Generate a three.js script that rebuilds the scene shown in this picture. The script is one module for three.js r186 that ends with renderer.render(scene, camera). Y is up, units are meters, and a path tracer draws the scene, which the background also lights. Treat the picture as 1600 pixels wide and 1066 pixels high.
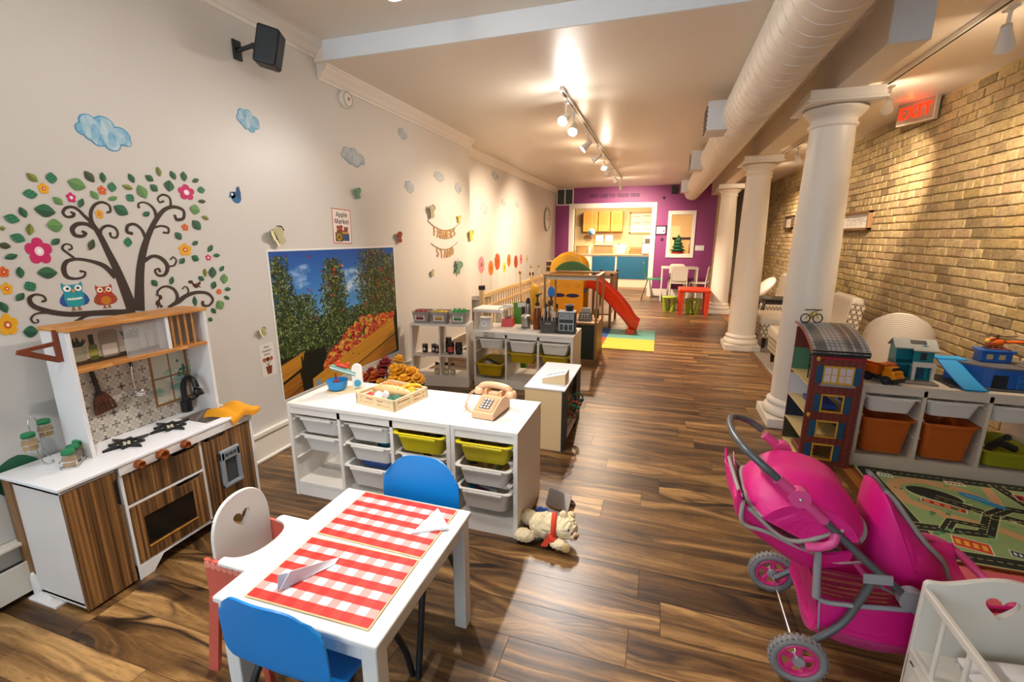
import * as THREE from 'three';
import { RoundedBoxGeometry } from 'three/addons/geometries/RoundedBoxGeometry.js';
import { mergeGeometries, mergeVertices, toCreasedNormals } from 'three/addons/utils/BufferGeometryUtils.js';
import { RectAreaLightUniformsLib } from 'three/addons/lights/RectAreaLightUniformsLib.js';
import { TextGeometry } from 'three/addons/geometries/TextGeometry.js';
import { FontLoader } from 'three/addons/loaders/FontLoader.js';

// ---------- camera, sky, exposure ----------
const scene = new THREE.Scene();
const camera = new THREE.PerspectiveCamera(73.7, 1600 / 1066, 0.05, 100);
camera.position.set(0, 1.45, 0);
camera.rotation.order = 'YXZ';
camera.rotation.set(-0.224, 0.311, 0);
scene.add(camera);
const renderer = new THREE.WebGLRenderer();
renderer.toneMapping = THREE.LinearToneMapping;
renderer.toneMappingExposure = 0.87;
renderer.shadowMap.enabled = true;
RectAreaLightUniformsLib.init();
scene.background = new THREE.Color().setRGB(0.72, 0.86, 1.0);
scene.backgroundIntensity = 7.2;

const WARM = 0xffe3c4, SOFT = 0xffe0b8;
const spot = (x, y, z, tx, ty, tz, cd, angle = 0.6, col = WARM, pen = 0.8) => {
  const l = new THREE.SpotLight(col, cd, 0, angle, pen, 2);
  l.position.set(x, y, z); l.target.position.set(tx, ty, tz); l.castShadow = true; l.shadow.radius = 1.1;
  scene.add(l, l.target); return l;
};

// ---------- helpers ----------
let seed = 7;
const rnd = () => { seed = (seed * 16807) % 2147483647; return seed / 2147483647; };
const rr = (a, b) => a + (b - a) * rnd();
const hash = (x, y, s) => { let h = (x * 374761393 + y * 668265263 + s * 982451653) | 0; h = Math.imul(h ^ (h >>> 13), 1274126177); return ((h ^ (h >>> 16)) >>> 0) / 4294967296; };
const vn = (x, y, s = 0) => { const xi = Math.floor(x), yi = Math.floor(y); let u = x - xi, v = y - yi; u = u * u * (3 - 2 * u); v = v * v * (3 - 2 * v);
  const a = hash(xi, yi, s), b = hash(xi + 1, yi, s), c = hash(xi, yi + 1, s), d = hash(xi + 1, yi + 1, s); return a + (b - a) * u + (c - a) * v + (a - b - c + d) * u * v; };
const fbm = (x, y, s = 0, o = 4) => { let t = 0, a = 0.5, n = 0; for (let i = 0; i < o; i++) { t += a * vn(x, y, s + i * 17); n += a; a *= 0.5; x *= 2.03; y *= 2.03; } return t / n; };
const mix = (a, b, t) => a + (b - a) * t;
const clamp = (t, a = 0, b = 1) => Math.min(b, Math.max(a, t));
const mix3 = (a, b, t) => [mix(a[0], b[0], t), mix(a[1], b[1], t), mix(a[2], b[2], t)];
function canvasTex(w, h, draw, opts = {}) {
  const c = document.createElement('canvas'); c.width = w; c.height = h; draw(c.getContext('2d'), w, h);
  const t = new THREE.CanvasTexture(c); t.colorSpace = opts.linear ? THREE.NoColorSpace : THREE.SRGBColorSpace;
  t.wrapS = t.wrapT = THREE.RepeatWrapping; if (opts.repeat) t.repeat.set(...opts.repeat); return t;
}
function pixTex(w, h, f, opts = {}) {
  const d = new Uint8Array(w * h * 4);
  for (let y = 0; y < h; y++) for (let x = 0; x < w; x++) { const p = f(x / w, y / h, x, y), i = (y * w + x) * 4; d[i] = clamp(p[0], 0, 255); d[i + 1] = clamp(p[1], 0, 255); d[i + 2] = clamp(p[2], 0, 255); d[i + 3] = 255; }
  const t = new THREE.DataTexture(d, w, h); t.colorSpace = opts.linear ? THREE.NoColorSpace : THREE.SRGBColorSpace;
  t.magFilter = THREE.LinearFilter; t.minFilter = THREE.LinearFilter; t.wrapS = t.wrapT = THREE.RepeatWrapping; if (opts.repeat) t.repeat.set(...opts.repeat); t.needsUpdate = true; return t;
}
const cache = new Map();
function M(color, rough = 0.6, o = {}) {
  const k = JSON.stringify([color, rough, Object.keys(o).length ? Object.entries(o).map(([a, b]) => [a, b && b.uuid ? b.uuid : b]) : 0]);
  if (!cache.has(k)) cache.set(k, new THREE.MeshPhysicalMaterial({ color, roughness: rough, side: THREE.DoubleSide, ...o }));
  return cache.get(k);
}
const G = (g) => { let q = g.index ? g.toNonIndexed() : g; for (const n of Object.keys(q.attributes)) if (!['position', 'normal', 'uv'].includes(n)) q.deleteAttribute(n); q.morphAttributes = {}; q.clearGroups();
  if (!q.attributes.uv) q.setAttribute('uv', new THREE.BufferAttribute(new Float32Array(q.attributes.position.count * 2), 2)); return q; };
const join = (a) => { const l = a.flat(9).filter(Boolean).map(G); return l.length === 1 ? l[0] : mergeGeometries(l); };
const V = (x, y, z) => new THREE.Vector3(x, y, z);
// box by centre; bevel optional; uv in metres
function box(w, h, d, x = 0, y = 0, z = 0, r = 0) {
  const g = r ? new RoundedBoxGeometry(w, h, d, 2, Math.min(r, w / 2.01, h / 2.01, d / 2.01)) : new THREE.BoxGeometry(w, h, d);
  g.translate(x, y, z); return planarUV(G(g));
}
function planarUV(g, s = 1) {
  const p = g.attributes.position, n = g.attributes.normal, u = g.attributes.uv;
  for (let i = 0; i < p.count; i++) { const ax = Math.abs(n.getX(i)), ay = Math.abs(n.getY(i)), az = Math.abs(n.getZ(i));
    if (ay >= ax && ay >= az) u.setXY(i, p.getX(i) * s, p.getZ(i) * s); else if (ax >= az) u.setXY(i, p.getZ(i) * s, p.getY(i) * s); else u.setXY(i, p.getX(i) * s, p.getY(i) * s); }
  return g;
}
// box from min / max
const bb = (x0, x1, y0, y1, z0, z1, r = 0) => box(Math.abs(x1 - x0), Math.abs(y1 - y0), Math.abs(z1 - z0), (x0 + x1) / 2, (y0 + y1) / 2, (z0 + z1) / 2, r);
const rot = (g, x = 0, y = 0, z = 0) => { if (x) g.rotateX(x); if (y) g.rotateY(y); if (z) g.rotateZ(z); return g; };
const mv = (g, x, y, z) => g.translate(x, y, z);
const cyl = (r0, r1, h, x = 0, y = 0, z = 0, seg = 20) => mv(new THREE.CylinderGeometry(r1, r0, h, seg), x, y, z);   // r0 bottom, r1 top
const cylX = (r, h, x, y, z, seg = 20) => mv(rot(new THREE.CylinderGeometry(r, r, h, seg), 0, 0, Math.PI / 2), x, y, z);
const cylZ = (r, h, x, y, z, seg = 20) => mv(rot(new THREE.CylinderGeometry(r, r, h, seg), Math.PI / 2), x, y, z);
const sph = (r, x = 0, y = 0, z = 0, sx = 1, sy = 1, sz = 1, seg = 16) => { const g = new THREE.SphereGeometry(r, seg, Math.ceil(seg * 0.7)); g.scale(sx, sy, sz); return mv(g, x, y, z); };
const lathe = (pts, x = 0, y = 0, z = 0, seg = 28) => mv(new THREE.LatheGeometry(pts.map((p) => new THREE.Vector2(p[0], p[1])), seg), x, y, z);
const tube = (pts, r, seg = 24, rs = 8, closed = false, tension) => new THREE.TubeGeometry(new THREE.CatmullRomCurve3(pts.map((p) => V(...p)), closed, tension === undefined ? 'centripetal' : 'catmullrom', tension ?? 0.5), seg, r, rs, closed);
const rod = (a, b, r, rs = 8) => { const A = V(...a), B = V(...b), d = B.clone().sub(A), g = new THREE.CylinderGeometry(r, r, d.length(), rs); g.applyQuaternion(new THREE.Quaternion().setFromUnitVectors(V(0, 1, 0), d.clone().normalize())); return mv(g, (A.x + B.x) / 2, (A.y + B.y) / 2, (A.z + B.z) / 2); };
const bar = (a, b, w, h) => { const A = V(...a), B = V(...b), d = B.clone().sub(A), g = new THREE.BoxGeometry(w, h, d.length()); const m = new THREE.Matrix4().lookAt(A, B, V(0, 1, 0)); g.applyMatrix4(m); return mv(g, (A.x + B.x) / 2, (A.y + B.y) / 2, (A.z + B.z) / 2); };
const shape = (pts) => { const s = new THREE.Shape(); pts.forEach((p, i) => (i ? s.lineTo(p[0], p[1]) : s.moveTo(p[0], p[1]))); s.closePath(); return s; };
const ext = (s, depth, bevel = 0, curve = 10) => { const g = new THREE.ExtrudeGeometry(s, { depth: depth - 2 * bevel, bevelEnabled: bevel > 0, bevelSize: bevel, bevelThickness: bevel, bevelOffset: -bevel, bevelSegments: 2, curveSegments: curve }); return mv(g, 0, 0, bevel); };
function rrect(w, h, r, x = 0, y = 0) { const s = new THREE.Shape(); const a = x - w / 2, b = y - h / 2; s.moveTo(a + r, b); s.lineTo(a + w - r, b); s.quadraticCurveTo(a + w, b, a + w, b + r); s.lineTo(a + w, b + h - r); s.quadraticCurveTo(a + w, b + h, a + w - r, b + h); s.lineTo(a + r, b + h); s.quadraticCurveTo(a, b + h, a, b + h - r); s.lineTo(a, b + r); s.quadraticCurveTo(a, b, a + r, b); return s; }
function heart(w, x = 0, y = 0) { const s = new THREE.Path(), k = w / 2; s.moveTo(x, y - k); s.bezierCurveTo(x - k * 0.5, y - k * 0.45, x - k, y - k * 0.1, x - k, y + k * 0.35); s.bezierCurveTo(x - k, y + k * 0.95, x - k * 0.15, y + k * 0.95, x, y + k * 0.4); s.bezierCurveTo(x + k * 0.15, y + k * 0.95, x + k, y + k * 0.95, x + k, y + k * 0.35); s.bezierCurveTo(x + k, y - k * 0.1, x + k * 0.5, y - k * 0.45, x, y - k); return s; }
// tray / bin: tapered open tub made of a lofted rounded rectangle, local origin at base centre
function tub(w, d, h, taper, wall, r, seg = 5) {
  const ring = (W, D, y, R) => { const o = []; const c = [[W / 2 - R, D / 2 - R, 0], [-W / 2 + R, D / 2 - R, 1], [-W / 2 + R, -D / 2 + R, 2], [W / 2 - R, -D / 2 + R, 3]]; for (const [cx, cz, q] of c) for (let i = 0; i <= seg; i++) { const a = (q + i / seg) * Math.PI / 2; o.push([cx + Math.cos(a) * R, y, cz + Math.sin(a) * R]); } return o; };
  return loft([ring(w - 2 * taper, d - 2 * taper, 0, r), ring(w, d, h, r), ring(w - 2 * wall, d - 2 * wall, h, r), ring(w - 2 * taper - 2 * wall, d - 2 * taper - 2 * wall, wall, r)], true, true, true);
}
// loft of rings (arrays of points, same count)
function loft(rings, closedRing = true, cap0 = false, cap1 = false, flat = false) {
  const n = rings[0].length, pos = [], idx = [], uv = [];
  rings.forEach((r, j) => r.forEach((p, i) => { pos.push(...p); uv.push(i / n, j / (rings.length - 1)); }));
  const m = closedRing ? n : n - 1;
  for (let j = 0; j < rings.length - 1; j++) for (let i = 0; i < m; i++) { const a = j * n + i, b = j * n + (i + 1) % n, c = a + n, d = b + n; idx.push(a, c, b, b, c, d); }
  const cap = (j, flip) => { const c = [0, 0, 0]; rings[j].forEach((p) => p.forEach((v, k) => (c[k] += v / n))); const ci = pos.length / 3; pos.push(...c); uv.push(0.5, 0.5); for (let i = 0; i < n; i++) { const a = j * n + i, b = j * n + (i + 1) % n; flip ? idx.push(ci, b, a) : idx.push(ci, a, b); } };
  if (cap0) cap(0, false); if (cap1) cap(rings.length - 1, true);
  const g = new THREE.BufferGeometry(); g.setAttribute('position', new THREE.Float32BufferAttribute(pos, 3)); g.setAttribute('uv', new THREE.Float32BufferAttribute(uv, 2)); g.setIndex(idx);
  if (flat) { const q = g.toNonIndexed(); q.computeVertexNormals(); return q; }
  g.computeVertexNormals(); return toCreasedNormals(g, 0.7);
}
// grid surface from a function (u,v) -> [x,y,z]; optional thickness along the normal
function surf(f, nu, nv, th = 0) {
  const g = new THREE.PlaneGeometry(1, 1, nu, nv), p = g.attributes.position, u = g.attributes.uv;
  for (let i = 0; i < p.count; i++) p.setXYZ(i, ...f(u.getX(i), u.getY(i)));
  g.computeVertexNormals(); if (!th) return G(g);
  const b = g.clone(), q = b.attributes.position, n = g.attributes.normal;
  for (let i = 0; i < q.count; i++) q.setXYZ(i, q.getX(i) - n.getX(i) * th, q.getY(i) - n.getY(i) * th, q.getZ(i) - n.getZ(i) * th);
  b.index.array.reverse(); b.computeVertexNormals();
  const W = nu + 1, loop = []; for (let i = 0; i < nu; i++) loop.push(i); for (let j = 0; j < nv; j++) loop.push(j * W + nu); for (let i = nu; i > 0; i--) loop.push(nv * W + i); for (let j = nv; j > 0; j--) loop.push(j * W);
  const e = [], at = (a, i) => [a.getX(i), a.getY(i), a.getZ(i)];
  loop.forEach((a, k) => { const c = loop[(k + 1) % loop.length]; e.push(...at(p, a), ...at(p, c), ...at(q, a), ...at(p, c), ...at(q, c), ...at(q, a)); });
  const eg = new THREE.BufferGeometry(); eg.setAttribute('position', new THREE.Float32BufferAttribute(e, 3)); eg.computeVertexNormals();
  return join([g, b, eg]);
}
const names = new Map();
const numbered = (n) => { const k = names.get(n) ?? 0; names.set(n, k + 1); return k ? n + '_' + String(k).padStart(3, '0') : n; };
function part(name, geo, mat, parent, label) { const m = new THREE.Mesh(Array.isArray(geo) ? join(geo) : geo, mat); m.name = name; m.castShadow = m.receiveShadow = true; parent.add(m); if (label) m.userData.label = label; return m; }
function thing(name, label, category, p = [0, 0, 0], ry = 0, group) { const o = new THREE.Group(); o.name = numbered(name); o.position.set(...p); o.rotation.y = ry; o.userData = { label, category }; if (group) o.userData.group = group; scene.add(o); return o; }
function solo(name, label, category, geo, mat, p = [0, 0, 0], ry = 0, group) { const m = new THREE.Mesh(Array.isArray(geo) ? join(geo) : geo, mat); m.name = numbered(name); m.position.set(...p); m.rotation.y = ry; m.castShadow = m.receiveShadow = true; m.userData = { label, category }; if (group) m.userData.group = group; scene.add(m); return m; }
function copyOf(o, label, p, ry = 0, base) { const c = o.clone(); c.name = numbered(base ?? o.name); c.position.set(...p); c.rotation.y = ry; c.userData = { ...o.userData, label }; scene.add(c); return c; }
function struct(name, geo, mat) { if (!geo) { const g = new THREE.Group(); g.name = name; g.userData.kind = 'structure'; scene.add(g); return g; } const m = new THREE.Mesh(Array.isArray(geo) ? join(geo) : geo, mat); m.name = name; m.userData.kind = 'structure'; m.castShadow = m.receiveShadow = true; scene.add(m); return m; }
const font = await new FontLoader().loadAsync('fonts/droid/droid_sans_bold.typeface.json');
const text = (s, size, depth) => { const g = new TextGeometry(s, { font, size, depth, curveSegments: 4 }); g.computeBoundingBox(); const b = g.boundingBox; return mv(g, -(b.min.x + b.max.x) / 2, -(b.min.y + b.max.y) / 2, 0); };
const PI = Math.PI;

// ---------- surface textures ----------
const paintBump = pixTex(256, 256, (u, v) => { const t = 128 + 60 * (fbm(u * 32, v * 32, 3, 3) - 0.5); return [t, t, t]; }, { linear: true });
const wallMat = new THREE.MeshPhysicalMaterial({ color: 0xd3d0ca, roughness: 0.42, bumpMap: paintBump, bumpScale: 0.0006, side: THREE.DoubleSide });
const ceilMat = new THREE.MeshPhysicalMaterial({ color: 0xe8dfd0, roughness: 0.4, bumpMap: paintBump, bumpScale: 0.0005, side: THREE.DoubleSide });
const trimMat = M(0xe9e4da, 0.35);
// walnut laminate: 32 plank faces in one sheet (2 x 16)
const woodTex = pixTex(1024, 1024, (u, v, px, py) => {
  const col = px >> 9, row = py >> 6, id = row * 2 + col, x = (px & 511) / 512 * 1.2, y = (py & 63) / 64 * 0.17, s = id * 31;
  const big = fbm(x * 1.6 + id * 9.1, y * 9, s, 3) - 0.5, cx = hash(id, 1, 5) * 1.2, cr = hash(id, 3, 2);
  const yy = y + big * 0.1 + (cr > 0.45 ? 0.06 * Math.exp(-((x - cx) ** 2) / 0.03) * Math.sign(y - 0.085) : 0) + (fbm(x * 9, y * 30, s + 2, 2) - 0.5) * 0.012;
  const ring = fbm(yy * 26, x * 0.9 + id, s + 7, 4), fine = fbm(yy * 190, x * 9, s + 3, 2), pores = fbm(y * 420, x * 26, s + 21, 2);
  let t = 0.46 + (ring - 0.5) * 1.35 + (hash(id, 7, 1) - 0.5) * 0.42 + (fine - 0.5) * 0.3 - clamp(pores - 0.62) * 0.9;
  const vein = Math.pow(clamp(1 - Math.abs(fbm(yy * 12 + 3, x * 1.4, s + 11, 3) - 0.5) * 17), 1.3) * clamp(fbm(x * 2.4, y * 6, s + 5, 2) * 2.6 - 0.9) * (hash(id, 4, 4) > 0.3 ? 1 : 0.3);
  const fig = Math.sin((yy * 190 + ring * 9 + big * 14)) * clamp(fbm(x * 1.8 + 4, y * 5, s + 40, 2) * 3 - 1.2) * (cr > 0.3 ? 1 : 0.3);
  t = clamp(t + fig * 0.16);
  let c = t < 0.5 ? mix3([50, 33, 20], [112, 80, 44], t * 2) : mix3([112, 80, 44], [184, 144, 90], t * 2 - 1);
  c = mix3(c, [26, 17, 12], clamp(vein * 0.98));
  return c;
});
const plankMat = new THREE.MeshPhysicalMaterial({ map: woodTex, roughness: 0.36, side: THREE.DoubleSide });
const oakTex = pixTex(512, 512, (u, v) => { const w = fbm(u * 3, v * 2, 5, 3); const t = fbm((u + w * 0.08) * 40, v * 2.5, 8, 3); return mix3([120, 66, 22], [190, 122, 52], clamp(0.5 + (t - 0.5) * 2)); });

// ---------- room shell ----------
const XL = -2.437, XL2 = -2.66, XR = 2.27, ZB = -11.95, ZJ = -5.77, ZS = -2.99, CY = 2.66, CF = 2.79, ZF = 2.4;
const floor = struct('floor');
part('subfloor', bb(-2.9, 2.7, -0.2, -0.009, -15, 2.7), M(0x2a1c12, 0.9), floor);
{
  const PW = 0.17, PL = 1.2; let r = 0;
  for (let z = ZF; z > -14.7; z -= PW, r++) {
    const off = hash(r, 3, 3) * PL; const x0 = z < ZJ ? XL2 : XL;
    for (let x = x0 - off; x < 1.16; x += PL) {
      const a = Math.max(x, x0), b = Math.min(x + PL, 1.16); if (b - a < 0.03) continue;
      const id = Math.floor(hash(r, Math.round(x * 10), 8) * 32), zz1 = Math.min(z, ZF), zz0 = Math.max(z - PW, -14.7);
      const g = new THREE.BoxGeometry(b - a - 0.0016, 0.012, zz1 - zz0 - 0.0016); const p = g.attributes.position, uv = g.attributes.uv;
      for (let i = 0; i < p.count; i++) uv.setXY(i, ((id & 1) + clamp((p.getX(i) + (b + a) / 2 - x) / PL, 0.004, 0.996)) / 2, ((id >> 1) + clamp(0.5 + p.getZ(i) / PW, 0.04, 0.96)) / 16);
      const m = part(r || x > 0 ? 'plank' : 'plank', g, plankMat, floor); m.position.set((a + b) / 2, -0.006, (zz0 + zz1) / 2);
    }
  }
  // older strip floor of the right bay, boards along z
  const oakMats = [0xffffff, 0xf0e2cc, 0xe2cba8].map((c) => new THREE.MeshPhysicalMaterial({ color: c, map: oakTex, roughness: 0.38, side: THREE.DoubleSide }));
  const bw = (XR - 1.2) / 14;
  for (let i = 0; i < 14; i++) { let z = ZF + hash(i, 1, 1) * -1; let k = 0; let zs = ZF;
    while (zs > -13.2) { const ze = Math.max(z, -13.2); if (zs - ze > 0.02) { const g = new THREE.BoxGeometry(bw - 0.001, 0.012, zs - ze - 0.001); const uv = g.attributes.uv, p = g.attributes.position; const o = hash(i, k, 4); for (let q = 0; q < p.count; q++) uv.setXY(q, o + p.getX(q) * 2, p.getZ(q) * 0.5 + o * 3); const m = part('floor_board', g, oakMats[(i * 5 + k * 3) % 3], floor); m.position.set(1.2 + bw * (i + 0.5), -0.006, (zs + ze) / 2); } zs = ze; z = ze - rr(1.6, 2.4); k++; } }
  part('threshold_strip', bb(1.158, 1.2, -0.01, 0.005, ZF, -13.2, 0.003), M(0x6b431f, 0.35), floor);
}
// walls (solid boxes)
struct('wall_left', [bb(XL - 0.42, XL, 0, 3, ZJ, ZF + 0.2)], wallMat);
struct('wall_left_far', [bb(XL2 - 0.2, XL2, 0, 3, -15, ZJ)], wallMat);
// window wall behind the camera: openings to the sky
struct('wall_front', [bb(XL - 0.4, XR + 0.3, 0, 0.55, ZF, ZF + 0.2), bb(XL - 0.4, XR + 0.3, 2.55, 3, ZF, ZF + 0.2), bb(XL - 0.4, -2.2, 0.55, 2.55, ZF, ZF + 0.2), bb(-0.1, 0.75, 0.55, 2.55, ZF, ZF + 0.2), bb(1.25, XR + 0.3, 0.55, 2.55, ZF, ZF + 0.2)], wallMat);
for (const [n, a, b] of [['window_1', -2.2, -0.1], ['window_2', 0.75, 1.25]]) { const w = struct(n);
  part('window_frame', [bb(a, a + 0.06, 0.55, 2.55, ZF + 0.05, ZF + 0.12), bb(b - 0.06, b, 0.55, 2.55, ZF + 0.05, ZF + 0.12), bb(a, b, 0.55, 0.61, ZF + 0.05, ZF + 0.12), bb(a, b, 2.49, 2.55, ZF + 0.05, ZF + 0.12)], trimMat, w);
  part('pane', bb(a + 0.06, b - 0.06, 0.61, 2.49, ZF + 0.08, ZF + 0.086), M(0xffffff, 0.02, { transmission: 1, thickness: 0, ior: 1.45 }), w);
}
struct('ceiling', [bb(-3, 2.7, CF, CF + 0.2, ZS, ZF + 0.2), bb(-3, 2.7, CY, CF + 0.2, -15, ZS)], ceilMat);
// crown mouldings
{
  const prof = (flip) => shape([[0, 0], [0.012, 0], [0.02, 0.018], [0.028, 0.02], [0.05, 0.05], [0.075, 0.075], [0.082, 0.086], [0.09, 0.09], [0.09, 0.105], [0, 0.105]]);
  const run = (x, y, z0, z1) => mv(ext(prof(), z1 - z0), x, y - 0.105, z0);
  struct('trim_1', [run(XL, CF, ZS - 0.0, ZF), run(XL, CY, ZJ - 0.01, ZS - 0.02), run(XL2, CY, ZB, ZJ - 0.0), mv(rot(ext(prof(), XL - XL2 + 0.01), 0, PI / 2), XL2, CY - 0.105, ZJ)], trimMat);
}
struct('baseboard_left', [bb(XL, XL + 0.018, 0, 0.2, ZJ - 0.018, -0.98, 0.004), bb(XL, XL + 0.03, 0.17, 0.205, ZJ - 0.018, -0.98, 0.008), bb(XL, XL + 0.03, 0, 0.02, ZJ - 0.018, -0.98, 0.006), bb(XL2, XL2 + 0.018, 0, 0.2, ZB, ZJ), bb(XL2, XL2 + 0.03, 0.17, 0.205, ZB, ZJ, 0.008)], trimMat);
// purple end wall with cased opening and interior window, kitchen beyond
const purple = new THREE.MeshPhysicalMaterial({ color: 0x8a3877, roughness: 0.5, bumpMap: paintBump, bumpScale: 0.0006, side: THREE.DoubleSide });
const OX0 = -2.2, OX1 = -0.26, OY = 2.18, MX0 = 0.19, MX1 = 0.66, MY0 = 1.06, MY1 = 1.98;
struct('wall_back', [bb(XL2, OX0, 0, CY, ZB - 0.12, ZB), bb(OX0, OX1, OY, CY, ZB - 0.12, ZB), bb(OX1, MX0, 0, CY, ZB - 0.12, ZB), bb(MX0, MX1, 0, MY0, ZB - 0.12, ZB), bb(MX0, MX1, MY1, CY, ZB - 0.12, ZB), bb(MX1, 1.17, 0, CY, ZB - 0.12, ZB)], purple);
struct('trim_2', [bb(OX0 - 0.1, OX0, 0, OY + 0.1, ZB, ZB + 0.025, 0.004), bb(OX1, OX1 + 0.1, 0, OY + 0.1, ZB, ZB + 0.025, 0.004), bb(OX0, OX1, OY, OY + 0.1, ZB, ZB + 0.025, 0.004), bb(OX0, OX0 + 0.015, 0, OY, ZB - 0.12, ZB), bb(OX1 - 0.015, OX1, 0, OY, ZB - 0.12, ZB), bb(OX0, OX1, OY - 0.015, OY, ZB - 0.12, ZB)], trimMat);
struct('trim_3', [bb(MX0 - 0.08, MX0, MY0 - 0.09, MY1 + 0.09, ZB, ZB + 0.03, 0.005), bb(MX1, MX1 + 0.08, MY0 - 0.09, MY1 + 0.09, ZB, ZB + 0.03, 0.005), bb(MX0, MX1, MY1, MY1 + 0.09, ZB, ZB + 0.03, 0.005), bb(MX0, MX1, MY0 - 0.09, MY0, ZB, ZB + 0.03, 0.005), bb(MX0, MX1, MY0 - 0.02, MY0 + 0.004, ZB - 0.2, ZB)], trimMat);
struct('baseboard_back', [bb(OX1 + 0.1, 1.17, 0, 0.2, ZB, ZB + 0.018, 0.004), bb(XL2, OX0 - 0.1, 0, 0.2, ZB, ZB + 0.018, 0.004)], trimMat);
const cream = M(0xe6cf9f, 0.6);
struct('wall_kitchen', [bb(-2.9, 1.4, 0, 3, -15, -14.8), bb(1.17, 1.29, 0, CY, -14.8, ZB - 0.12), bb(XL2 - 0.1, XL2, 0, 3, -15, ZB)], cream);
// right brick wall backing and end of the right bay
const mortar = M(0xb59e70, 0.95);
struct('wall_end', bb(1.29, 2.7, 0, 3, -13.4, -13.2), M(0x7d7566, 0.7));
// ---- brick wall: bricks proud of the mortar ----
{
  const wr = struct('wall_right'); part('mortar', bb(XR, XR + 0.25, 0, 3, -13.3, ZF + 0.2), mortar, wr);
  const brickBump = pixTex(256, 256, (u, v) => { const t = 255 * fbm(u * 24, v * 24, 41, 4); return [t, t, t]; }, { linear: true });
  const tones = [0xbfa66e, 0xc4ac78, 0xb69c66, 0xc6ae80, 0xc2a77e, 0xa38e60, 0x94805a, 0xbda05a, 0xaf9870, 0xcab383];
  const mats = tones.map((c, i) => { const k = new THREE.Color(c); const tex = pixTex(128, 128, (u, v) => { const t = 0.82 + 0.34 * fbm(u * 9 + i, v * 9, 60 + i, 4); const q = fbm(u * 30, v * 30, 90 + i, 2) > 0.74 ? 0.86 : 1; return [215 * t * q, 215 * t * q, 213 * t * q]; }); return new THREE.MeshPhysicalMaterial({ color: k, map: tex, roughness: 0.9, bumpMap: brickBump, bumpScale: 0.002, side: THREE.DoubleSide }); });
  const brickGeo = (L) => { const v = []; for (let i = 0; i < 3; i++) { const g = new RoundedBoxGeometry(0.03, 0.064, L, 1, 0.005); const p = g.attributes.position; for (let k = 0; k < p.count; k++) { const a = hash(Math.round(p.getZ(k) * 40), Math.round(p.getY(k) * 60), i) - 0.5; p.setXYZ(k, p.getX(k) + a * 0.003, p.getY(k) + a * 0.005, p.getZ(k) + a * 0.005); } g.computeVertexNormals(); const gg = G(g); const uv = gg.attributes.uv, pp = gg.attributes.position; for (let k = 0; k < pp.count; k++) uv.setXY(k, pp.getZ(k) * 4 + i * 0.3, pp.getY(k) * 4); v.push(gg); } return v; };
  const st = brickGeo(0.205), hd = brickGeo(0.1);
  const all = []; const CH = 0.0745;
  for (let c = 0; c < 36; c++) { const header = c % 7 === 3, L = header ? 0.111 : 0.216; let z = -0.9 - hash(c, 9, 1) * 0.05 + (c % 2 ? L / 2 : 0);
    for (; z > -13.1; z -= L) { const y = 0.03 + c * CH + 0.035; if (y > 2.64) continue;
      const zone = fbm(z * 0.55, y * 0.9, 77, 3), zone2 = fbm(z * 0.8 + 9, y * 0.7, 55, 3), h = hash(c, Math.round(z * 50), 3);
      let t; if (zone > 0.6) t = [5, 6, 2, 8][Math.floor(h * 4)]; else if (zone2 > 0.53) t = [3, 4, 9, 1, 8][Math.floor(h * 5)]; else if (zone2 < 0.42) t = [7, 0, 2, 1][Math.floor(h * 4)]; else t = [0, 1, 2, 3, 8][Math.floor(h * 5)];
      if (h > 0.96) t = 6;
      all.push({ z: z - L / 2, y, header, t, d: Math.hypot(XR, y - 1.45, z), vis: z < -3.1 && y > 0.45, o: h }); } }
  all.sort((a, b) => (b.vis - a.vis) || a.d - b.d);
  const rest = tones.map(() => []);
  all.forEach((b, i) => { const g = (b.header ? hd : st)[i % 3], x = XR - 0.004 - 0.005 * b.o + 0.006, dy = (hash(i, 2, 2) - 0.5) * 0.006, dz = (hash(i, 5, 2) - 0.5) * 0.008;
    if (i < 300) { const m = part('brick', g, mats[b.t], wr); m.position.set(x, b.y + dy, b.z + dz); m.rotation.x = (hash(i, 8, 8) - 0.5) * 0.012; }
    else rest[b.t].push(mv(g.clone(), x, b.y + dy, b.z + dz)); });
  rest.forEach((l, i) => { if (l.length) { const m = part('brickwork', l, mats[i], wr); m.userData.kind = 'stuff'; } });
}
struct('daylight_tint_face_5', [bb(-2.35, 2.27, CY + 0.001, CF - 0.001, ZS, ZS + 0.012), bb(1.021, 1.199, 2.406, CF - 0.001, -3.05, -3.035)], M(0xe2e8ec, 0.45));  // thin facing on step and beam end, bluish daylight put into its colour
// beam over the columns, header end
struct('trim_4', [bb(1.02, 1.2, 2.405, CY, -13.2, -3.05, 0.004)], ceilMat);
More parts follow.
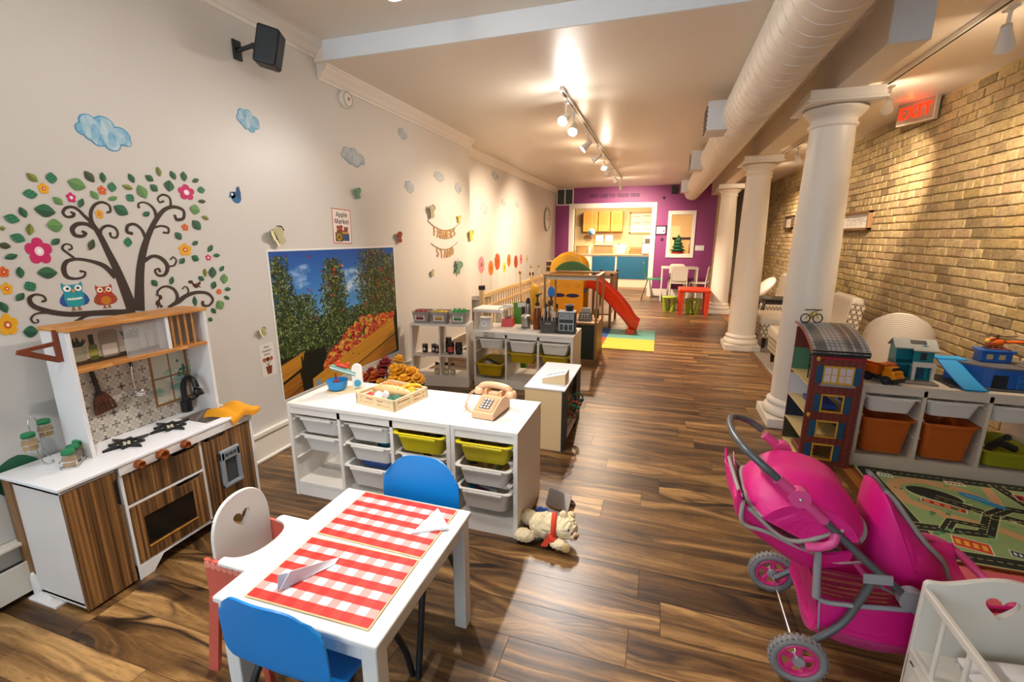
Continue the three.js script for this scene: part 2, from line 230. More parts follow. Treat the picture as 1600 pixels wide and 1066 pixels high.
// columns
{
  const colMat = M(0xe6dfd2, 0.38);
  for (const [z, w] of [[-3.98, 1], [-6.6, 2], [-9.75, 3]]) {
    const c = thing('column', ['white round column nearest, standing behind the brick dollhouse', 'second white round column, beside the patterned ottoman', 'farthest white round column, beside the red play table'][w - 1], 'column', [w === 3 ? 1.15 : 1.09, 0, z], 0, 'white columns along the aisle');
    part('plinth', bb(-0.215, 0.215, 0, 0.075, -0.215, 0.215, 0.006), colMat, c);
    part('base_moulding', lathe([[0, 0.07], [0.205, 0.075], [0.215, 0.1], [0.205, 0.13], [0.185, 0.14], [0.18, 0.155], [0.19, 0.165], [0.19, 0.18], [0.17, 0.2], [0.16, 0.21]]), colMat, c);
    part('shaft', lathe([[0.165, 0.2], [0.165, 0.7], [0.16, 1.2], [0.148, 1.8], [0.137, 2.2]], 0, 0, 0, 40), colMat, c);
    part('capital', lathe([[0.137, 2.19], [0.15, 2.2], [0.152, 2.215], [0.14, 2.225], [0.142, 2.25], [0.165, 2.27], [0.19, 2.3], [0.195, 2.32], [0, 2.325]], 0, 0, 0, 40), colMat, c);
    part('abacus', [bb(-0.215, 0.215, 2.32, 2.405, -0.215, 0.215, 0.006), bb(-0.23, 0.23, 2.325, 2.345, -0.23, 0.23, 0.006)], colMat, c);
  }
}
// spiral duct with diffusers
{
  const dm = M(0xe6dccb, 0.42); const d = thing('spiral_duct', 'big round white spiral air duct hanging below the ceiling', 'duct', [0.59, 2.46, 0]);
  part('tube', cylZ(0.175, 14, 0, 0, -4.6, 48), dm, d);
  const pts = []; for (let i = 0; i <= 110 * 20; i++) { const a = i / 20 * 2 * PI; pts.push([Math.cos(a) * 0.176, Math.sin(a) * 0.176, 1.5 - i / 20 * 0.118]); }
  part('seam', new THREE.TubeGeometry(new THREE.CatmullRomCurve3(pts.map((p) => V(...p))), 2200, 0.0042, 4), dm, d);
  part('end_cap', [cylZ(0.18, 0.03, 0, 0, -11.6, 40)], dm, d);
  for (const z of [-4.51, -6.9, -10.2]) { const f = part('diffuser', bb(-0.29, -0.1, -0.12, 0.11, z - 0.3, z + 0.02, 0.004), M(0xdfe3e6, 0.4), d); part('grille', [...Array(6)].map((_, i) => bb(-0.302, -0.29, -0.11 + i * 0.035, -0.1 + i * 0.035, z - 0.28, z)), M(0x6d6a64, 0.4, { metalness: 0.5 }), f); }
}

// ---------- track lighting ----------
{
  const wm = M(0xf2f0ea, 0.35), bm = M(0x1c1a18, 0.5);
  const glow = new THREE.MeshStandardMaterial({ color: 0xffffff, emissive: 0xfff0d8, emissiveIntensity: 9 });
  const track = (label, x, y, z0, z1) => { const t = thing('light_track', label, 'track', [x, y, 0]); part('rail', bb(-0.018, 0.018, -0.03, 0, z0, z1, 0.002), wm, t); part('slot', bb(-0.007, 0.007, -0.0315, -0.03, z0 + 0.03, z1 - 0.03), bm, t); };
  track('white ceiling light track over the main play floor', -0.87, CY, -10.3, -4.05);
  track('black and white light track near the exit sign', 1.62, CY, -4.95, -2.2);
  track('far light track along the brick wall bay', 1.62, CY, -9.6, -5.9);
  track('light track on the raised front ceiling', -1.25, CF, -2.3, 1.2);
  const head = (label, x, top, z, tx, ty, tz, cd, ang, col = WARM) => {
    const t = thing('track_spotlight', label, 'spotlight', [x, top, z], 0, 'track spotlights');
    const dir = V(tx - x, ty - (top - 0.2), tz - z).normalize(), q = new THREE.Quaternion().setFromUnitVectors(V(0, -1, 0), dir);
    part('stem', [cyl(0.009, 0.009, 0.13, 0, -0.09, 0, 10), bb(-0.018, 0.018, -0.045, -0.03, -0.04, 0.04, 0.004)], wm, t);
    const h = new THREE.Group(); h.name = 'lamp_head'; t.add(h); h.position.y = -0.16; h.quaternion.copy(q);
    part('housing', lathe([[0, 0.05], [0.022, 0.05], [0.025, 0.02], [0.042, -0.06], [0.044, -0.075], [0.04, -0.075], [0.036, -0.05]]), wm, h);
    part('bulb', lathe([[0, -0.066], [0.036, -0.066], [0.036, -0.05], [0, -0.05]]), glow, h);
    const o = V(x, top - 0.16, z).addScaledVector(dir, 0.08);
    spot(o.x, o.y, o.z, tx, ty, tz, cd, ang, col);
    const spill = new THREE.PointLight(col, 0.9, 0, 2); spill.position.copy(o); spill.castShadow = true; scene.add(spill);   // wide-angle spill of the same lamp
  };
  const C = -0.87;
  head('nearest of the ceiling spotlights on the middle track', C, CY - 0.03, -4.25, -1.7, 0.6, -1.6, 16, 0.75, 0xfff6ee);
  head('second ceiling spotlight from the front of the middle track', C, CY - 0.03, -4.62, -0.9, 0, -2.2, 10, 0.7, 0xfff6ee);
  head('third ceiling spotlight from the front of the middle track', C, CY - 0.03, -5.5, -2.4, 1.0, -5.0, 20, 0.7);
  head('fourth ceiling spotlight from the front of the middle track', C, CY - 0.03, -6.35, -2.66, 1.2, -6.8, 30, 0.7);
  head('fifth ceiling spotlight from the front of the middle track', C, CY - 0.03, -6.98, -0.2, 0, -5.6, 36, 0.7);
  head('third ceiling spotlight from the back of the middle track', C, CY - 0.03, -7.74, -2.66, 1.2, -8.5, 32, 0.7);
  head('second ceiling spotlight from the back of the middle track', C, CY - 0.03, -8.6, 0.2, 0, -9.5, 52, 0.7);
  head('farthest ceiling spotlight on the middle track', C, CY - 0.03, -9.92, -0.8, 1.2, -11.95, 56, 0.8);
  head('spotlight at the right edge glaring beside the brick wall', 1.62, CY - 0.03, -3.3, 2.27, 1.2, -4.3, 22, 0.9);
  head('spotlight just left of the red exit sign', 1.62, CY - 0.03, -4.62, 2.27, 1.5, -6.7, 40, 0.55);
  head('spotlight between the first two columns by the brick wall', 1.62, CY - 0.03, -7.2, 2.27, 1.2, -8.0, 26, 0.7);
  head('small far spotlight behind the second column', 1.62, CY - 0.03, -8.9, 2.2, 1.2, -10.0, 26, 0.7);
  head('front ceiling spotlight above the play kitchen', -1.25, CF - 0.03, -0.55, -1.25, 0, -0.9, 7, 0.8, 0xfff6ee);
  head('front ceiling spotlight above the gingham table', -1.25, CF - 0.03, -1.35, -0.7, 0, -1.6, 11, 0.8, 0xfff6ee);
  head('front ceiling spotlight above the storage unit', -1.25, CF - 0.03, -2.1, -0.6, 0, -2.4, 8, 0.8, 0xfff6ee);
  // kitchen ceiling panel
  const kp = thing('ceiling_light_panel', 'bright flat ceiling light panel in the back kitchen', 'light panel', [-1.2, CY, -13.2]);
  part('frame', bb(-0.65, 0.65, -0.03, 0, -0.4, 0.4, 0.004), wm, kp); part('diffuser', bb(-0.6, 0.6, -0.034, -0.03, -0.36, 0.36), new THREE.MeshStandardMaterial({ color: 0xffffff, emissive: 0xffe4b8, emissiveIntensity: 6 }), kp);
  const ra = new THREE.RectAreaLight(SOFT, 60, 1.2, 0.72); ra.position.set(-1.2, CY - 0.045, -13.2); ra.lookAt(-1.2, 0, -13.2); scene.add(ra);
}

// ---------- left wall: stickers, poster, signs ----------
const TREE = [[1.528,1.101,0.05,1.508,1.222,0.042,1.491,1.31,0.034,1.47,1.388,0.028,1.449,1.464,0.023,1.428,1.515,0.018],[1.428,1.515,0.016,1.405,1.543,0.013,1.387,1.567,0.012,1.368,1.578,0.012,1.343,1.572,0.012,1.33,1.552,0.011,1.339,1.537,0.01,1.36,1.538,0.012,1.369,1.55,0.011,1.361,1.555,0.008],[1.428,1.515,0.016,1.433,1.559,0.014,1.455,1.593,0.012,1.487,1.606,0.011,1.512,1.593,0.009,1.511,1.566,0.01,1.5,1.562,0.009],[1.44,1.486,0.018,1.408,1.507,0.016,1.373,1.506,0.017,1.351,1.485,0.018,1.356,1.46,0.016,1.383,1.455,0.014,1.397,1.467,0.013,1.389,1.474,0.01],[1.454,1.457,0.012,1.459,1.483,0.012,1.486,1.502,0.011,1.516,1.495,0.011,1.526,1.472,0.009,1.515,1.449,0.009,1.495,1.453,0.008,1.494,1.468,0.009],[1.483,1.267,0.026,1.444,1.321,0.021,1.395,1.346,0.014,1.34,1.357,0.012,1.305,1.347,0.016,1.29,1.315,0.019,1.297,1.283,0.016,1.328,1.273,0.01,1.358,1.281,0.009,1.365,1.299,0.008,1.35,1.304,0.009],[1.34,1.357,0.01,1.318,1.382,0.009,1.301,1.404,0.009,1.313,1.421,0.007,1.333,1.417,0.006,1.335,1.403,0.007,1.325,1.398,0.007],[1.557,1.096,0.05,1.577,1.206,0.042,1.598,1.304,0.037,1.628,1.392,0.032,1.665,1.465,0.026,1.714,1.54,0.023,1.768,1.592,0.019,1.818,1.605,0.016,1.861,1.589,0.015,1.854,1.549,0.015,1.817,1.542,0.018,1.811,1.559,0.012],[1.791,1.597,0.012,1.8,1.627,0.011,1.796,1.652,0.01,1.767,1.662,0.011,1.738,1.643,0.008,1.743,1.623,0.008,1.762,1.629,0.009],[1.714,1.54,0.015,1.712,1.581,0.014,1.693,1.608,0.01,1.663,1.618,0.008,1.64,1.608,0.008,1.639,1.594,0.01],[1.647,1.441,0.016,1.633,1.489,0.013,1.606,1.512,0.013,1.575,1.504,0.014,1.567,1.476,0.014,1.584,1.469,0.013],[1.685,1.494,0.01,1.733,1.507,0.01,1.765,1.496,0.011,1.761,1.473,0.011,1.74,1.474,0.009],[1.619,1.335,0.019,1.667,1.358,0.015,1.706,1.344,0.019,1.729,1.304,0.021,1.709,1.262,0.015,1.675,1.261,0.011,1.664,1.287,0.009,1.685,1.294,0.008,1.687,1.281,0.01],[1.729,1.302,0.008,1.764,1.306,0.009,1.78,1.332,0.007,1.767,1.35,0.006,1.752,1.338,0.006],[1.536,1.104,0.048,1.505,1.096,0.035,1.428,1.108,0.026,1.348,1.116,0.023,1.269,1.125,0.021,1.198,1.151,0.021,1.159,1.181,0.017,1.157,1.209,0.014,1.178,1.221,0.008,1.203,1.21,0.007,1.205,1.192,0.008,1.196,1.19,0.008],[1.202,1.143,0.009,1.163,1.142,0.007,1.146,1.124,0.007,1.154,1.106,0.005,1.167,1.109,0.005,1.165,1.118,0.005],[1.367,1.11,0.011,1.327,1.104,0.012,1.295,1.087,0.014],[1.698,1.093,0.012,1.755,1.116,0.026,1.806,1.142,0.022,1.875,1.152,0.017,1.933,1.136,0.016,1.954,1.1,0.014,1.923,1.07,0.012,1.889,1.08,0.015,1.891,1.094,0.014],[1.735,1.101,0.016,1.755,1.143,0.017,1.74,1.185,0.014,1.699,1.202,0.01,1.662,1.185,0.01,1.655,1.164,0.01],[1.806,1.142,0.008,1.82,1.172,0.008,1.805,1.192,0.005,1.789,1.18,0.005]] ;
const LEAVES = [[1.237,1.701,1.266,1.669,0.028,3],[1.316,1.714,1.314,1.668,0.038,2],[1.21,1.621,1.257,1.62,0.037,2],[1.369,1.685,1.432,1.664,0.054,1],[1.439,1.735,1.468,1.69,0.035,4],[1.507,1.738,1.506,1.691,0.025,0],[1.541,1.699,1.533,1.654,0.036,2],[1.448,1.653,1.471,1.616,0.028,1],[1.512,1.617,1.551,1.634,0.021,1],[1.583,1.689,1.626,1.676,0.025,3],[1.619,1.746,1.637,1.705,0.028,0],[1.654,1.698,1.68,1.636,0.05,1],[1.695,1.747,1.73,1.724,0.032,0],[1.761,1.796,1.766,1.75,0.026,3],[1.711,1.705,1.743,1.677,0.037,0],[1.81,1.737,1.8,1.68,0.051,0],[1.824,1.784,1.844,1.743,0.03,0],[1.891,1.79,1.892,1.74,0.035,0],[1.935,1.743,1.975,1.76,0.023,0],[1.957,1.702,2.002,1.707,0.036,2],[1.952,1.642,1.997,1.645,0.022,4],[1.898,1.606,1.954,1.59,0.054,1],[1.961,1.564,2.0,1.548,0.024,3],[1.903,1.541,1.942,1.491,0.05,0],[1.593,1.648,1.622,1.621,0.038,2],[1.529,1.592,1.585,1.557,0.051,0],[1.652,1.553,1.686,1.572,0.025,0],[1.566,1.451,1.558,1.404,0.036,2],[1.398,1.393,1.422,1.442,0.026,4],[1.799,1.476,1.825,1.439,0.037,0],[1.881,1.41,1.917,1.428,0.024,0],[1.867,1.35,1.905,1.326,0.037,0],[1.795,1.312,1.826,1.341,0.028,0],[1.968,1.369,2.0,1.408,0.028,0],[1.995,1.349,2.039,1.348,0.023,0],[1.235,1.563,1.304,1.552,0.053,0],[1.307,1.615,1.334,1.584,0.028,1],[1.392,1.576,1.412,1.617,0.022,0],[1.192,1.568,1.203,1.526,0.026,0],[1.137,1.529,1.182,1.514,0.037,2],[1.211,1.504,1.203,1.458,0.024,3],[1.265,1.498,1.319,1.499,0.055,1],[1.143,1.458,1.185,1.437,0.038,2],[1.267,1.419,1.298,1.445,0.025,0],[1.11,1.37,1.151,1.382,0.024,0],[1.199,1.308,1.265,1.303,0.049,0],[1.147,1.336,1.145,1.29,0.025,0],[1.158,1.276,1.176,1.235,0.039,2],[1.115,1.202,1.142,1.232,0.026,0],[1.101,1.423,1.137,1.414,0.026,4],[1.114,1.484,1.133,1.484,0.018,3],[1.067,1.206,1.078,1.159,0.027,0],[1.112,1.078,1.158,1.069,0.049,0],[1.64,1.241,1.661,1.207,0.03,0],[1.731,1.208,1.746,1.25,0.024,0],[1.93,1.28,1.931,1.234,0.024,3],[1.981,1.286,1.971,1.222,0.048,0],[2.021,1.257,2.055,1.286,0.024,0],[2.048,1.241,2.04,1.184,0.05,1],[1.886,1.237,1.919,1.215,0.028,0],[1.96,1.161,1.984,1.203,0.035,0],[2.037,1.152,2.079,1.148,0.024,0],[2.028,1.112,2.061,1.089,0.023,0],[1.983,1.091,2.006,1.038,0.055,1],[1.846,1.134,1.847,1.078,0.025,0],[1.938,1.054,1.96,1.02,0.027,0],[1.907,0.998,1.934,0.983,0.026,0],[0.894,0.514,1.091,0.486,0.175,0]] ;
const FLOWERS = [[1.281,1.646,0.019,0.023,1],[1.37,1.617,0.018,0.022,0],[1.494,1.658,0.019,0.021,2],[1.465,1.553,0.018,0.021,1],[1.893,1.684,0.046,0.042,0],[1.856,1.502,0.02,0.02,2],[1.837,1.385,0.037,0.035,1],[1.964,1.338,0.018,0.017,0],[1.221,1.394,0.045,0.056,0],[1.098,1.318,0.017,0.022,2],[1.095,1.253,0.019,0.025,1],[1.072,1.113,0.033,0.045,1],[2.0,1.141,0.019,0.017,2]] ;
const onWall = (o, x = XL) => { o.position.set(x, 0, 0); o.rotation.y = PI / 2; return o; };   // local x runs along the wall away from the camera
const flat = (pts, th = 0.0014, curve = 8) => ext(Array.isArray(pts) ? shape(pts) : pts, th, 0, curve);
const ell = (rx, ry, x = 0, y = 0, th = 0.0014, n = 20, z = 0) => mv(flat([...Array(n)].map((_, i) => [x + rx * Math.cos(i / n * 2 * PI), y + ry * Math.sin(i / n * 2 * PI)]), th), 0, 0, z);
{
  const t = onWall(thing('tree_decal', 'large brown curly-branched tree wall sticker with green leaves and flowers', 'wall sticker'));
  const barkM = M(0x3b2d25, 0.7);
  const ribs = TREE.map((b, bi) => { const c = [], w = []; for (let i = 0; i < b.length; i += 3) { c.push(V(b[i], b[i + 1], 0)); w.push(b[i + 2]); }
    const cv = new THREE.CatmullRomCurve3(c), n = c.length * 7, up = [], dn = [];
    for (let i = 0; i <= n; i++) { const u = i / n, p = cv.getPoint(u), d = cv.getTangent(u), k = u * (w.length - 1), a = Math.min(Math.floor(k), w.length - 2), W = mix(w[a], w[a + 1], k - a) / 2; up.push([p.x - d.y * W, p.y + d.x * W]); dn.unshift([p.x + d.y * W, p.y - d.x * W]); }
    const L = cv.getPoint(1), tip = mv(ell(w[w.length - 1] / 2 * 1.25, w[w.length - 1] / 2 * 1.25), L.x, L.y, 0), g = [];
    for (let i = 0; i < n; i++) g.push(flat([up[i], up[i + 1], dn[n - i - 1], dn[n - i]], 0.0012));
    return [g, tip].flat().map((q) => q.translate(0, 0, bi * 0.00008)); });
  part('trunk', ribs, barkM, t);
  const dots = canvasTex(64, 64, (g) => { g.fillStyle = '#1f7350'; g.fillRect(0, 0, 64, 64); g.fillStyle = '#79b79a'; for (const [x, y] of [[16, 16], [48, 48]]) { g.beginPath(); g.arc(x, y, 6, 0, 7); g.fill(); } }, { repeat: [55, 55] });
  const lm = [M(0x205238, 0.6), M(0x5a8a4c, 0.6), M(0xffffff, 0.6, { map: dots }), M(0x66701f, 0.6), M(0x36402a, 0.6)], lm2 = [M(0x2c6a48, 0.6), M(0x6a9a58, 0.6), null, M(0x87923a, 0.6), M(0x465236, 0.6)];
  LEAVES.forEach(([x0, y0, x1, y1, w, k]) => { const cx = (x0 + x1) / 2, cy = (y0 + y1) / 2, hl = Math.hypot(x1 - x0, y1 - y0) / 2, a = Math.atan2(y1 - y0, x1 - x0), hw = w / 2;
    const half = (sg) => { const p = []; for (let i = 0; i <= 8; i++) { const u = -1 + i / 4; p.push([u * hl, sg * hw * Math.pow(Math.max(0, 1 - Math.abs(u) ** 1.7), 0.9)]); } if (sg < 0) p.reverse(); return p; };
    const m = part('leaf', mv(rot(flat([...half(1), ...half(-1).slice(1, -1)]), 0, 0, a), cx, cy, 0.0018), lm[k], t);
    if (lm2[k]) part('leaf_half', mv(rot(flat([...half(1)], 0.0004), 0, 0, a), cx, cy, 0.0033), lm2[k], m); });
  const fm = [[0xc81f63, 0xf6d6e2], [0xe9a913, 0xc8521e], [0xd9641c, 0xb02a1c]].map((a) => a.map((c) => M(c, 0.6)));
  FLOWERS.forEach(([x, y, rx, ry, k]) => { const f = part('flower', [...Array(5)].map((_, i) => { const a = i / 5 * 2 * PI + 0.3; return ell(rx * 0.42, ry * 0.42, x + Math.cos(a) * rx * 0.58, y + Math.sin(a) * ry * 0.58, 0.0014, 14, 0.0002 + i * 0.00015); }), fm[k][0], t); part('flower_centre', [ell(rx * 0.34, ry * 0.34, x, y, 0.001, 14, 0.0018)], fm[k][1], f); part('eye_dot', ell(rx * 0.16, ry * 0.16, x, y, 0.0006, 10, 0.0029), k ? M(0xf7e3c0, 0.6) : M(0xfdfdfd, 0.6), f); });
}
function owl(label, cx, cy, s, cols, beads) {
  const o = onWall(thing('owl_sticker', label, 'owl sticker')); const m = cols.map((c) => M(c, 0.6)), at = (g) => mv(g.scale(s, s, 1), cx, cy, 0);
  const wing = (sg) => at(flat([[0.25, 0.35], [0.6, 0.2], [0.9, -0.2], [0.98, -0.55], [0.8, -0.8], [0.5, -0.9], [0.35, -0.9]].map(([x, y]) => [x * sg, y]), 0.0012));
  const b = new THREE.Shape(); b.moveTo(-0.62, 1); b.quadraticCurveTo(-0.55, 0.8, -0.3, 0.78); b.lineTo(0.3, 0.78); b.quadraticCurveTo(0.55, 0.8, 0.62, 1); b.quadraticCurveTo(0.75, 0.6, 0.6, 0.3); b.quadraticCurveTo(0.72, -0.5, 0.5, -0.85); b.quadraticCurveTo(0, -1.05, -0.5, -0.85); b.quadraticCurveTo(-0.72, -0.5, -0.6, 0.3); b.quadraticCurveTo(-0.75, 0.6, -0.62, 1);
  const body = part('body', at(flat(b, 0.0018)), m[0], o); part('wing', wing(1), m[1], o); part('wing', wing(-1), m[1], o);
  part('belly', at(mv(ell(0.42, 0.4, 0, -0.5), 0, 0, 0.0008)), m[2], body);
  for (const sg of [-1, 1]) { const e = part('eye', at(ell(0.24, 0.24, 0.36 * sg, 0.5, 0.0016, 18, 0.0012)), m[3], o); part('pupil', at(ell(0.1, 0.1, 0.34 * sg, 0.5, 0.0012, 12, 0.0022)), M(0x1b1a1a, 0.5), e); part('foot', at(join([-1, 0, 1].map((k) => flat([[0.2 * sg - 0.02, -0.9], [0.2 * sg + 0.02, -0.9], [0.2 * sg + k * 0.13 + 0.03, -1.28], [0.2 * sg + k * 0.13 - 0.03, -1.28]], 0.001)))), M(0x9a5a1e, 0.6), o); }
  part('beak', at(mv(flat([[-0.12, 0.42], [0.12, 0.42], [0.08, 0.25], [0, 0.12], [-0.08, 0.25]], 0.001), 0, 0, 0.002)), M(0xd98a1c, 0.6), o);
  if (beads) part('pearl_collar', [...Array(7)].map((_, i) => at(ell(0.07, 0.09, -0.42 + i * 0.14, -0.27 - 0.06 * Math.cos((i - 3) / 3), 0.001, 10, 0.0022))), M(0xe6efe9, 0.6), o);
}
owl('blue owl wall sticker with pearl collar on the tree branch', 1.306, 1.205, 0.056, [0x1c97a8, 0x1e4f9a, 0x14a0a0, 0xf2f4f2], true);
owl('small orange owl wall sticker on the tree branch', 1.424, 1.19, 0.049, [0xb3331f, 0x9a4a1e, 0xc07818, 0xefe6cf], false);
{ const sq = (label, x, y, s, flip, a) => { const o = onWall(thing('squirrel_sticker', label, 'squirrel sticker')), m = M(0x5a2f1c, 0.7); const at = (g) => mv(rot(g.scale(s * flip, s, 1), 0, 0, a), x, y, 0.0004);
    part('body', at(join([ell(0.55, 0.36, 0, 0), ell(0.28, 0.24, 0.6, 0.3), flat([[0.7, 0.45], [0.78, 0.7], [0.84, 0.42]]), flat([[0.3, -0.2], [0.75, -0.45], [0.8, -0.38], [0.45, -0.05]]), flat([[-0.4, -0.2], [0.1, -0.5], [0.15, -0.42], [-0.1, -0.1]])])), m, o);
    part('tail', at(join([ell(0.42, 0.28, -0.9, 0.7), flat([[-0.4, 0], [-0.75, 0.35], [-0.55, 0.6], [-0.2, 0.2]])])), M(0x43241a, 0.7), o); };
  sq('brown squirrel wall sticker running on the right branch', 1.868, 1.19, 0.032, 1, 0); sq('dark squirrel wall sticker climbing down just left of the right branch', 1.652, 1.12, 0.03, 1, -1.4); }
// clouds (printed shading belongs to the sticker)
{
  const cloudTex = canvasTex(128, 64, (g) => { g.fillStyle = '#9fc6d6'; g.fillRect(0, 0, 128, 64); for (let i = 0; i < 60; i++) { g.fillStyle = i % 3 ? 'rgba(205,222,228,.35)' : 'rgba(60,150,205,.35)'; g.beginPath(); g.arc(rnd() * 128, rnd() * 64, rr(3, 12), 0, 7); g.fill(); } });
  const greyTex = canvasTex(128, 64, (g) => { g.fillStyle = '#b4bfc3'; g.fillRect(0, 0, 128, 64); for (let i = 0; i < 60; i++) { g.fillStyle = i % 3 ? 'rgba(200,206,208,.35)' : 'rgba(130,150,165,.3)'; g.beginPath(); g.arc(rnd() * 128, rnd() * 64, rr(3, 12), 0, 7); g.fill(); } });
  const blue = M(0xffffff, 0.6, { map: cloudTex }), grey = M(0xffffff, 0.6, { map: greyTex });
  const lobes = [[-0.72, 0.05, 0.24], [-0.5, 0.38, 0.3], [0.02, 0.36, 0.36], [0.55, 0.02, 0.36], [0.2, -0.38, 0.3], [-0.25, -0.3, 0.26], [-0.5, -0.15, 0.22], [0, 0, 0.42], [0.75, -0.2, 0.18]];
  const edge = M(0x4f9fc8, 0.6), edge2 = M(0x98a6ad, 0.6);
  const cloud = (label, x, y, w, h, mat, wall = XL) => { const t = onWall(thing('cloud_sticker', label, 'cloud sticker', [0, 0, 0], 0, 'cloud stickers on the wall'), wall);
    part('outline', lobes.map(([a, b, r], i) => ell(r * w * 0.55, r * h * 0.72, x + a * w * 0.5, y + b * h * 0.6, 0.0012, 18, i * 0.00015)), mat === blue ? edge : edge2, t);
    part('cloud_print', lobes.map(([a, b, r], i) => planarUV(G(ell(r * w * 0.47, r * h * 0.62, x + a * w * 0.5, y + b * h * 0.6, 0.0012, 18, 0.0016 + i * 0.0002)), 5)), mat, t); };
  cloud('big blue cloud wall sticker above the tree', 1.548, 1.907, 0.23, 0.16, blue);
  cloud('small blue cloud wall sticker below the black speaker', 2.355, 2.137, 0.17, 0.14, blue);
  cloud('wide grey cloud wall sticker under the smoke alarm', 3.36, 2.082, 0.32, 0.16, grey);
  cloud('small tilted grey cloud sticker close under the crown moulding', 4.15, 2.415, 0.17, 0.11, grey);
  cloud('small grey cloud sticker above the wooden letter banner, left of two', 4.23, 1.937, 0.19, 0.13, grey);
  cloud('pale cloud sticker highest above the letter banner', 4.9, 2.112, 0.27, 0.12, grey);
  cloud('grey cloud sticker beside the wall corner', 5.41, 2.036, 0.19, 0.14, grey);
  cloud('round pale cloud sticker past the wall corner', 6.876, 1.877, 0.36, 0.2, grey, XL2);
  cloud('faint cloud sticker past the corner, high near the ceiling', 7.387, 2.428, 0.34, 0.16, grey, XL2);
  cloud('tiny grey cloud sticker left of a pair past the corner', 7.8, 2.035, 0.24, 0.14, grey, XL2);
  cloud('tiny grey cloud sticker right of a pair past the corner', 8.59, 2.054, 0.24, 0.14, grey, XL2);
}
// bird and butterflies
{
  const t = onWall(thing('bird_sticker', 'small blue bird wall sticker right of the tree', 'bird sticker')), b = M(0x1668a0, 0.6), at = (g) => mv(g, 2.2, 1.69, 0);
  part('body', at(join([ell(0.034, 0.034, 0, -0.008), ell(0.02, 0.02, -0.024, 0.004), flat([[-0.04, 0.0], [-0.056, -0.006], [-0.04, -0.012]])])), b, t); part('wing', at(mv(flat([[0.0, 0], [0.008, 0.05], [0.026, 0.058], [0.034, 0.02], [0.03, -0.02]], 0.001), 0, 0, 0.0012)), M(0x0f4a78, 0.6), t); part('eye', at(ell(0.008, 0.008, -0.026, 0.008, 0.001, 10, 0.0014)), M(0xe8e6d8, 0.6), t);
  const fly = (label, x, y, s, c1, c2, a, wall = XL) => { const o = onWall(thing('butterfly_sticker', label, 'butterfly'), wall); const at2 = (g) => mv(rot(g.scale(s, s, s), 0, 0, a), x, y, 0.004);
    for (const sg of [-1, 1]) { const w = part('wing', at2(rot(join([ell(0.42, 0.55, 0.45 * sg, 0.45, 0.02), ell(0.34, 0.36, 0.36 * sg, -0.4, 0.02, 20, 0.01)]), 0, 0.5 * -sg)), M(c1, 0.6), o); part('wing_edge', at2(rot(flat([[0.5 * sg, 1.0], [0.85 * sg, 0.75], [0.9 * sg, 0.35], [0.98 * sg, 0.4], [0.92 * sg, 0.85], [0.5 * sg, 1.08]], 0.03), 0, 0.5 * -sg)), M(c2, 0.6), w); }
    part('body', at2(ell(0.06, 0.6, 0, 0, 0.06)), M(c2, 0.6), o); };
  fly('large cream butterfly with black tips above the orchard poster', 2.468, 1.445, 0.07, 0xd9d3a6, 0x2a2620, 0.5);
  fly('pale butterfly above the flower-pot sign', 2.26, 0.845, 0.035, 0xd8d6a0, 0x2e2a22, 0.4);
  fly('small green butterfly above the apple sign', 3.358, 1.796, 0.05, 0x6fa07c, 0x3c6a52, 0.2);
  fly('rust butterfly beside the top right poster corner', 3.96, 1.438, 0.06, 0xa8522e, 0x4a2a20, 0.3);
  fly('dark green butterfly below the letter banner', 5.28, 1.08, 0.1, 0x5f8468, 0x2f4a3a, -0.4);
  fly('grey outlined butterfly above the left end of the letter banner', 4.64, 1.71, 0.08, 0xb8ad8e, 0x4a463a, 0.2);
  fly('yellow butterfly at the right end of the letter banner', 5.37, 1.665, 0.05, 0xc9b53a, 0x7a6a20, 0);
  fly('yellow butterfly on the wall corner', 5.72, 1.46, 0.08, 0xcfc24a, 0x4a4420, 0.1);
  fly('faint yellow butterfly low under the letter banner', 4.62, 1.05, 0.045, 0xc9c08a, 0x8a8458, 0.3);
}
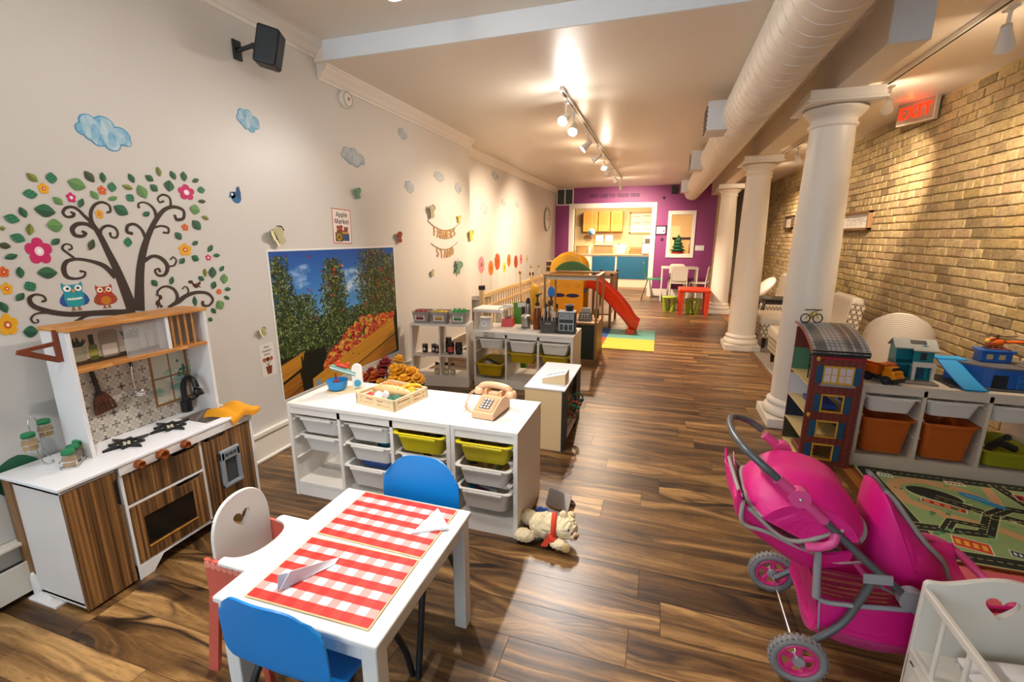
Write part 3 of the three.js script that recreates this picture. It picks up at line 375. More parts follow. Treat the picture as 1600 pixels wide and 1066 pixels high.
// orchard poster
{
  const tex = canvasTex(1200, 816, (g, W, H) => {
    g.fillStyle = '#1a63b4'; g.fillRect(0, 0, W, H); const sky = g.createLinearGradient(0, 0, 0, H * 0.5); sky.addColorStop(0, '#0f4fa2'); sky.addColorStop(1, '#5b9fd8'); g.fillStyle = sky; g.fillRect(0, 0, W, H * 0.6);
    for (let i = 0; i < 60; i++) { g.fillStyle = 'rgba(225,235,245,.16)'; g.beginPath(); g.ellipse(W * rr(0.5, 0.68), H * rr(0.16, 0.36), rr(15, 55), rr(10, 28), 0, 0, 7); g.fill(); }
    for (let i = 0; i < 30; i++) { g.fillStyle = 'rgba(225,235,245,.14)'; g.beginPath(); g.ellipse(W * rr(0.12, 0.22), H * rr(0.1, 0.25), rr(15, 45), rr(8, 20), 0, 0, 7); g.fill(); }
    const leafy = (cx, top, bot, hw, n, dark) => { for (let i = 0; i < n; i++) { const v = Math.pow(rnd(), 0.7), y = H * mix(top, bot, v), w = hw * W * (0.5 + 0.5 * Math.sin(v * 2.4 + 0.35) + 0.35 * (fbm(v * 6, cx * 9, 3, 2) - 0.5)), x = W * cx + (rnd() + rnd() - 1) * w; const t = rnd(); g.fillStyle = t < 0.45 ? '#14200f' : t < 0.75 ? '#2f4420' : t < 0.92 ? '#66793a' : '#a3a86a'; g.save(); g.translate(x, y); g.rotate(rnd() * 6.3); g.beginPath(); g.ellipse(0, 0, rr(5, 13), rr(2, 4.5), 0, 0, 7); g.fill(); g.restore(); } };
    leafy(0.05, 0.03, 0.75, 0.1, 3200); leafy(0.17, 0.3, 0.8, 0.15, 3600); leafy(0.41, 0.06, 0.8, 0.12, 4600); leafy(0.78, 0.0, 0.72, 0.2, 6500); leafy(0.94, 0.05, 0.75, 0.12, 3000); leafy(0.6, 0.46, 0.76, 0.2, 3400); leafy(0.3, 0.48, 0.82, 0.34, 5200);
    for (let i = 0; i < 46; i++) { const right = rnd() > 0.3; g.fillStyle = rnd() > 0.4 ? '#b81f2c' : '#7d1620'; g.beginPath(); g.arc(W * (right ? rr(0.64, 0.98) : rr(0.05, 0.5)), H * rr(0.02, 0.58), rr(5, 11), 0, 7); g.fill(); }
    g.fillStyle = '#171a10'; g.fillRect(0, H * 0.72, W * 0.3, H * 0.28);
    const plank = (p, c) => { g.fillStyle = c; g.beginPath(); p.forEach(([x, y], i) => (i ? g.lineTo(x * W, y * H) : g.moveTo(x * W, y * H))); g.fill(); g.save(); g.clip(); for (let i = 0; i < 160; i++) { g.strokeStyle = rnd() > 0.5 ? 'rgba(90,50,10,.25)' : 'rgba(240,180,80,.2)'; g.lineWidth = rr(1, 3); const y = rnd() * H * 1.2; g.beginPath(); g.moveTo(0, y + 60); g.bezierCurveTo(W * 0.3, y, W * 0.6, y - 40, W, y - 130); g.stroke(); } for (let i = 0; i < 10; i++) { g.fillStyle = 'rgba(70,35,8,.7)'; g.beginPath(); g.ellipse(rnd() * W, rr(0.55, 1) * H, 7, 5, 0, 0, 7); g.fill(); } g.restore(); };
    // apple heap in its crate
    const edge = (x) => 0.93 - (x - 0.2) * 0.37, heap = (x) => (x < 0.62 ? mix(0.84, 0.56, Math.pow((x - 0.28) / 0.34, 0.8)) : mix(0.56, 0.6, (x - 0.62) / 0.35));
    const pile = []; for (let i = 0; i < 420; i++) { const x = rr(0.285, 0.965); pile.push([x, mix(heap(x) + 0.015, edge(x) + 0.02, rnd())]); } pile.sort((p, q) => p[1] - q[1]);
    for (const [x, y] of pile) { const r = rr(14, 22), t = rnd(); g.fillStyle = t < 0.5 ? '#a81c26' : t < 0.72 ? '#cf5a28' : t < 0.92 ? '#dba23e' : '#a9a83c'; g.beginPath(); g.arc(x * W, y * H, r, 0, 7); g.fill(); g.fillStyle = 'rgba(248,214,130,.45)'; g.beginPath(); g.arc(x * W - r * 0.3, y * H - r * 0.3, r * 0.4, 0, 7); g.fill(); g.fillStyle = 'rgba(60,6,10,.4)'; g.beginPath(); g.arc(x * W + r * 0.35, y * H + r * 0.4, r * 0.55, 0, 7); g.fill(); }
    plank([[0.19, edge(0.19)], [0.97, edge(0.97)], [0.985, 0.8], [0.19, 1.09]], '#cf9330'); plank([[0.19, 1.1], [0.985, 0.81], [1, 0.97], [0.7, 1.02], [0.19, 1.2]], '#bf8026');
    g.strokeStyle = '#241406'; g.lineWidth = 7; g.beginPath(); g.moveTo(W * 0.19, H * 1.095); g.lineTo(W * 0.985, H * 0.805); g.stroke();
    g.fillStyle = '#11150b'; g.beginPath(); g.moveTo(W * 0.955, H * 0.66); g.lineTo(W, H * 0.55); g.lineTo(W, H); g.lineTo(W * 0.975, H); g.fill();
    plank([[0, 0.76], [0.15, 0.71], [0.13, 0.82], [0, 0.88]], '#bd8228'); plank([[0, 0.9], [0.11, 0.85], [0.12, 0.95], [0, 1]], '#9c611c'); plank([[0, 1], [0.12, 0.96], [0.12, 1], [0, 1]], '#8a5016');
    g.fillStyle = '#1f140a'; g.fillRect(W * 0.125, H * 0.74, 14, H * 0.27); g.fillStyle = '#7f9aa8'; g.fillRect(W * 0.21, H * 0.955, 46, 40);
  });
  const p = onWall(thing('orchard_poster', 'large apple orchard photo poster with crate of apples taped to the wall', 'poster'));
  const uvFit = (g, x0, x1, y0, y1) => { const q = g.attributes.position, u = g.attributes.uv; for (let i = 0; i < q.count; i++) u.setXY(i, (q.getX(i) - x0) / (x1 - x0), (q.getY(i) - y0) / (y1 - y0)); return g; };
  globalThis.uvFit = uvFit;
  part('paper', bb(2.37, 3.885, 0.33, 1.372, 0, 0.002), M(0xe9e9e4, 0.5), p);
  part('print', uvFit(bb(2.385, 3.87, 0.342, 1.358, 0.002, 0.0028), 2.385, 3.87, 0.342, 1.358), M(0xffffff, 0.32, { map: tex }), p);
}
const uvFit = globalThis.uvFit;
// little signs
{
  const sign = (label, s0, s1, y0, y1, tilt, draw, asp) => { const o = onWall(thing('paper_sign', label, 'sign')); const w = s1 - s0, h = y1 - y0; o.position.y = (y0 + y1) / 2; o.position.z = -(s0 + s1) / 2; o.rotation.z = 0; const tex = canvasTex(200, Math.round(200 * h / w), draw);
    part('laminate', rot(box(w + 0.014, h + 0.014, 0.001, 0, 0, 0.0006), 0, 0, tilt), M(0xe4e2dc, 0.25), o); part('print', rot(uvFit(box(w, h, 0.001, 0, 0, 0.0016), -w / 2, w / 2, -h / 2, h / 2), 0, 0, tilt), M(0xffffff, 0.4, { map: tex }), o); };
  sign('Apple Market sign with a bin of apples and a blue wagon', 3.035, 3.262, 1.4, 1.67, -0.03, (g, W, H) => { g.fillStyle = '#efe6df'; g.fillRect(0, 0, W, H); g.strokeStyle = '#c06a60'; g.lineWidth = 8; g.strokeRect(3, 3, W - 6, H - 6); g.fillStyle = '#1a1714'; g.font = 'bold 44px sans-serif'; g.textAlign = 'center'; g.fillText('Apple', W / 2, H * 0.23); g.fillText('Market', W / 2, H * 0.43); for (let i = 0; i < 40; i++) { g.fillStyle = i % 3 ? '#7a3420' : '#a8481e'; g.beginPath(); g.arc(W / 2 + rr(-55, 55), H * rr(0.5, 0.68), 11, 0, 7); g.fill(); } g.fillStyle = '#5a4a20'; g.fillRect(W * 0.12, H * 0.68, W * 0.38, H * 0.26); g.fillStyle = '#2e4f78'; g.fillRect(W * 0.5, H * 0.7, W * 0.36, H * 0.22); g.strokeStyle = '#d0a020'; g.lineWidth = 9; g.beginPath(); g.arc(W * 0.32, H * 0.81, 20, 0, 7); g.stroke(); g.fillStyle = '#c9a63a'; g.fillRect(W * 0.5, H * 0.66, W * 0.34, H * 0.05); });
  sign('Pick Flowers Here sign with a potted flower', 2.226, 2.338, 0.552, 0.763, 0.02, (g, W, H) => { g.fillStyle = '#e3dfd8'; g.fillRect(0, 0, W, H); g.fillStyle = '#2a2624'; g.font = 'bold 36px sans-serif'; g.textAlign = 'center'; g.fillText('Pick', W / 2, H * 0.12); g.fillText('Flowers', W / 2, H * 0.24); g.fillText('Here', W / 2, H * 0.35); g.fillStyle = '#7a3a24'; g.beginPath(); g.moveTo(W * 0.28, H * 0.7); g.lineTo(W * 0.75, H * 0.7); g.lineTo(W * 0.66, H * 0.96); g.lineTo(W * 0.36, H * 0.96); g.fill(); g.strokeStyle = '#4a4a22'; g.lineWidth = 8; for (const x of [0.25, 0.5, 0.75]) { g.beginPath(); g.moveTo(W * 0.5, H * 0.7); g.lineTo(W * x, H * 0.5); g.stroke(); g.fillStyle = x === 0.5 ? '#4a3a1a' : '#b0603a'; g.beginPath(); g.arc(W * x, H * 0.48, 26, 0, 7); g.fill(); } });
}
// wooden letter garlands
{
  const wm = M(0xb8946a, 0.7), cord = M(0x8a7350, 0.8);
  const row = (label, word, s0, s1, y0, y1, sag, size) => { const o = onWall(thing('letter_garland', label, 'garland')); const n = 14, f = (u) => [mix(s0, s1, u), mix(y0, y1, u) - sag * 4 * u * (1 - u), 0.008];
    part('cord', tube([...Array(n + 1)].map((_, i) => f(i / n)), 0.004, 40, 5), cord, o);
    [...word].forEach((c, i) => { const p = f(0.15 + 0.7 * (i + 0.5) / word.length); part('letter', mv(text(c, size, 0.006), p[0], p[1] - size * 0.5, 0.003), wm, o, 'wooden letter ' + c); }); };
  row('upper string of small wooden letters on the wall', 'FARMERS', 4.57, 5.42, 1.63, 1.63, 0.1, 0.1);
  row('lower string of small wooden letters on the wall', 'STAND', 4.64, 5.33, 1.385, 1.39, 0.075, 0.1);
}
// flowers painted beyond the corner, clock, smoke alarm, speaker
{
  const cols = [0xd98a92, 0xd9752c, 0xb84a22, 0xd2c23e, 0xcf6a22, 0xa8401e, 0xd2837c, 0xcfc48a];
  const lab = ['pink', 'orange', 'deep red', 'yellow', 'bright orange', 'brick red', 'rose', 'pale yellow'];
  [[6.707, 1.031], [7.134, 0.955], [7.451, 1.044], [7.825, 0.923], [8.083, 1.036], [8.518, 0.991], [8.862, 1.025], [9.28, 1.007]].forEach(([s, y], i) => { const o = onWall(thing('flower_sticker', lab[i] + ' flower sticker on a thin stem past the wall corner', 'flower sticker', [0, 0, 0], 0, 'row of flower stickers'), XL2); const r = [0.13, 0.12, 0.14, 0.09, 0.11, 0.12, 0.1, 0.08][i];
    part('bloom', [...Array(9)].map((_, k) => ell(r * 0.42, r * 0.42, s + Math.cos(k / 9 * 2 * PI) * r * 0.62, y + Math.sin(k / 9 * 2 * PI) * r * 0.62, 0.0014, 12, k * 0.0002)).concat([ell(r * 0.7, r * 0.7, s, y, 0.0014, 16, 0.002)]), M(cols[i], 0.6), o); part('centre', ell(r * 0.28, r * 0.28, s, y, 0.001, 12, 0.0036), M(0x7a5a20, 0.6), o); part('stem', flat([[s - 0.006, y - r], [s + 0.006, y - r], [s + 0.02, 0.42], [s + 0.008, 0.42]], 0.001), M(0xb9bdb0, 0.6), o); });
  const c = onWall(thing('wall_clock', 'big pale round clock on the wall near the purple wall', 'clock'), XL2); c.position.set(XL2, 1.87, -10.98);
  part('rim', mv(rot(new THREE.TorusGeometry(0.26, 0.018, 10, 48)), 0, 0, 0.02), M(0xa9a9a4, 0.4), c); part('face', rot(cyl(0.255, 0.255, 0.012, 0, 0.008, 0, 48), PI / 2), M(0xe2ded2, 0.5), c); part('hour_hand', mv(box(0.014, 0.12, 0.004, 0, 0.05, 0.02), 0, 0, 0), M(0x4a4844, 0.5), c); part('minute_hand', box(0.16, 0.01, 0.004, 0.07, 0, 0.024), M(0x4a4844, 0.5), c);
  part('numeral', [...Array(12)].map((_, i) => box(0.012, 0.035, 0.003, Math.sin(i * PI / 6) * 0.215, Math.cos(i * PI / 6) * 0.215, 0.016)), M(0x8a8880, 0.5), c);
  const s = onWall(thing('smoke_alarm', 'round white smoke alarm under the crown moulding', 'smoke alarm')); s.position.set(XL, 2.5, -3.3);
  part('housing', rot(lathe([[0, 0.04], [0.035, 0.04], [0.055, 0.034], [0.066, 0.022], [0.068, 0.0]]), PI / 2), M(0xe2ddd0, 0.4), s); part('vent_ring', mv(new THREE.TorusGeometry(0.052, 0.003, 6, 32), 0, 0, 0.036), M(0xa8a296, 0.5), s); part('test_button', rot(cyl(0.011, 0.011, 0.006, 0, 0.042, 0), PI / 2), M(0x8d887e, 0.5), s);
  const k = thing('wall_speaker', 'black speaker on a bracket high on the left wall', 'speaker', [XL, 2.52, -2.36]); const bk = M(0x10161a, 0.45);
  part('bracket', [bb(0, 0.015, -0.06, 0.045, 0.005, 0.06, 0.004), rod([0.01, -0.01, 0.03], [0.11, 0.02, 0.0], 0.012), sph(0.018, 0.1, 0.015, 0)], M(0x15171a, 0.4), k);
  const cab = part('cabinet', rot(box(0.12, 0.2, 0.13, 0, 0, 0, 0.012), -0.12, 0.5, -0.28), bk, k); cab.position.set(0.19, 0.0, -0.02); part('grille', rot(box(0.006, 0.18, 0.115, 0.062, 0, 0, 0.003), -0.12, 0.5, -0.28), M(0x1a2730, 0.7), cab);
}

// ---------- baseboard heater ----------
{
  const h = thing('baseboard_heater', 'long white baseboard heater low on the left wall', 'heater', [XL, 0, 0]); const m = M(0xd9d4c8, 0.4);
  part('back_plate', bb(0, 0.012, 0.03, 0.25, -0.96, 1.8, 0.003), m, h);
  part('top_hood', [bb(0, 0.062, 0.235, 0.25, -0.96, 1.8, 0.004)], m, h);
  part('front_cover', rot(bb(0.058, 0.066, 0.03, 0.165, -0.96, 1.8, 0.003)), m, h);
  part('fins', [bb(0.012, 0.05, 0.06, 0.15, -0.94, 1.78)], M(0x3a3935, 0.5, { metalness: 0.6 }), h);
}

// ---------- play kitchen ----------
const zebraTex = pixTex(512, 256, (u, v) => { const w = fbm(u * 2, v * 1.5, 4, 2) - 0.5, t = fbm((u + w * 0.012) * 84, v * 0.5, 6, 3), f = fbm(u * 230, v * 3, 9, 2); const k = clamp(0.48 + (t - 0.5) * 2.2 + (f - 0.5) * 0.7); return mix3([66, 43, 22], [150, 106, 58], k); });
const zebra = M(0xffffff, 0.42, { map: zebraTex });
const pineTex = pixTex(256, 256, (u, v) => { const t = fbm(u * 3, (v + 0.03 * vn(u * 4, v * 2, 3)) * 40, 12, 3); return mix3([168, 104, 46], [222, 164, 92], clamp(0.5 + (t - 0.5) * 1.8)); }, { repeat: [3, 3] });
const honey = M(0xffffff, 0.42, { map: pineTex });
const whiteLac = M(0xe4e2e0, 0.32), black = M(0x15181a, 0.4), chrome = M(0xd8d8d8, 0.18, { metalness: 1 }), greyPl = M(0x8d9194, 0.4);
const KP = [-2.4, 0, -0.93], inKit = (n, l, c, g) => thing(n, l, c, KP, PI / 2, g);
{
  const k = thing('play_kitchen', 'white and zebra-wood play kitchen with hood shelf against the left wall', 'play kitchen', KP, PI / 2);
  const body = part('body', [bb(0.19, 0.2, 0, 0.53, 0.02, 0.35), bb(0.82, 0.835, 0, 0.53, 0.02, 0.35), bb(0.19, 0.835, 0.055, 0.07, 0.02, 0.345), bb(0.19, 0.835, 0.0, 0.53, 0.01, 0.02), bb(0.535, 0.547, 0.06, 0.5, 0.02, 0.345), bb(0.2, 0.535, 0.34, 0.352, 0.02, 0.348)], whiteLac, k);
  part('skirt', [mv(ext(shape([[0.19, 0], [0.25, 0], [0.3, 0.055], [0.5, 0.06], [0.19, 0.06]]), 0.012), 0, 0, 0.335), mv(ext(shape([[0.835, 0], [0.79, 0], [0.74, 0.055], [0.6, 0.06], [0.835, 0.06]]), 0.012), 0, 0, 0.335)], whiteLac, k);
  part('worktop', [bb(-0.015, 0.6, 0.535, 0.55, -0.005, 0.36, 0.004), bb(0.6, 0.84, 0.535, 0.55, -0.005, 0.1, 0.004), bb(0.6, 0.84, 0.535, 0.55, 0.31, 0.36, 0.004), bb(0.815, 0.84, 0.535, 0.55, 0.1, 0.31), bb(0.6, 0.615, 0.535, 0.55, 0.1, 0.31)], M(0xe6e8ec, 0.3), k);
  part('sink_basin', [bb(0.61, 0.82, 0.46, 0.465, 0.09, 0.32), bb(0.608, 0.615, 0.46, 0.545, 0.09, 0.32), bb(0.815, 0.822, 0.46, 0.545, 0.09, 0.32), bb(0.61, 0.82, 0.46, 0.545, 0.088, 0.095), bb(0.61, 0.82, 0.46, 0.545, 0.315, 0.322)], M(0xa59c94, 0.35), k);
  const cp = part('control_panel', bb(0.19, 0.835, 0.495, 0.537, 0.345, 0.356, 0.002), M(0xe2dfdd, 0.35), k);
  for (const [x, r] of [[0.262, 0.017], [0.357, 0.022], [0.461, 0.017]]) { const kn = part('knob', mv(rot(lathe([[0, 0.02], [r * 0.45, 0.021], [r * 0.75, 0.03], [r, 0.024], [r, 0.012], [r * 1.08, 0.004], [r * 1.08, 0]]), PI / 2), x, 0.516, 0.356), M(0x9c5628, 0.28, { metalness: 0.55 }), cp); }
  const notched = (x0, x1, y0, y1, n0, n1) => shape([[x0, y0], [x1, y0], [x1, y1], [n1, y1], [n1 - 0.015, y1 - 0.018], [n0 + 0.015, y1 - 0.018], [n0, y1], [x0, y1]]);
  const uvz = (g) => planarUV(G(g), 1.4);
  const dr = part('drawer', mv(uvz(ext(notched(0.203, 0.532, 0.355, 0.49, 0.4, 0.525), 0.012, 0.001)), 0, 0, 0.338), zebra, k);
  const ovS = notched(0.203, 0.532, 0.073, 0.338, 0.4, 0.525); const hole = new THREE.Path(); hole.moveTo(0.25, 0.13); hole.lineTo(0.472, 0.13); hole.lineTo(0.472, 0.27); hole.lineTo(0.25, 0.27); hole.closePath(); ovS.holes.push(hole);
  const ov = part('oven_door', mv(uvz(ext(ovS, 0.012, 0.001)), 0, 0, 0.338), zebra, k); part('oven_window', bb(0.25, 0.472, 0.13, 0.27, 0.34, 0.344), M(0x0c0d0e, 0.12), ov); part('gold_strip', bb(0.25, 0.475, 0.122, 0.129, 0.348, 0.353, 0.002), M(0xc98a2c, 0.3, { metalness: 0.4 }), ov);
  const fd = part('fridge_door', mv(uvz(ext(notched(0.55, 0.818, 0.073, 0.49, 0.553, 0.68), 0.012, 0.001)), 0, 0, 0.338), zebra, k);
  const ic = part('ice_dispenser', [bb(0.622, 0.73, 0.2, 0.215, 0.35, 0.372, 0.003), bb(0.622, 0.73, 0.345, 0.398, 0.35, 0.368, 0.004), bb(0.622, 0.64, 0.2, 0.39, 0.35, 0.368, 0.003), bb(0.712, 0.73, 0.2, 0.39, 0.35, 0.368, 0.003), bb(0.63, 0.72, 0.205, 0.39, 0.35, 0.352)], M(0x8b9196, 0.35), fd);
  part('recess', bb(0.64, 0.712, 0.215, 0.345, 0.3515, 0.354), M(0x3f4448, 0.4), fd); part('button', [0.652, 0.676, 0.7].map((x) => box(0.016, 0.016, 0.006, x, 0.373, 0.37, 0.002)), M(0x2f3a46, 0.4), fd);
  for (const [x, y] of [[0.21, 0.365], [0.21, 0.48], [0.21, 0.09], [0.21, 0.325]]) part('screw', rot(cyl(0.003, 0.003, 0.003, 0, 0.351, 0, 8), PI / 2).translate(x, y, 0), chrome, dr);
  // left cupboard
  part('side_cupboard', [bb(0.0, 0.012, 0.03, 0.525, 0.06, 0.335), bb(0.0, 0.18, 0.02, 0.04, 0.02, 0.34), bb(0, 0.18, 0.515, 0.527, 0.02, 0.345)], M(0xdcd6d0, 0.4), k);
  part('back_stile', uvz(bb(-0.004, 0.012, 0.02, 0.527, 0.0, 0.06)), zebra, k);
  const ls = shape([[0, 0.012], [0.178, 0.012], [0.178, 0.37], [0.166, 0.385], [0.166, 0.48], [0.178, 0.495], [0.178, 0.52], [0, 0.52]]);
  const ld = part('cupboard_door', mv(uvz(ext(ls, 0.014, 0.001)), 0, 0, 0.338), zebra, k); part('finger_pull', bb(0.166, 0.182, 0.372, 0.494, 0.328, 0.342), black, ld);
  for (const [x, y] of [[0.06, 0.33], [0.07, 0.19], [0.15, 0.36], [0.155, 0.24], [0.03, 0.03], [0.168, 0.06]]) part('screw', rot(cyl(0.003, 0.003, 0.003, 0, 0.3525, 0, 8), PI / 2).translate(x, y, 0), chrome, ld);
  part('stabiliser_foot', [mv(rot(ext(shape([[0, 0], [0.1, 0], [0.1, 0.015], [0.035, 0.03], [0.02, 0.11], [0.012, 0.12], [0, 0.1]]), 0.014, 0.002), 0, -PI / 2), 0.0, 0, 0.04), bb(-0.03, 0.03, 0, 0.014, 0.03, 0.2, 0.004)], whiteLac, k);
  // hood shelf
  const hood = part('hood_side', [bb(0.195, 0.21, 0.55, 1.085, 0.04, 0.2, 0.003)], whiteLac, k); part('hood_side', [bb(0.77, 0.785, 0.55, 1.085, 0.04, 0.2, 0.003)], whiteLac, k);
  part('hood_top', bb(0.19, 0.79, 1.085, 1.102, 0.04, 0.205, 0.003), honey, k); part('shelf', bb(0.21, 0.77, 0.912, 0.928, 0.045, 0.2, 0.003), honey, k); part('divider', bb(0.583, 0.597, 0.928, 1.085, 0.045, 0.195, 0.002), whiteLac, k);
  part('plate_dowel', [0.62, 0.652, 0.687, 0.722].map((x) => cyl(0.005, 0.005, 0.157, x, 1.006, 0.18, 10)), honey, k);
  part('back_slat', [bb(0.6, 0.77, 0.93, 1.085, 0.12, 0.124)], M(0x8f8981, 0.5), k);
  part('frosted_panel', bb(0.404, 0.583, 0.93, 1.083, 0.185, 0.189), M(0xf4f4f4, 0.3, { transmission: 0.85, thickness: 0, ior: 1.2 }), k);
  const tile = canvasTex(1024, 600, (g, W, H) => { g.fillStyle = '#d9d3c8'; g.fillRect(0, 0, W, H); const T = 92; for (let y = 0; y * T < H; y++) for (let x = 0; x * T < W; x++) { const cx = (x + 0.5) * T, cy = (y + 0.5) * T; g.strokeStyle = '#4c4742'; g.lineWidth = 2; g.strokeRect(x * T, y * T, T, T); g.lineWidth = 3; for (let i = 0; i < 4; i++) { const a = i * PI / 2 + PI / 4; g.beginPath(); g.ellipse(cx + Math.cos(a) * 27, cy + Math.sin(a) * 27, 24, 15, a, 0, 7); g.stroke(); g.beginPath(); g.moveTo(cx, cy); g.lineTo(cx + Math.cos(a) * 40, cy + Math.sin(a) * 40); g.stroke(); g.lineWidth = 1.5; for (let q = -3; q <= 3; q++) { const b = i * PI / 2; g.beginPath(); g.moveTo(cx + Math.cos(b) * 24 + q * 3, cy + Math.sin(b) * 24 - 8); g.lineTo(cx + Math.cos(b) * 24 + q * 3, cy + Math.sin(b) * 24 + 8); g.stroke(); } g.lineWidth = 3; } if ((x + y * 3) % 5 === 0) { g.fillStyle = '#3a3733'; for (let i = 0; i < 8; i++) { g.beginPath(); g.ellipse(cx + Math.cos(i * PI / 4) * 9, cy + Math.sin(i * PI / 4) * 9, 9, 4, i * PI / 4, 0, 7); g.fill(); } } }
    // printed window
    const x0 = W * 0.64, x1 = W * 0.98, y0 = H * 0.03, y1 = H * 0.82; g.fillStyle = '#c3c4b4'; g.fillRect(x0, y0, x1 - x0, y1 - y0); for (let i = 0; i < 26; i++) { g.fillStyle = i % 2 ? 'rgba(40,160,150,.3)' : 'rgba(220,225,215,.35)'; g.beginPath(); g.ellipse(rr(x0, x1), rr(y0 + H * 0.35, y1), rr(10, 60), rr(8, 40), 0, 0, 7); g.fill(); } g.fillStyle = '#2f6a58'; for (let i = 0; i < 20; i++) { g.beginPath(); g.arc(rr(x1 - 110, x1), rr(y0 + H * 0.2, y0 + H * 0.45), 12, 0, 7); g.fill(); } g.strokeStyle = '#8a6440'; g.lineWidth = 24; g.strokeRect(x0 + 12, y0 + 12, x1 - x0 - 24, y1 - y0 - 24); g.lineWidth = 14; g.beginPath(); g.moveTo((x0 + x1) / 2, y0); g.lineTo((x0 + x1) / 2, y1); g.moveTo(x0, (y0 + y1) / 2); g.lineTo(x1, (y0 + y1) / 2); g.stroke(); });
  part('backsplash', uvFit(bb(0.21, 0.77, 0.55, 0.912, 0.045, 0.05), 0.21, 0.77, 0.55, 0.912), M(0xffffff, 0.4, { map: tile }), k);
  const pots = canvasTex(900, 360, (g, W, H) => { g.fillStyle = '#b5aa9b'; g.fillRect(0, 0, W, H); g.fillStyle = '#3f352a'; g.fillRect(0, H * 0.86, W, H * 0.14); const pot = (x, y, w, h, c) => { g.fillStyle = c; g.beginPath(); g.moveTo(x - w, y - h); g.lineTo(x + w, y - h); g.lineTo(x + w * 0.75, y); g.lineTo(x - w * 0.75, y); g.fill(); }; const succ = (x, y, r, c) => { g.fillStyle = c; for (let i = 0; i < 26; i++) { g.save(); g.translate(x + rr(-r, r), y + rr(-r * 0.5, r * 0.4)); g.rotate(rr(-0.9, 0.9)); g.beginPath(); g.ellipse(0, 0, 8, 40, 0, 0, 7); g.fill(); g.restore(); } };
    succ(110, 160, 80, '#22312a'); pot(110, 320, 95, 140, '#9a9686'); g.fillStyle = '#8a9a86'; g.fillRect(35, 235, 150, 25); g.fillStyle = '#24302a'; g.fillRect(225, 80, 46, 110); g.fillStyle = '#56642a'; g.beginPath(); g.roundRect(212, 180, 78, 150, 14); g.fill(); g.fillStyle = '#a4a24a'; g.fillRect(216, 230, 70, 60); g.fillStyle = '#8f8476'; g.beginPath(); g.roundRect(310, 60, 180, 270, 40); g.fill(); g.fillStyle = '#d8d0c6'; g.beginPath(); g.roundRect(330, 200, 140, 110, 14); g.fill();
    succ(620, 150, 80, '#35564c'); pot(620, 320, 90, 130, '#b9beae'); g.strokeStyle = '#77756e'; g.lineWidth = 5; g.fillStyle = 'rgba(215,215,210,.7)'; for (const x of [730, 820]) { g.beginPath(); g.roundRect(x - 38, 170, 76, 150, 12); g.fill(); g.stroke(); g.fillRect(x - 34, 140, 68, 30); } });
  part('back_print', uvFit(bb(0.21, 0.583, 0.928, 1.085, 0.125, 0.13), 0.21, 0.583, 0.928, 1.085), M(0xffffff, 0.4, { map: pots }), k);
  // tap
  part('tap', [cyl(0.026, 0.026, 0.06, 0.71, 0.58, 0.06), tube([[0.71, 0.6, 0.06], [0.71, 0.68, 0.06], [0.71, 0.725, 0.08], [0.71, 0.74, 0.11], [0.71, 0.725, 0.14], [0.71, 0.69, 0.155]], 0.014, 30, 12), lathe([[0.016, 0.03], [0.028, 0], [0, 0]], 0.71, 0.655, 0.158), rod([0.73, 0.6, 0.06], [0.77, 0.62, 0.075], 0.008)], black, k);
  // hobs
  for (const [x, z] of [[0.332, 0.19], [0.525, 0.19]]) { const star = new THREE.Shape(); for (let i = 0; i < 16; i++) { const a = i / 16 * 2 * PI, r = i % 2 ? 0.044 : i % 4 ? 0.066 : 0.096; i ? star.lineTo(Math.cos(a) * r, Math.sin(a) * r) : star.moveTo(r, 0); } star.closePath(); const ho = new THREE.Path(); for (let i = 0; i < 20; i++) { const a = -i / 20 * 2 * PI; i ? ho.lineTo(Math.cos(a) * 0.038, Math.sin(a) * 0.038) : ho.moveTo(0.038, 0); } star.holes.push(ho);
    const b = part('burner_grate', mv(rot(join([ext(star, 0.012, 0.002), ...[...Array(6)].map((_, i) => rot(box(0.024, 0.006, 0.01, 0.028, 0, 0.005), 0, 0, i * PI / 3))]), -PI / 2), x, 0.55, z), black, k); part('burner_cap', cyl(0.036, 0.036, 0.003, x, 0.552, z), M(0xd8d4c0, 0.5), b); }
  // folding wooden bracket on the hood side
  const tri = shape([[0, 0.0], [0, 0.13], [-0.018, 0.13], [-0.02, 0.085], [-0.13, 0.075], [-0.135, 0.06], [-0.02, 0.0]]); const th = new THREE.Path(); th.moveTo(-0.02, 0.025); th.lineTo(-0.095, 0.064); th.lineTo(-0.022, 0.068); th.closePath(); tri.holes.push(th);
  part('wooden_bracket', mv(ext(tri, 0.012, 0.002), 0.197, 0.965, 0.145), M(0x7a3a20, 0.4), k);
}
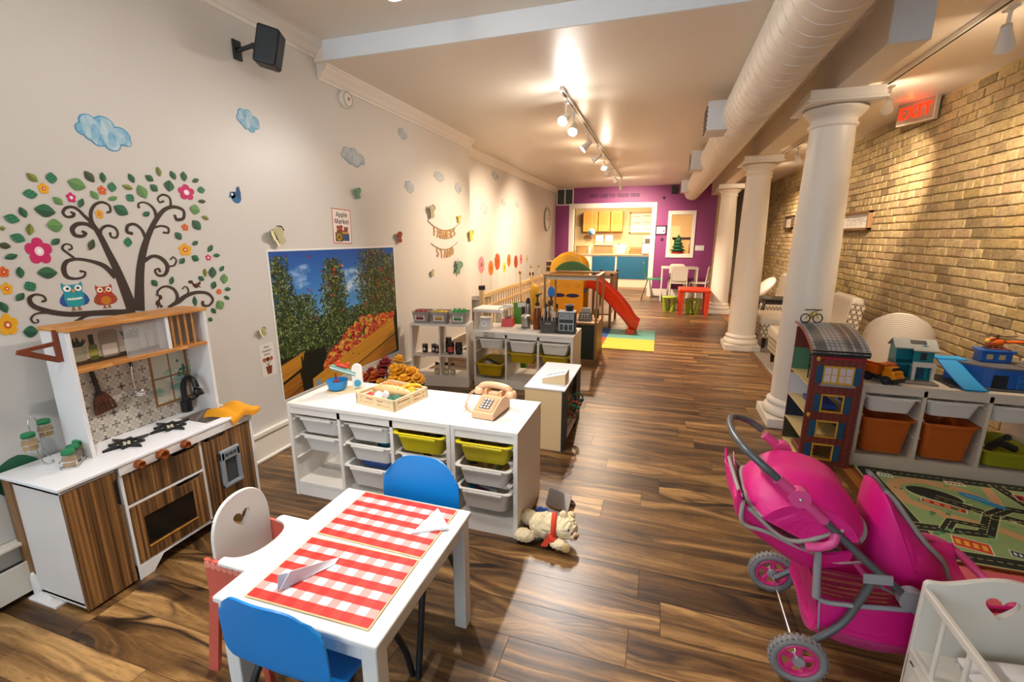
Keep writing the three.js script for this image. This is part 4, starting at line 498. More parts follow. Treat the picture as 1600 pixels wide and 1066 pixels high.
// hanging utensils
{
  const s = inKit('toy_spatula', 'brown slotted toy turner hanging on the tile backsplash', 'spatula'); const bl = new THREE.Shape(); bl.moveTo(-0.014, 0.02); bl.quadraticCurveTo(-0.045, -0.02, -0.045, -0.075); bl.lineTo(0.045, -0.075); bl.quadraticCurveTo(0.045, -0.02, 0.014, 0.02); bl.closePath();
  for (let i = -2; i <= 2; i++) { const q = new THREE.Path(); const x = i * 0.015; q.moveTo(x - 0.003, -0.025); q.lineTo(x - 0.004, -0.065); q.lineTo(x + 0.004, -0.065); q.lineTo(x + 0.003, -0.025); q.closePath(); bl.holes.push(q); }
  const sm = M(0x5a2a18, 0.35); part('blade', mv(rot(ext(bl, 0.006, 0.001), 0, 0, 0.14), 0.345, 0.755, 0.056), sm, s); part('handle', [tube([[0.342, 0.765, 0.06], [0.335, 0.82, 0.062], [0.328, 0.875, 0.06]], 0.009, 12, 8)], M(0x2e211a, 0.4), s); part('hook', tube([[0.328, 0.875, 0.06], [0.328, 0.895, 0.064], [0.328, 0.905, 0.05]], 0.003, 8, 6), chrome, s);
  const l = inKit('toy_ladle', 'small steel toy ladle hanging on the tile backsplash', 'ladle'); part('handle', tube([[0.485, 0.905, 0.056], [0.485, 0.88, 0.062], [0.48, 0.8, 0.062], [0.485, 0.735, 0.066]], 0.0045, 20, 8), chrome, l); part('bowl', mv(new THREE.SphereGeometry(0.03, 20, 10, 0, 2 * PI, PI / 2, PI / 2), 0.49, 0.738, 0.085), chrome, l); part('grip', bb(0.479, 0.491, 0.855, 0.885, 0.058, 0.067, 0.003), black, l);
}
// yellow cloth over the sink edge
{
  const c = inKit('yellow_cloth', 'mustard yellow cloth draped over the play sink', 'cloth');
  part('fabric', surf((u, v) => { const x = mix(0.69, 0.85, u), a = v; const z = mix(0.2, 0.37, Math.min(1, a * 1.25)); const hump = 0.035 * Math.sin(u * PI) * Math.sin(Math.min(1, a * 1.2) * PI) + 0.01 * Math.sin(u * 9 + v * 4); return [x + 0.02 * v + (u > 0.85 ? 0.01 : 0), 0.557 + hump - (a > 0.8 ? (a - 0.8) * 0.14 : 0) + (u < 0.15 ? -0.02 * (1 - u / 0.15) : 0), z]; }, 18, 18, 0.004), M(0xdd9410, 0.85, { sheen: 0.4 }), c);
  part('folded_corner', surf((u, v) => [0.842 + 0.022 * Math.sin(u * PI) + 0.004 * v, 0.56 - v * 0.05, mix(0.24, 0.33, u)], 10, 6, 0.003), M(0xdd9410, 0.85, { sheen: 0.4 }), c);
}
// spice jars in wire racks
{
  const glass = M(0xe9e2d0, 0.08, { transmission: 0.8, thickness: 0, ior: 1.4 }), lid = M(0x127a48, 0.4), fills = [0xc9a24a, 0xc2913a, 0xb58a3c, 0x3a2416, 0xbb9446, 0x2b2018];
  const jar = (label, x, y, z, f) => { const j = inKit('spice_jar', label, 'spice jar', 'toy spice jars'); j.position.set(KP[0] + z, y, KP[2] - x); part('glass', lathe([[0, 0], [0.021, 0], [0.023, 0.004], [0.023, 0.04], [0.017, 0.05], [0.017, 0.056]]), glass, j); part('spice', cyl(0.0205, 0.0205, 0.034, 0, 0.02, 0, 16), M(fills[f], 0.9), j); part('lid', lathe([[0, 0.07], [0.019, 0.07], [0.021, 0.067], [0.022, 0.054], [0, 0.054]]), lid, j); };
  jar('green-lidded spice jar high on the left of the tall wire stand', 0.07, 0.63, 0.08, 0); jar('green-lidded spice jar high at the back of the tall wire stand', 0.14, 0.655, 0.045, 4);
  jar('green-lidded spice jar at the front end of the low wire rack', 0.12, 0.553, 0.2, 2); jar('dark spice jar in the middle of the low wire rack', 0.155, 0.553, 0.165, 3); jar('green-lidded spice jar at the back end of the low wire rack', 0.195, 0.553, 0.13, 5);
  const r = inKit('wire_jar_stand', 'tall chrome wire stand holding two spice jars', 'wire rack'); const w = 0.0018; const loop = (x, y, z, rad) => mv(rot(new THREE.TorusGeometry(rad, w, 6, 24), PI / 2), x, y, z);
  part('holder', [loop(0.07, 0.655, 0.08, 0.026), loop(0.14, 0.68, 0.045, 0.026), loop(0.07, 0.63, 0.08, 0.02), loop(0.14, 0.655, 0.045, 0.02), ...[0, 1, 2].map((i) => rod([0.07 + 0.025 * Math.cos(i * 2.1), 0.655, 0.08 + 0.025 * Math.sin(i * 2.1)], [0.07 + 0.02 * Math.cos(i * 2.1), 0.63, 0.08 + 0.02 * Math.sin(i * 2.1)], w)), ...[0, 1, 2].map((i) => rod([0.14 + 0.025 * Math.cos(i * 2.1), 0.68, 0.045 + 0.025 * Math.sin(i * 2.1)], [0.14 + 0.02 * Math.cos(i * 2.1), 0.655, 0.045 + 0.02 * Math.sin(i * 2.1)], w))], chrome, r);
  part('frame', [tube([[0.09, 0.66, 0.065], [0.092, 0.6, 0.07], [0.1, 0.556, 0.08], [0.12, 0.552, 0.09], [0.13, 0.556, 0.07], [0.12, 0.6, 0.05], [0.115, 0.69, 0.05]], 0.0025, 40, 6), tube([[0.09, 0.66, 0.065], [0.088, 0.73, 0.06], [0.095, 0.75, 0.056], [0.11, 0.75, 0.052], [0.117, 0.73, 0.05], [0.115, 0.66, 0.05]], 0.0025, 30, 6), mv(rot(new THREE.TorusGeometry(0.008, 0.0018, 6, 16), 0, 0.5), 0.102, 0.757, 0.055)], chrome, r);
  const q = inKit('wire_jar_rack', 'low chrome wire rack with a row of spice jars', 'wire rack'); const d = V(0.075, 0, -0.07).normalize(); const c0 = [0.105, 0.215], c1 = [0.21, 0.115], nx = 0.0185, nz = 0.0198;
  const rect = (y) => tube([[c0[0] - nx, y, c0[1] - nz], [c0[0] + nx, y, c0[1] + nz], [c1[0] + nx, y, c1[1] + nz], [c1[0] - nx, y, c1[1] - nz]], w, 40, 6, true, 0.05);
  part('rail', [rect(0.58), rect(0.554)], chrome, q); part('upright', [0, 0.33, 0.66, 1].flatMap((u) => [-1, 1].map((s) => rod([mix(c0[0], c1[0], u) + s * nx, 0.552, mix(c0[1], c1[1], u) + s * nz], [mix(c0[0], c1[0], u) + s * nx, 0.582, mix(c0[1], c1[1], u) + s * nz], w))), chrome, q);
}
// ---------- children's table with placemats, chairs, doll high chair ----------
{
  const tw = M(0xdcdcd8, 0.34); const t = thing('play_table', 'white wooden children\'s table with gingham placemats on it', 'table', [-0.865, 0, -1.073]); const W = 0.535, D = 0.6;
  part('tabletop', box(W, 0.02, D, 0, 0.46, 0, 0.006), tw, t);
  part('apron', [bb(-W / 2 + 0.03, W / 2 - 0.03, 0.39, 0.45, D / 2 - 0.04, D / 2 - 0.022), bb(-W / 2 + 0.03, W / 2 - 0.03, 0.39, 0.45, -D / 2 + 0.022, -D / 2 + 0.04), bb(-W / 2 + 0.022, -W / 2 + 0.04, 0.39, 0.45, -D / 2 + 0.03, D / 2 - 0.03), bb(W / 2 - 0.04, W / 2 - 0.022, 0.39, 0.45, -D / 2 + 0.03, D / 2 - 0.03)], tw, t);
  for (const sx of [-1, 1]) for (const sz of [-1, 1]) part('leg', box(0.048, 0.45, 0.048, sx * (W / 2 - 0.032), 0.225, sz * (D / 2 - 0.032), 0.005), tw, t);
  part('blue_tape', bb(-0.02, 0.05, 0.405, 0.44, D / 2 - 0.0215, D / 2 - 0.0205), M(0x2f8fae, 0.5), t);
  const ging = canvasTex(560, 380, (g, W2, H2) => { g.fillStyle = '#efe9e4'; g.fillRect(0, 0, W2, H2); const n = 13, m = 9, cw = W2 / n, ch = H2 / m; for (let j = 0; j < m; j++) for (let i = 0; i < n; i++) { const a = j % 2 === 0, b = i % 2 === 0; g.fillStyle = a ? (b ? '#c6261f' : '#d23a30') : b ? '#dc9d98' : '#f0eef0'; g.fillRect(i * cw, j * ch, cw + 1, ch + 1); } });
  const gm = M(0xffffff, 0.45, { map: ging });
  const mat = (label, x, z, ry) => { const o = thing('placemat', label, 'placemat', [x, 0.4705, z], ry); part('backing', box(0.4, 0.003, 0.272, 0, 0.0015, 0, 0.001), M(0xd9b98a, 0.6), o); const g = box(0.39, 0.001, 0.262, 0, 0.0034, 0); const q = g.attributes.position, u = g.attributes.uv; for (let i = 0; i < q.count; i++) u.setXY(i, q.getX(i) / 0.39 + 0.5, 0.5 - q.getZ(i) / 0.262); part('checked_print', g, gm, o); };
  mat('red gingham placemat at the far end of the table', -0.845, -1.225, -0.01); mat('red gingham placemat at the near end of the table', -0.846, -0.94, 0.02);
  const nap = M(0xe8eaf0, 0.7);
  solo('paper_napkin', 'white folded paper napkin on the far placemat', 'napkin', [mv(rot(ext(shape([[0, 0], [0.115, 0.055], [0.03, 0.16]]), 0.003, 0.0005), -PI / 2), 0, 0.0, 0), mv(rot(ext(shape([[0.002, 0.003], [0.11, 0.055], [0.032, 0.152]]), 0.002), -PI / 2), 0, 0.004, 0)], nap, [-0.735, 0.4755, -1.18], 0.08);
  solo('paper_napkin', 'white folded paper napkin standing up on the near placemat', 'napkin', [surf((u, v) => [mix(0, 0.09, u) + 0.02 * v * (1 - u), v * 0.045 * (1 - u * 0.9) + 0.001, -u * 0.13 - v * 0.03], 8, 8, 0.002), surf((u, v) => [mix(-0.006, 0.088, u), v * 0.045 * (1 - u), -u * 0.13 - v * 0.01 - 0.002], 8, 8, 0.002), mv(rot(ext(shape([[0, 0], [0.09, 0.13], [0.02, 0.09]]), 0.002), -PI / 2), 0, 0.0005, 0)], nap, [-0.96, 0.4755, -0.84], 0.1);
}
{ // blue shell chairs
  const blue = M(0x0582d2, 0.4), leg = M(0x1b2026, 0.4);
  const make = (label, p, ry) => { const c = thing('blue_chair', label, 'chair', p, ry, 'blue school chairs');
    part('shell', surf((u, v) => { const a = u * 2 - 1; if (v < 0.45) { const k = v / 0.45; return [a * (0.155 + 0.01 * k), 0.3 + 0.018 * a * a - 0.012 * Math.sin(k * PI) - 0.02 * Math.pow(1 - k, 4) * 1.2, mix(0.17, -0.12, k)]; }
      const k = (v - 0.45) / 0.55, w = 0.168 * (1 - 0.12 * Math.pow(k, 6)) * (k < 0.3 ? 1 - 0.12 * Math.sin(k / 0.3 * PI) : 1); const ang = Math.min(1, k / 0.25); return [a * w, 0.3 + 0.29 * k + 0.0 - 0.075 * Math.pow(Math.abs(a), 4) * Math.pow(k, 4), -0.12 - 0.05 * Math.sin(ang * PI / 2) - 0.045 * k + 0.03 * a * a * k]; }, 20, 32, 0.006), blue, c);
    for (const s of [-1, 1]) { part('leg', tube([[s * 0.12, 0.285, 0.0], [s * 0.145, 0.27, 0.09], [s * 0.16, 0.15, 0.15], [s * 0.165, 0.0, 0.19]], 0.011, 24, 10), leg, c); part('leg', tube([[s * 0.12, 0.285, 0.0], [s * 0.145, 0.27, -0.09], [s * 0.16, 0.15, -0.15], [s * 0.165, 0.0, -0.19]], 0.011, 24, 10), leg, c); }
    part('seat_brace', [rod([-0.13, 0.28, 0.05], [0.13, 0.28, 0.05], 0.009), rod([-0.13, 0.28, -0.06], [0.13, 0.28, -0.06], 0.009)], leg, c); return c; };
  make('blue plastic school chair at the near end of the gingham table', [-0.87, 0, -0.905], PI);
  make('blue plastic school chair tucked at the far end of the gingham table', [-0.85, 0, -1.275], 0.02);
}
{ // doll high chair
  const h = thing('doll_high_chair', 'white and coral doll high chair with a heart cut-out back', 'doll chair', [-1.235, 0, -1.03], PI / 2); const w = M(0xdedbd4, 0.4), co = M(0xcb5f50, 0.45);
  // local x along -z, local z toward +x
  const b = new THREE.Shape(); b.moveTo(-0.11, 0.3); b.lineTo(-0.11, 0.47); b.bezierCurveTo(-0.11, 0.58, -0.06, 0.615, 0, 0.615); b.bezierCurveTo(0.06, 0.615, 0.11, 0.58, 0.11, 0.47); b.lineTo(0.11, 0.3); b.closePath(); b.holes.push(heart(0.07, 0, 0.52));
  part('back_panel', mv(ext(b, 0.014, 0.003, 20), 0, 0, -0.075), w, h);
  for (const s of [-1, 1]) { part('side_panel', mv(rot(ext(shape([[-0.1, 0.27], [0.1, 0.27], [0.1, 0.44], [-0.1, 0.44]]), 0.012, 0.002), 0, PI / 2), s * 0.117 - 0.006, 0, 0), co, h); part('leg', bar([s * 0.125, 0, -0.13], [s * 0.117, 0.3, -0.08], 0.016, 0.035), co, h); part('leg', bar([s * 0.125, 0, 0.12], [s * 0.117, 0.3, 0.08], 0.016, 0.035), co, h);
    part('scallop_trim', [...Array(8)].map((_, i) => rot(cyl(0.012, 0.012, 0.002, 0, 0, 0, 12), 0, 0, PI / 2).translate(s * 0.125, 0.425, -0.085 + i * 0.024)), M(0xe58a78, 0.5), h); }
  part('seat', bb(-0.11, 0.11, 0.29, 0.305, -0.08, 0.09), w, h); part('footrest', bb(-0.12, 0.12, 0.12, 0.132, 0.07, 0.13), w, h);
  const tr = new THREE.Shape(); tr.moveTo(-0.135, -0.02); tr.lineTo(-0.135, 0.1); tr.lineTo(0.135, 0.1); tr.lineTo(0.135, -0.02); tr.quadraticCurveTo(0.13, -0.035, 0.105, -0.03); tr.lineTo(0.1, 0.0); tr.quadraticCurveTo(0.08, 0.055, 0, 0.055); tr.quadraticCurveTo(-0.08, 0.055, -0.1, 0.0); tr.lineTo(-0.105, -0.03); tr.quadraticCurveTo(-0.13, -0.035, -0.135, -0.02);
  part('tray', mv(rot(ext(tr, 0.012, 0.003), PI / 2), 0, 0.454, 0.0), w, h);
}

// ---------- storage units with sliding bins ----------
const unitWhite = M(0xe2ddd4, 0.42);
function storageUnit(name, label, p, cols, pitch, depth, h, extra = 0.025, mat = unitWhite, ry = 0) {   // local origin: front left floor corner, runs +x, back at -z
  const W = cols * pitch + extra, u = thing(name, label, 'storage unit', p, ry); const t = 0.022;
  part('top', bb(0, W, h - t, h, -depth, 0, 0.002), mat, u); for (const s of [0, 1]) part('side', bb(s ? W - t : 0, s ? W : t, 0, h - t, -depth, 0, 0.002), mat, u);
  part('base', [bb(t, W - t, 0.07, 0.085, -depth, -0.006), bb(t, W - t, 0.0, 0.07, -0.02, -0.008)], mat, u); part('front_rail', bb(t, W - t, h - 0.06, h - t, -0.02, -0.004), mat, u);
  for (let i = 1; i < cols; i++) part('divider', bb(i * pitch + 0.003, i * pitch + 0.022, 0.085, h - t, -depth, -0.004), mat, u);
  for (let i = 0; i < cols; i++) part('runner', [0.46, 0.345, 0.225].filter((y) => y < h - 0.08).flatMap((y) => [[i * pitch + 0.022, i * pitch + 0.036], [(i + 1) * pitch - 0.011, (i + 1) * pitch + 0.003]].map(([a, b]) => bb(a, b, y, y + 0.008, -depth + 0.03, -0.012, 0.002))), mat, u);
  u.userData.cols = undefined; delete u.userData.cols; return u;
}
const binMats = { white: M(0xe0dcd4, 0.4), yellow: M(0xc7b414, 0.38), orange: M(0xb85a1c, 0.4), blue: M(0x1a5cae, 0.4), mustard: M(0xb7990f, 0.4), lime: M(0x9a9a1c, 0.4) };
function bin(label, colour, ux, uy, uz, col, pitch, rimY, deep, pull, kind, depth = 0.4) {
  const w = pitch - 0.038, b = thing('storage_bin', label, 'storage bin', [ux + col * pitch + 0.0125 + pitch / 2, uy + rimY - deep, uz - depth / 2 + pull], 0, 'sliding storage bins'), m = binMats[colour];
  part('tub', tub(w - 0.02, depth - 0.02, deep, 0.022, 0.004, 0.03), m, b);
  const s = rrect(w + 0.012, depth, 0.03); s.holes.push(rrect(w - 0.03, depth - 0.03, 0.025)); part('rim', mv(rot(ext(s, 0.008, 0.002), -PI / 2), 0, deep - 0.004, 0), m, b);
  part('grip_lip', [bb(-w * 0.36, w * 0.36, deep - 0.016, deep - 0.004, depth / 2 - 0.004, depth / 2 + 0.003, 0.003)], m, b);
  return b;
}
const toyMix = (label, name, cat, x, y, z, w, d, mats, n, kind = 0) => { for (let i = 0; i < n; i++) { const px = x + rr(-w / 2, w / 2), pz = z + rr(-d / 2, d / 2), s = rr(0.022, 0.034); const m = mats[i % mats.length]; const g = i % 3 === 0 ? [box(s * 2.4, s, s * 1.2, 0, 0, 0, 0.006), sph(s * 0.5, s * 0.6, s * 0.5, 0)] : i % 3 === 1 ? [lathe([[0, -s], [s * 0.7, -s * 0.8], [s * 0.6, 0], [s * 0.25, s * 0.6], [s * 0.3, s], [0, s]])] : [rot(cyl(s * 0.5, s * 0.35, s * 3.4, 0, 0, 0, 12), 0, 0, PI / 2), sph(s * 0.6, s * 1.7, 0, 0)]; const o = solo(name, ['blocky', 'bottle-shaped', 'rod-shaped'][i % 3] + ' ' + (m.userData.tone || 'small') + ' ' + label, cat, g, m, [px, y + s * 0.6 + 0.012 * (i % 2), pz], rr(0, 6), label); } };
// ---- front unit: three columns plus one column
const FX = -1.915, FZ = -1.88;
storageUnit('storage_unit', 'long white three-column storage unit in front of the poster', [FX, 0, FZ], 3, 0.322, 0.44, 0.56);
storageUnit('storage_unit', 'narrow white one-column storage unit with the telephone on it', [FX + 0.993, 0, FZ], 1, 0.32, 0.44, 0.56);
{
  const R = [0.48, 0.363, 0.243], B = (l, c, col, r, pull = -0.012, deep = 0.1) => bin(l, c, FX, 0, FZ, col, 0.322, R[r], deep, pull);
  B('white bin at the top of the leftmost column, front storage unit', 'white', 0, 0); B('white bin second down in the leftmost column, front storage unit', 'white', 0, 1, -0.03);
  B('white bin at the top of the second column, front storage unit', 'white', 1, 0); B('white bin second down in the second column, front storage unit', 'white', 1, 1); B('white bin third down in the second column, with blue toys', 'white', 1, 2, 0.01, 0.12);
  B('yellow bin at the top of the third column, behind the blue chair', 'yellow', 2, 0, 0.02); B('white bin second down in the third column, behind the blue chair', 'white', 2, 1, 0.0); B('white bin third down in the third column, behind the blue chair', 'white', 2, 2, 0.0);
  const x1 = FX + 0.993, C = (l, c, r, pull, deep = 0.1) => bin(l, c, x1, 0, FZ, 0, 0.32, R[r], deep, pull);
  C('yellow bin at the top of the single column under the telephone', 'yellow', 0, 0.02); C('white bin in the middle of the single column, filled with wooden toys', 'white', 1, 0.03); C('white bin at the bottom of the single column, holding papers', 'white', 2, 0.03, 0.11);
  const bl = [binMats.blue, M(0x0f6f98, 0.4)], tone = (c, t) => { const m = M(c, 0.6); m.userData.tone = t; return m; }, dk = [tone(0x4a3a2a, 'dark brown'), tone(0x8a6a3a, 'tan'), tone(0x3a5a3a, 'green'), tone(0x9a7a5a, 'beige')], cy = FZ - 0.17;
  const cx = (i) => FX + i * 0.322 + 0.17;
  solo('blue_toy_boat', 'blue plastic toy tray lying in the third-row bin', 'toy', [tub(0.2, 0.16, 0.05, 0.02, 0.004, 0.03), surf((u, v) => [mix(-0.09, 0.09, u), 0.04 + 0.02 * Math.sin(u * 7) * v, mix(-0.06, 0.07, v)], 12, 6, 0.003)], binMats.blue, [cx(1) + 0.005, 0.205, FZ - 0.14]);
  solo('teal_toy_block', 'teal toy block in the second-row bin', 'toy', [box(0.12, 0.06, 0.07, 0, 0.03, 0, 0.01), box(0.06, 0.03, 0.06, 0.02, 0.07, 0, 0.006)], M(0x146f8c, 0.4), [cx(1) + 0.06, 0.285, FZ - 0.14]);
  solo('orange_toy_plank', 'orange wooden toy lying in the top left bin', 'toy', [box(0.13, 0.03, 0.05, 0, 0.015, 0, 0.006), cylX(0.014, 0.15, 0, 0.035, 0)], M(0xb0652c, 0.5), [cx(0) + 0.04, 0.462, FZ - 0.12]);
  toyMix('toy in the yellow bin behind the blue chair', 'bin_toy', 'toy', cx(2), 0.42, FZ - 0.13, 0.18, 0.2, dk, 7); toyMix('toy in the white bin behind the blue chair', 'bin_toy', 'toy', cx(2), 0.305, FZ - 0.12, 0.18, 0.16, dk, 5);
  toyMix('toy in the middle bin under the telephone', 'bin_toy', 'toy', x1 + 0.172, 0.305, FZ - 0.11, 0.18, 0.16, [tone(0xa87a4a, 'light wood'), tone(0x7a4a2a, 'reddish wood'), tone(0xb89a5a, 'straw'), tone(0x55603a, 'olive')], 9); toyMix('toy in the yellow bin under the telephone', 'bin_toy', 'toy', x1 + 0.17, 0.42, FZ - 0.13, 0.18, 0.18, dk, 5);
  for (const [i, c] of [[0, 0x2a8fb0], [1, 0x7a5a86], [2, 0xd6d2cc]].entries()) solo('paper_sheet', ['blue leaflet in the bottom bin under the telephone', 'purple leaflet in the bottom bin under the telephone', 'white printed leaflet in the bottom bin under the telephone'][i], 'leaflet', [box(0.15, 0.004, 0.11, 0, 0.002, 0, 0.001), box(0.146, 0.003, 0.1, 0.006, 0.006, 0.004, 0.001)], M(c[1], 0.5), [x1 + 0.13 + i * 0.035, 0.2 + i * 0.014, FZ - 0.1], 0.3 + i * 0.5);
}

// ---------- things on and around the front unit ----------
const birch = M(0xddc59a, 0.5), birchEdge = M(0xc9a875, 0.55);
{ // toy stand mixer
  const t = thing('toy_mixer', 'wooden toy stand mixer with a blue bowl on the storage unit', 'toy mixer', [-1.77, 0.56, -2.13], 0.55);
  const base = new THREE.Shape(); base.absarc(0, 0, 0.062, PI * 0.35, PI * 1.65); base.lineTo(0.15, -0.045); base.lineTo(0.15, 0.045); base.closePath();
  part('base_board', rot(ext(base, 0.01, 0.002, 20), -PI / 2), birch, t);
  part('bowl', lathe([[0, 0.012], [0.042, 0.012], [0.05, 0.02], [0.062, 0.07], [0.058, 0.07], [0.046, 0.024], [0, 0.02]]), M(0x0f86c8, 0.35), t);
  const col = new THREE.Shape(); col.moveTo(-0.03, 0); col.lineTo(-0.03, 0.12); col.absarc(0, 0.12, 0.03, PI, 0, true); col.lineTo(0.03, 0); col.closePath(); part('column', mv(rot(ext(col, 0.026, 0.003, 14), 0, 0), 0.115, 0.01, -0.013), M(0xe6e2da, 0.4), t);
  part('dial', rot(cyl(0.02, 0.018, 0.014, 0, 0.02, 0, 20), PI / 2).translate(0.115, 0.045, 0), M(0x2b8fae, 0.4), t);
  const arm = part('arm', [rot(box(0.15, 0.03, 0.034, 0, 0, 0, 0.01), 0, 0, -0.38).translate(0.04, 0.125, 0)], M(0x6fa49a, 0.4), t); part('arm_stripe', rot(box(0.152, 0.006, 0.036, 0, 0, 0), 0, 0, -0.38).translate(0.04, 0.125, 0), M(0xe8e8e0, 0.4), arm);
  part('arm_top', [rot(box(0.07, 0.016, 0.03, 0, 0, 0, 0.006), 0, 0, -0.3).translate(0.035, 0.155, 0), sph(0.013, 0.065, 0.16, 0), sph(0.012, 0.015, 0.175, 0)], M(0xcf3a22, 0.4), t);
  part('whisk', [cyl(0.005, 0.005, 0.05, -0.005, 0.085, 0), ...[0, 1, 2, 3].map((i) => { const g = new THREE.TorusGeometry(0.016, 0.003, 6, 20); g.scale(1, 1.2, 1); return rot(g, 0, i * PI / 4).translate(-0.005, 0.05, 0); })], M(0xa01c2e, 0.4), t);
}
{ // crate of play food
  const c = thing('wooden_crate', 'small slotted wooden crate of play food on the storage unit', 'crate', [-1.375, 0.56, -2.095], -0.2); const W = 0.28, D = 0.27, H = 0.062;
  const side = (w) => { const s = shape([[-w / 2, 0], [w / 2, 0], [w / 2, H], [-w / 2, H]]); for (const [a, b] of [[-0.38, -0.06], [0.06, 0.38]]) for (const y of [0.02, 0.042]) { const h = new THREE.Path(); h.moveTo(a * w, y - 0.004); h.lineTo(b * w, y - 0.004); h.lineTo(b * w, y + 0.004); h.lineTo(a * w, y + 0.004); h.closePath(); s.holes.push(h); } return ext(s, 0.009, 0.001); };
  for (const z of [D / 2 - 0.009, -D / 2]) part('side_panel', mv(side(W), 0, 0, z), birch, c); for (const x of [W / 2 - 0.009, -W / 2]) part('side_panel', mv(rot(side(D), 0, PI / 2), x, 0, 0), birch, c);
  part('bottom', bb(-W / 2 + 0.009, W / 2 - 0.009, 0.002, 0.008, -D / 2 + 0.009, D / 2 - 0.009), birch, c);
  const put = (n, l, cat, g, m, x, y, z, r = 0) => solo(n, l, cat, g, m, [-1.375 + x, 0.56 + y, -2.095 + z], r);
  put('toy_baguette', 'long wooden toy baguette lying across the crate', 'toy bread', [rot(sph(0.032, 0, 0, 0, 1, 4, 0.9, 20), 0, 0, PI / 2), ...[-2, -1, 0, 1, 2].map((i) => rot(box(0.004, 0.006, 0.05, 0, 0, 0, 0.002), 0, 0.6).translate(i * 0.04, 0.027, 0))], M(0xd9b47e, 0.5), 0.0, 0.055, 0.0, -0.1);
  put('toy_tomato', 'red wooden toy tomato slice at the left of the crate', 'toy food', [sph(0.024, 0, 0, 0, 1, 0.8, 1), cyl(0.003, 0.003, 0.01, 0, 0.022, 0)], M(0xc2281e, 0.4), -0.1, 0.035, 0.065);
  put('toy_onion', 'white wooden toy onion half in the crate', 'toy food', [lathe([[0, 0], [0.026, 0.006], [0.03, 0.02], [0.018, 0.036], [0.005, 0.046], [0, 0.046]])], M(0xe6e4de, 0.45), -0.035, 0.03, 0.08, 0.4);
  put('toy_carton', 'white wooden toy milk carton in the crate', 'toy food', [box(0.035, 0.05, 0.035, 0, 0.025, 0, 0.003), rot(ext(shape([[-0.0175, 0], [0.0175, 0], [0, 0.018]]), 0.035), 0, 0).translate(0, 0.05, -0.0175)], M(0xe9e8ea, 0.5), 0.005, 0.012, 0.075, 0.5);
  put('toy_lettuce', 'dark green toy cabbage in the front of the crate', 'toy food', [sph(0.03, 0, 0, 0), ...[...Array(7)].map((_, i) => sph(0.02, Math.cos(i * 0.9) * 0.02, 0.006, Math.sin(i * 0.9) * 0.02, 1, 0.7, 1, 10))], M(0x1f5a48, 0.55), 0.06, 0.035, 0.075);
  put('toy_pepper', 'yellow toy pepper at the right of the crate', 'toy food', [sph(0.026, 0, 0, 0, 0.9, 1.1, 0.9), sph(0.02, 0.014, -0.006, 0.01), sph(0.02, -0.012, -0.006, 0.012), cyl(0.004, 0.003, 0.016, 0, 0.034, 0)], M(0xd9a414, 0.4), 0.1, 0.05, -0.035);
  put('toy_banana', 'yellow toy banana at the back right of the crate', 'toy food', [tube([[-0.05, 0, 0], [-0.02, 0.012, 0.008], [0.02, 0.012, 0.008], [0.05, 0, -0.004]], 0.013, 20, 10), sph(0.008, 0.052, 0, -0.005)], M(0xe0ab1c, 0.4), 0.075, 0.058, -0.075, 0.6);
  put('toy_carrot', 'orange toy carrot at the back of the crate', 'toy food', [rot(cyl(0.004, 0.016, 0.09, 0, 0, 0), 0, 0, 1.4), rot(sph(0.012, 0, 0, 0, 0.5, 1.6, 0.5), 0, 0, 1.4).translate(-0.05, 0.008, 0)], M(0xd9722c, 0.45), -0.04, 0.055, -0.09, 0.3);
}
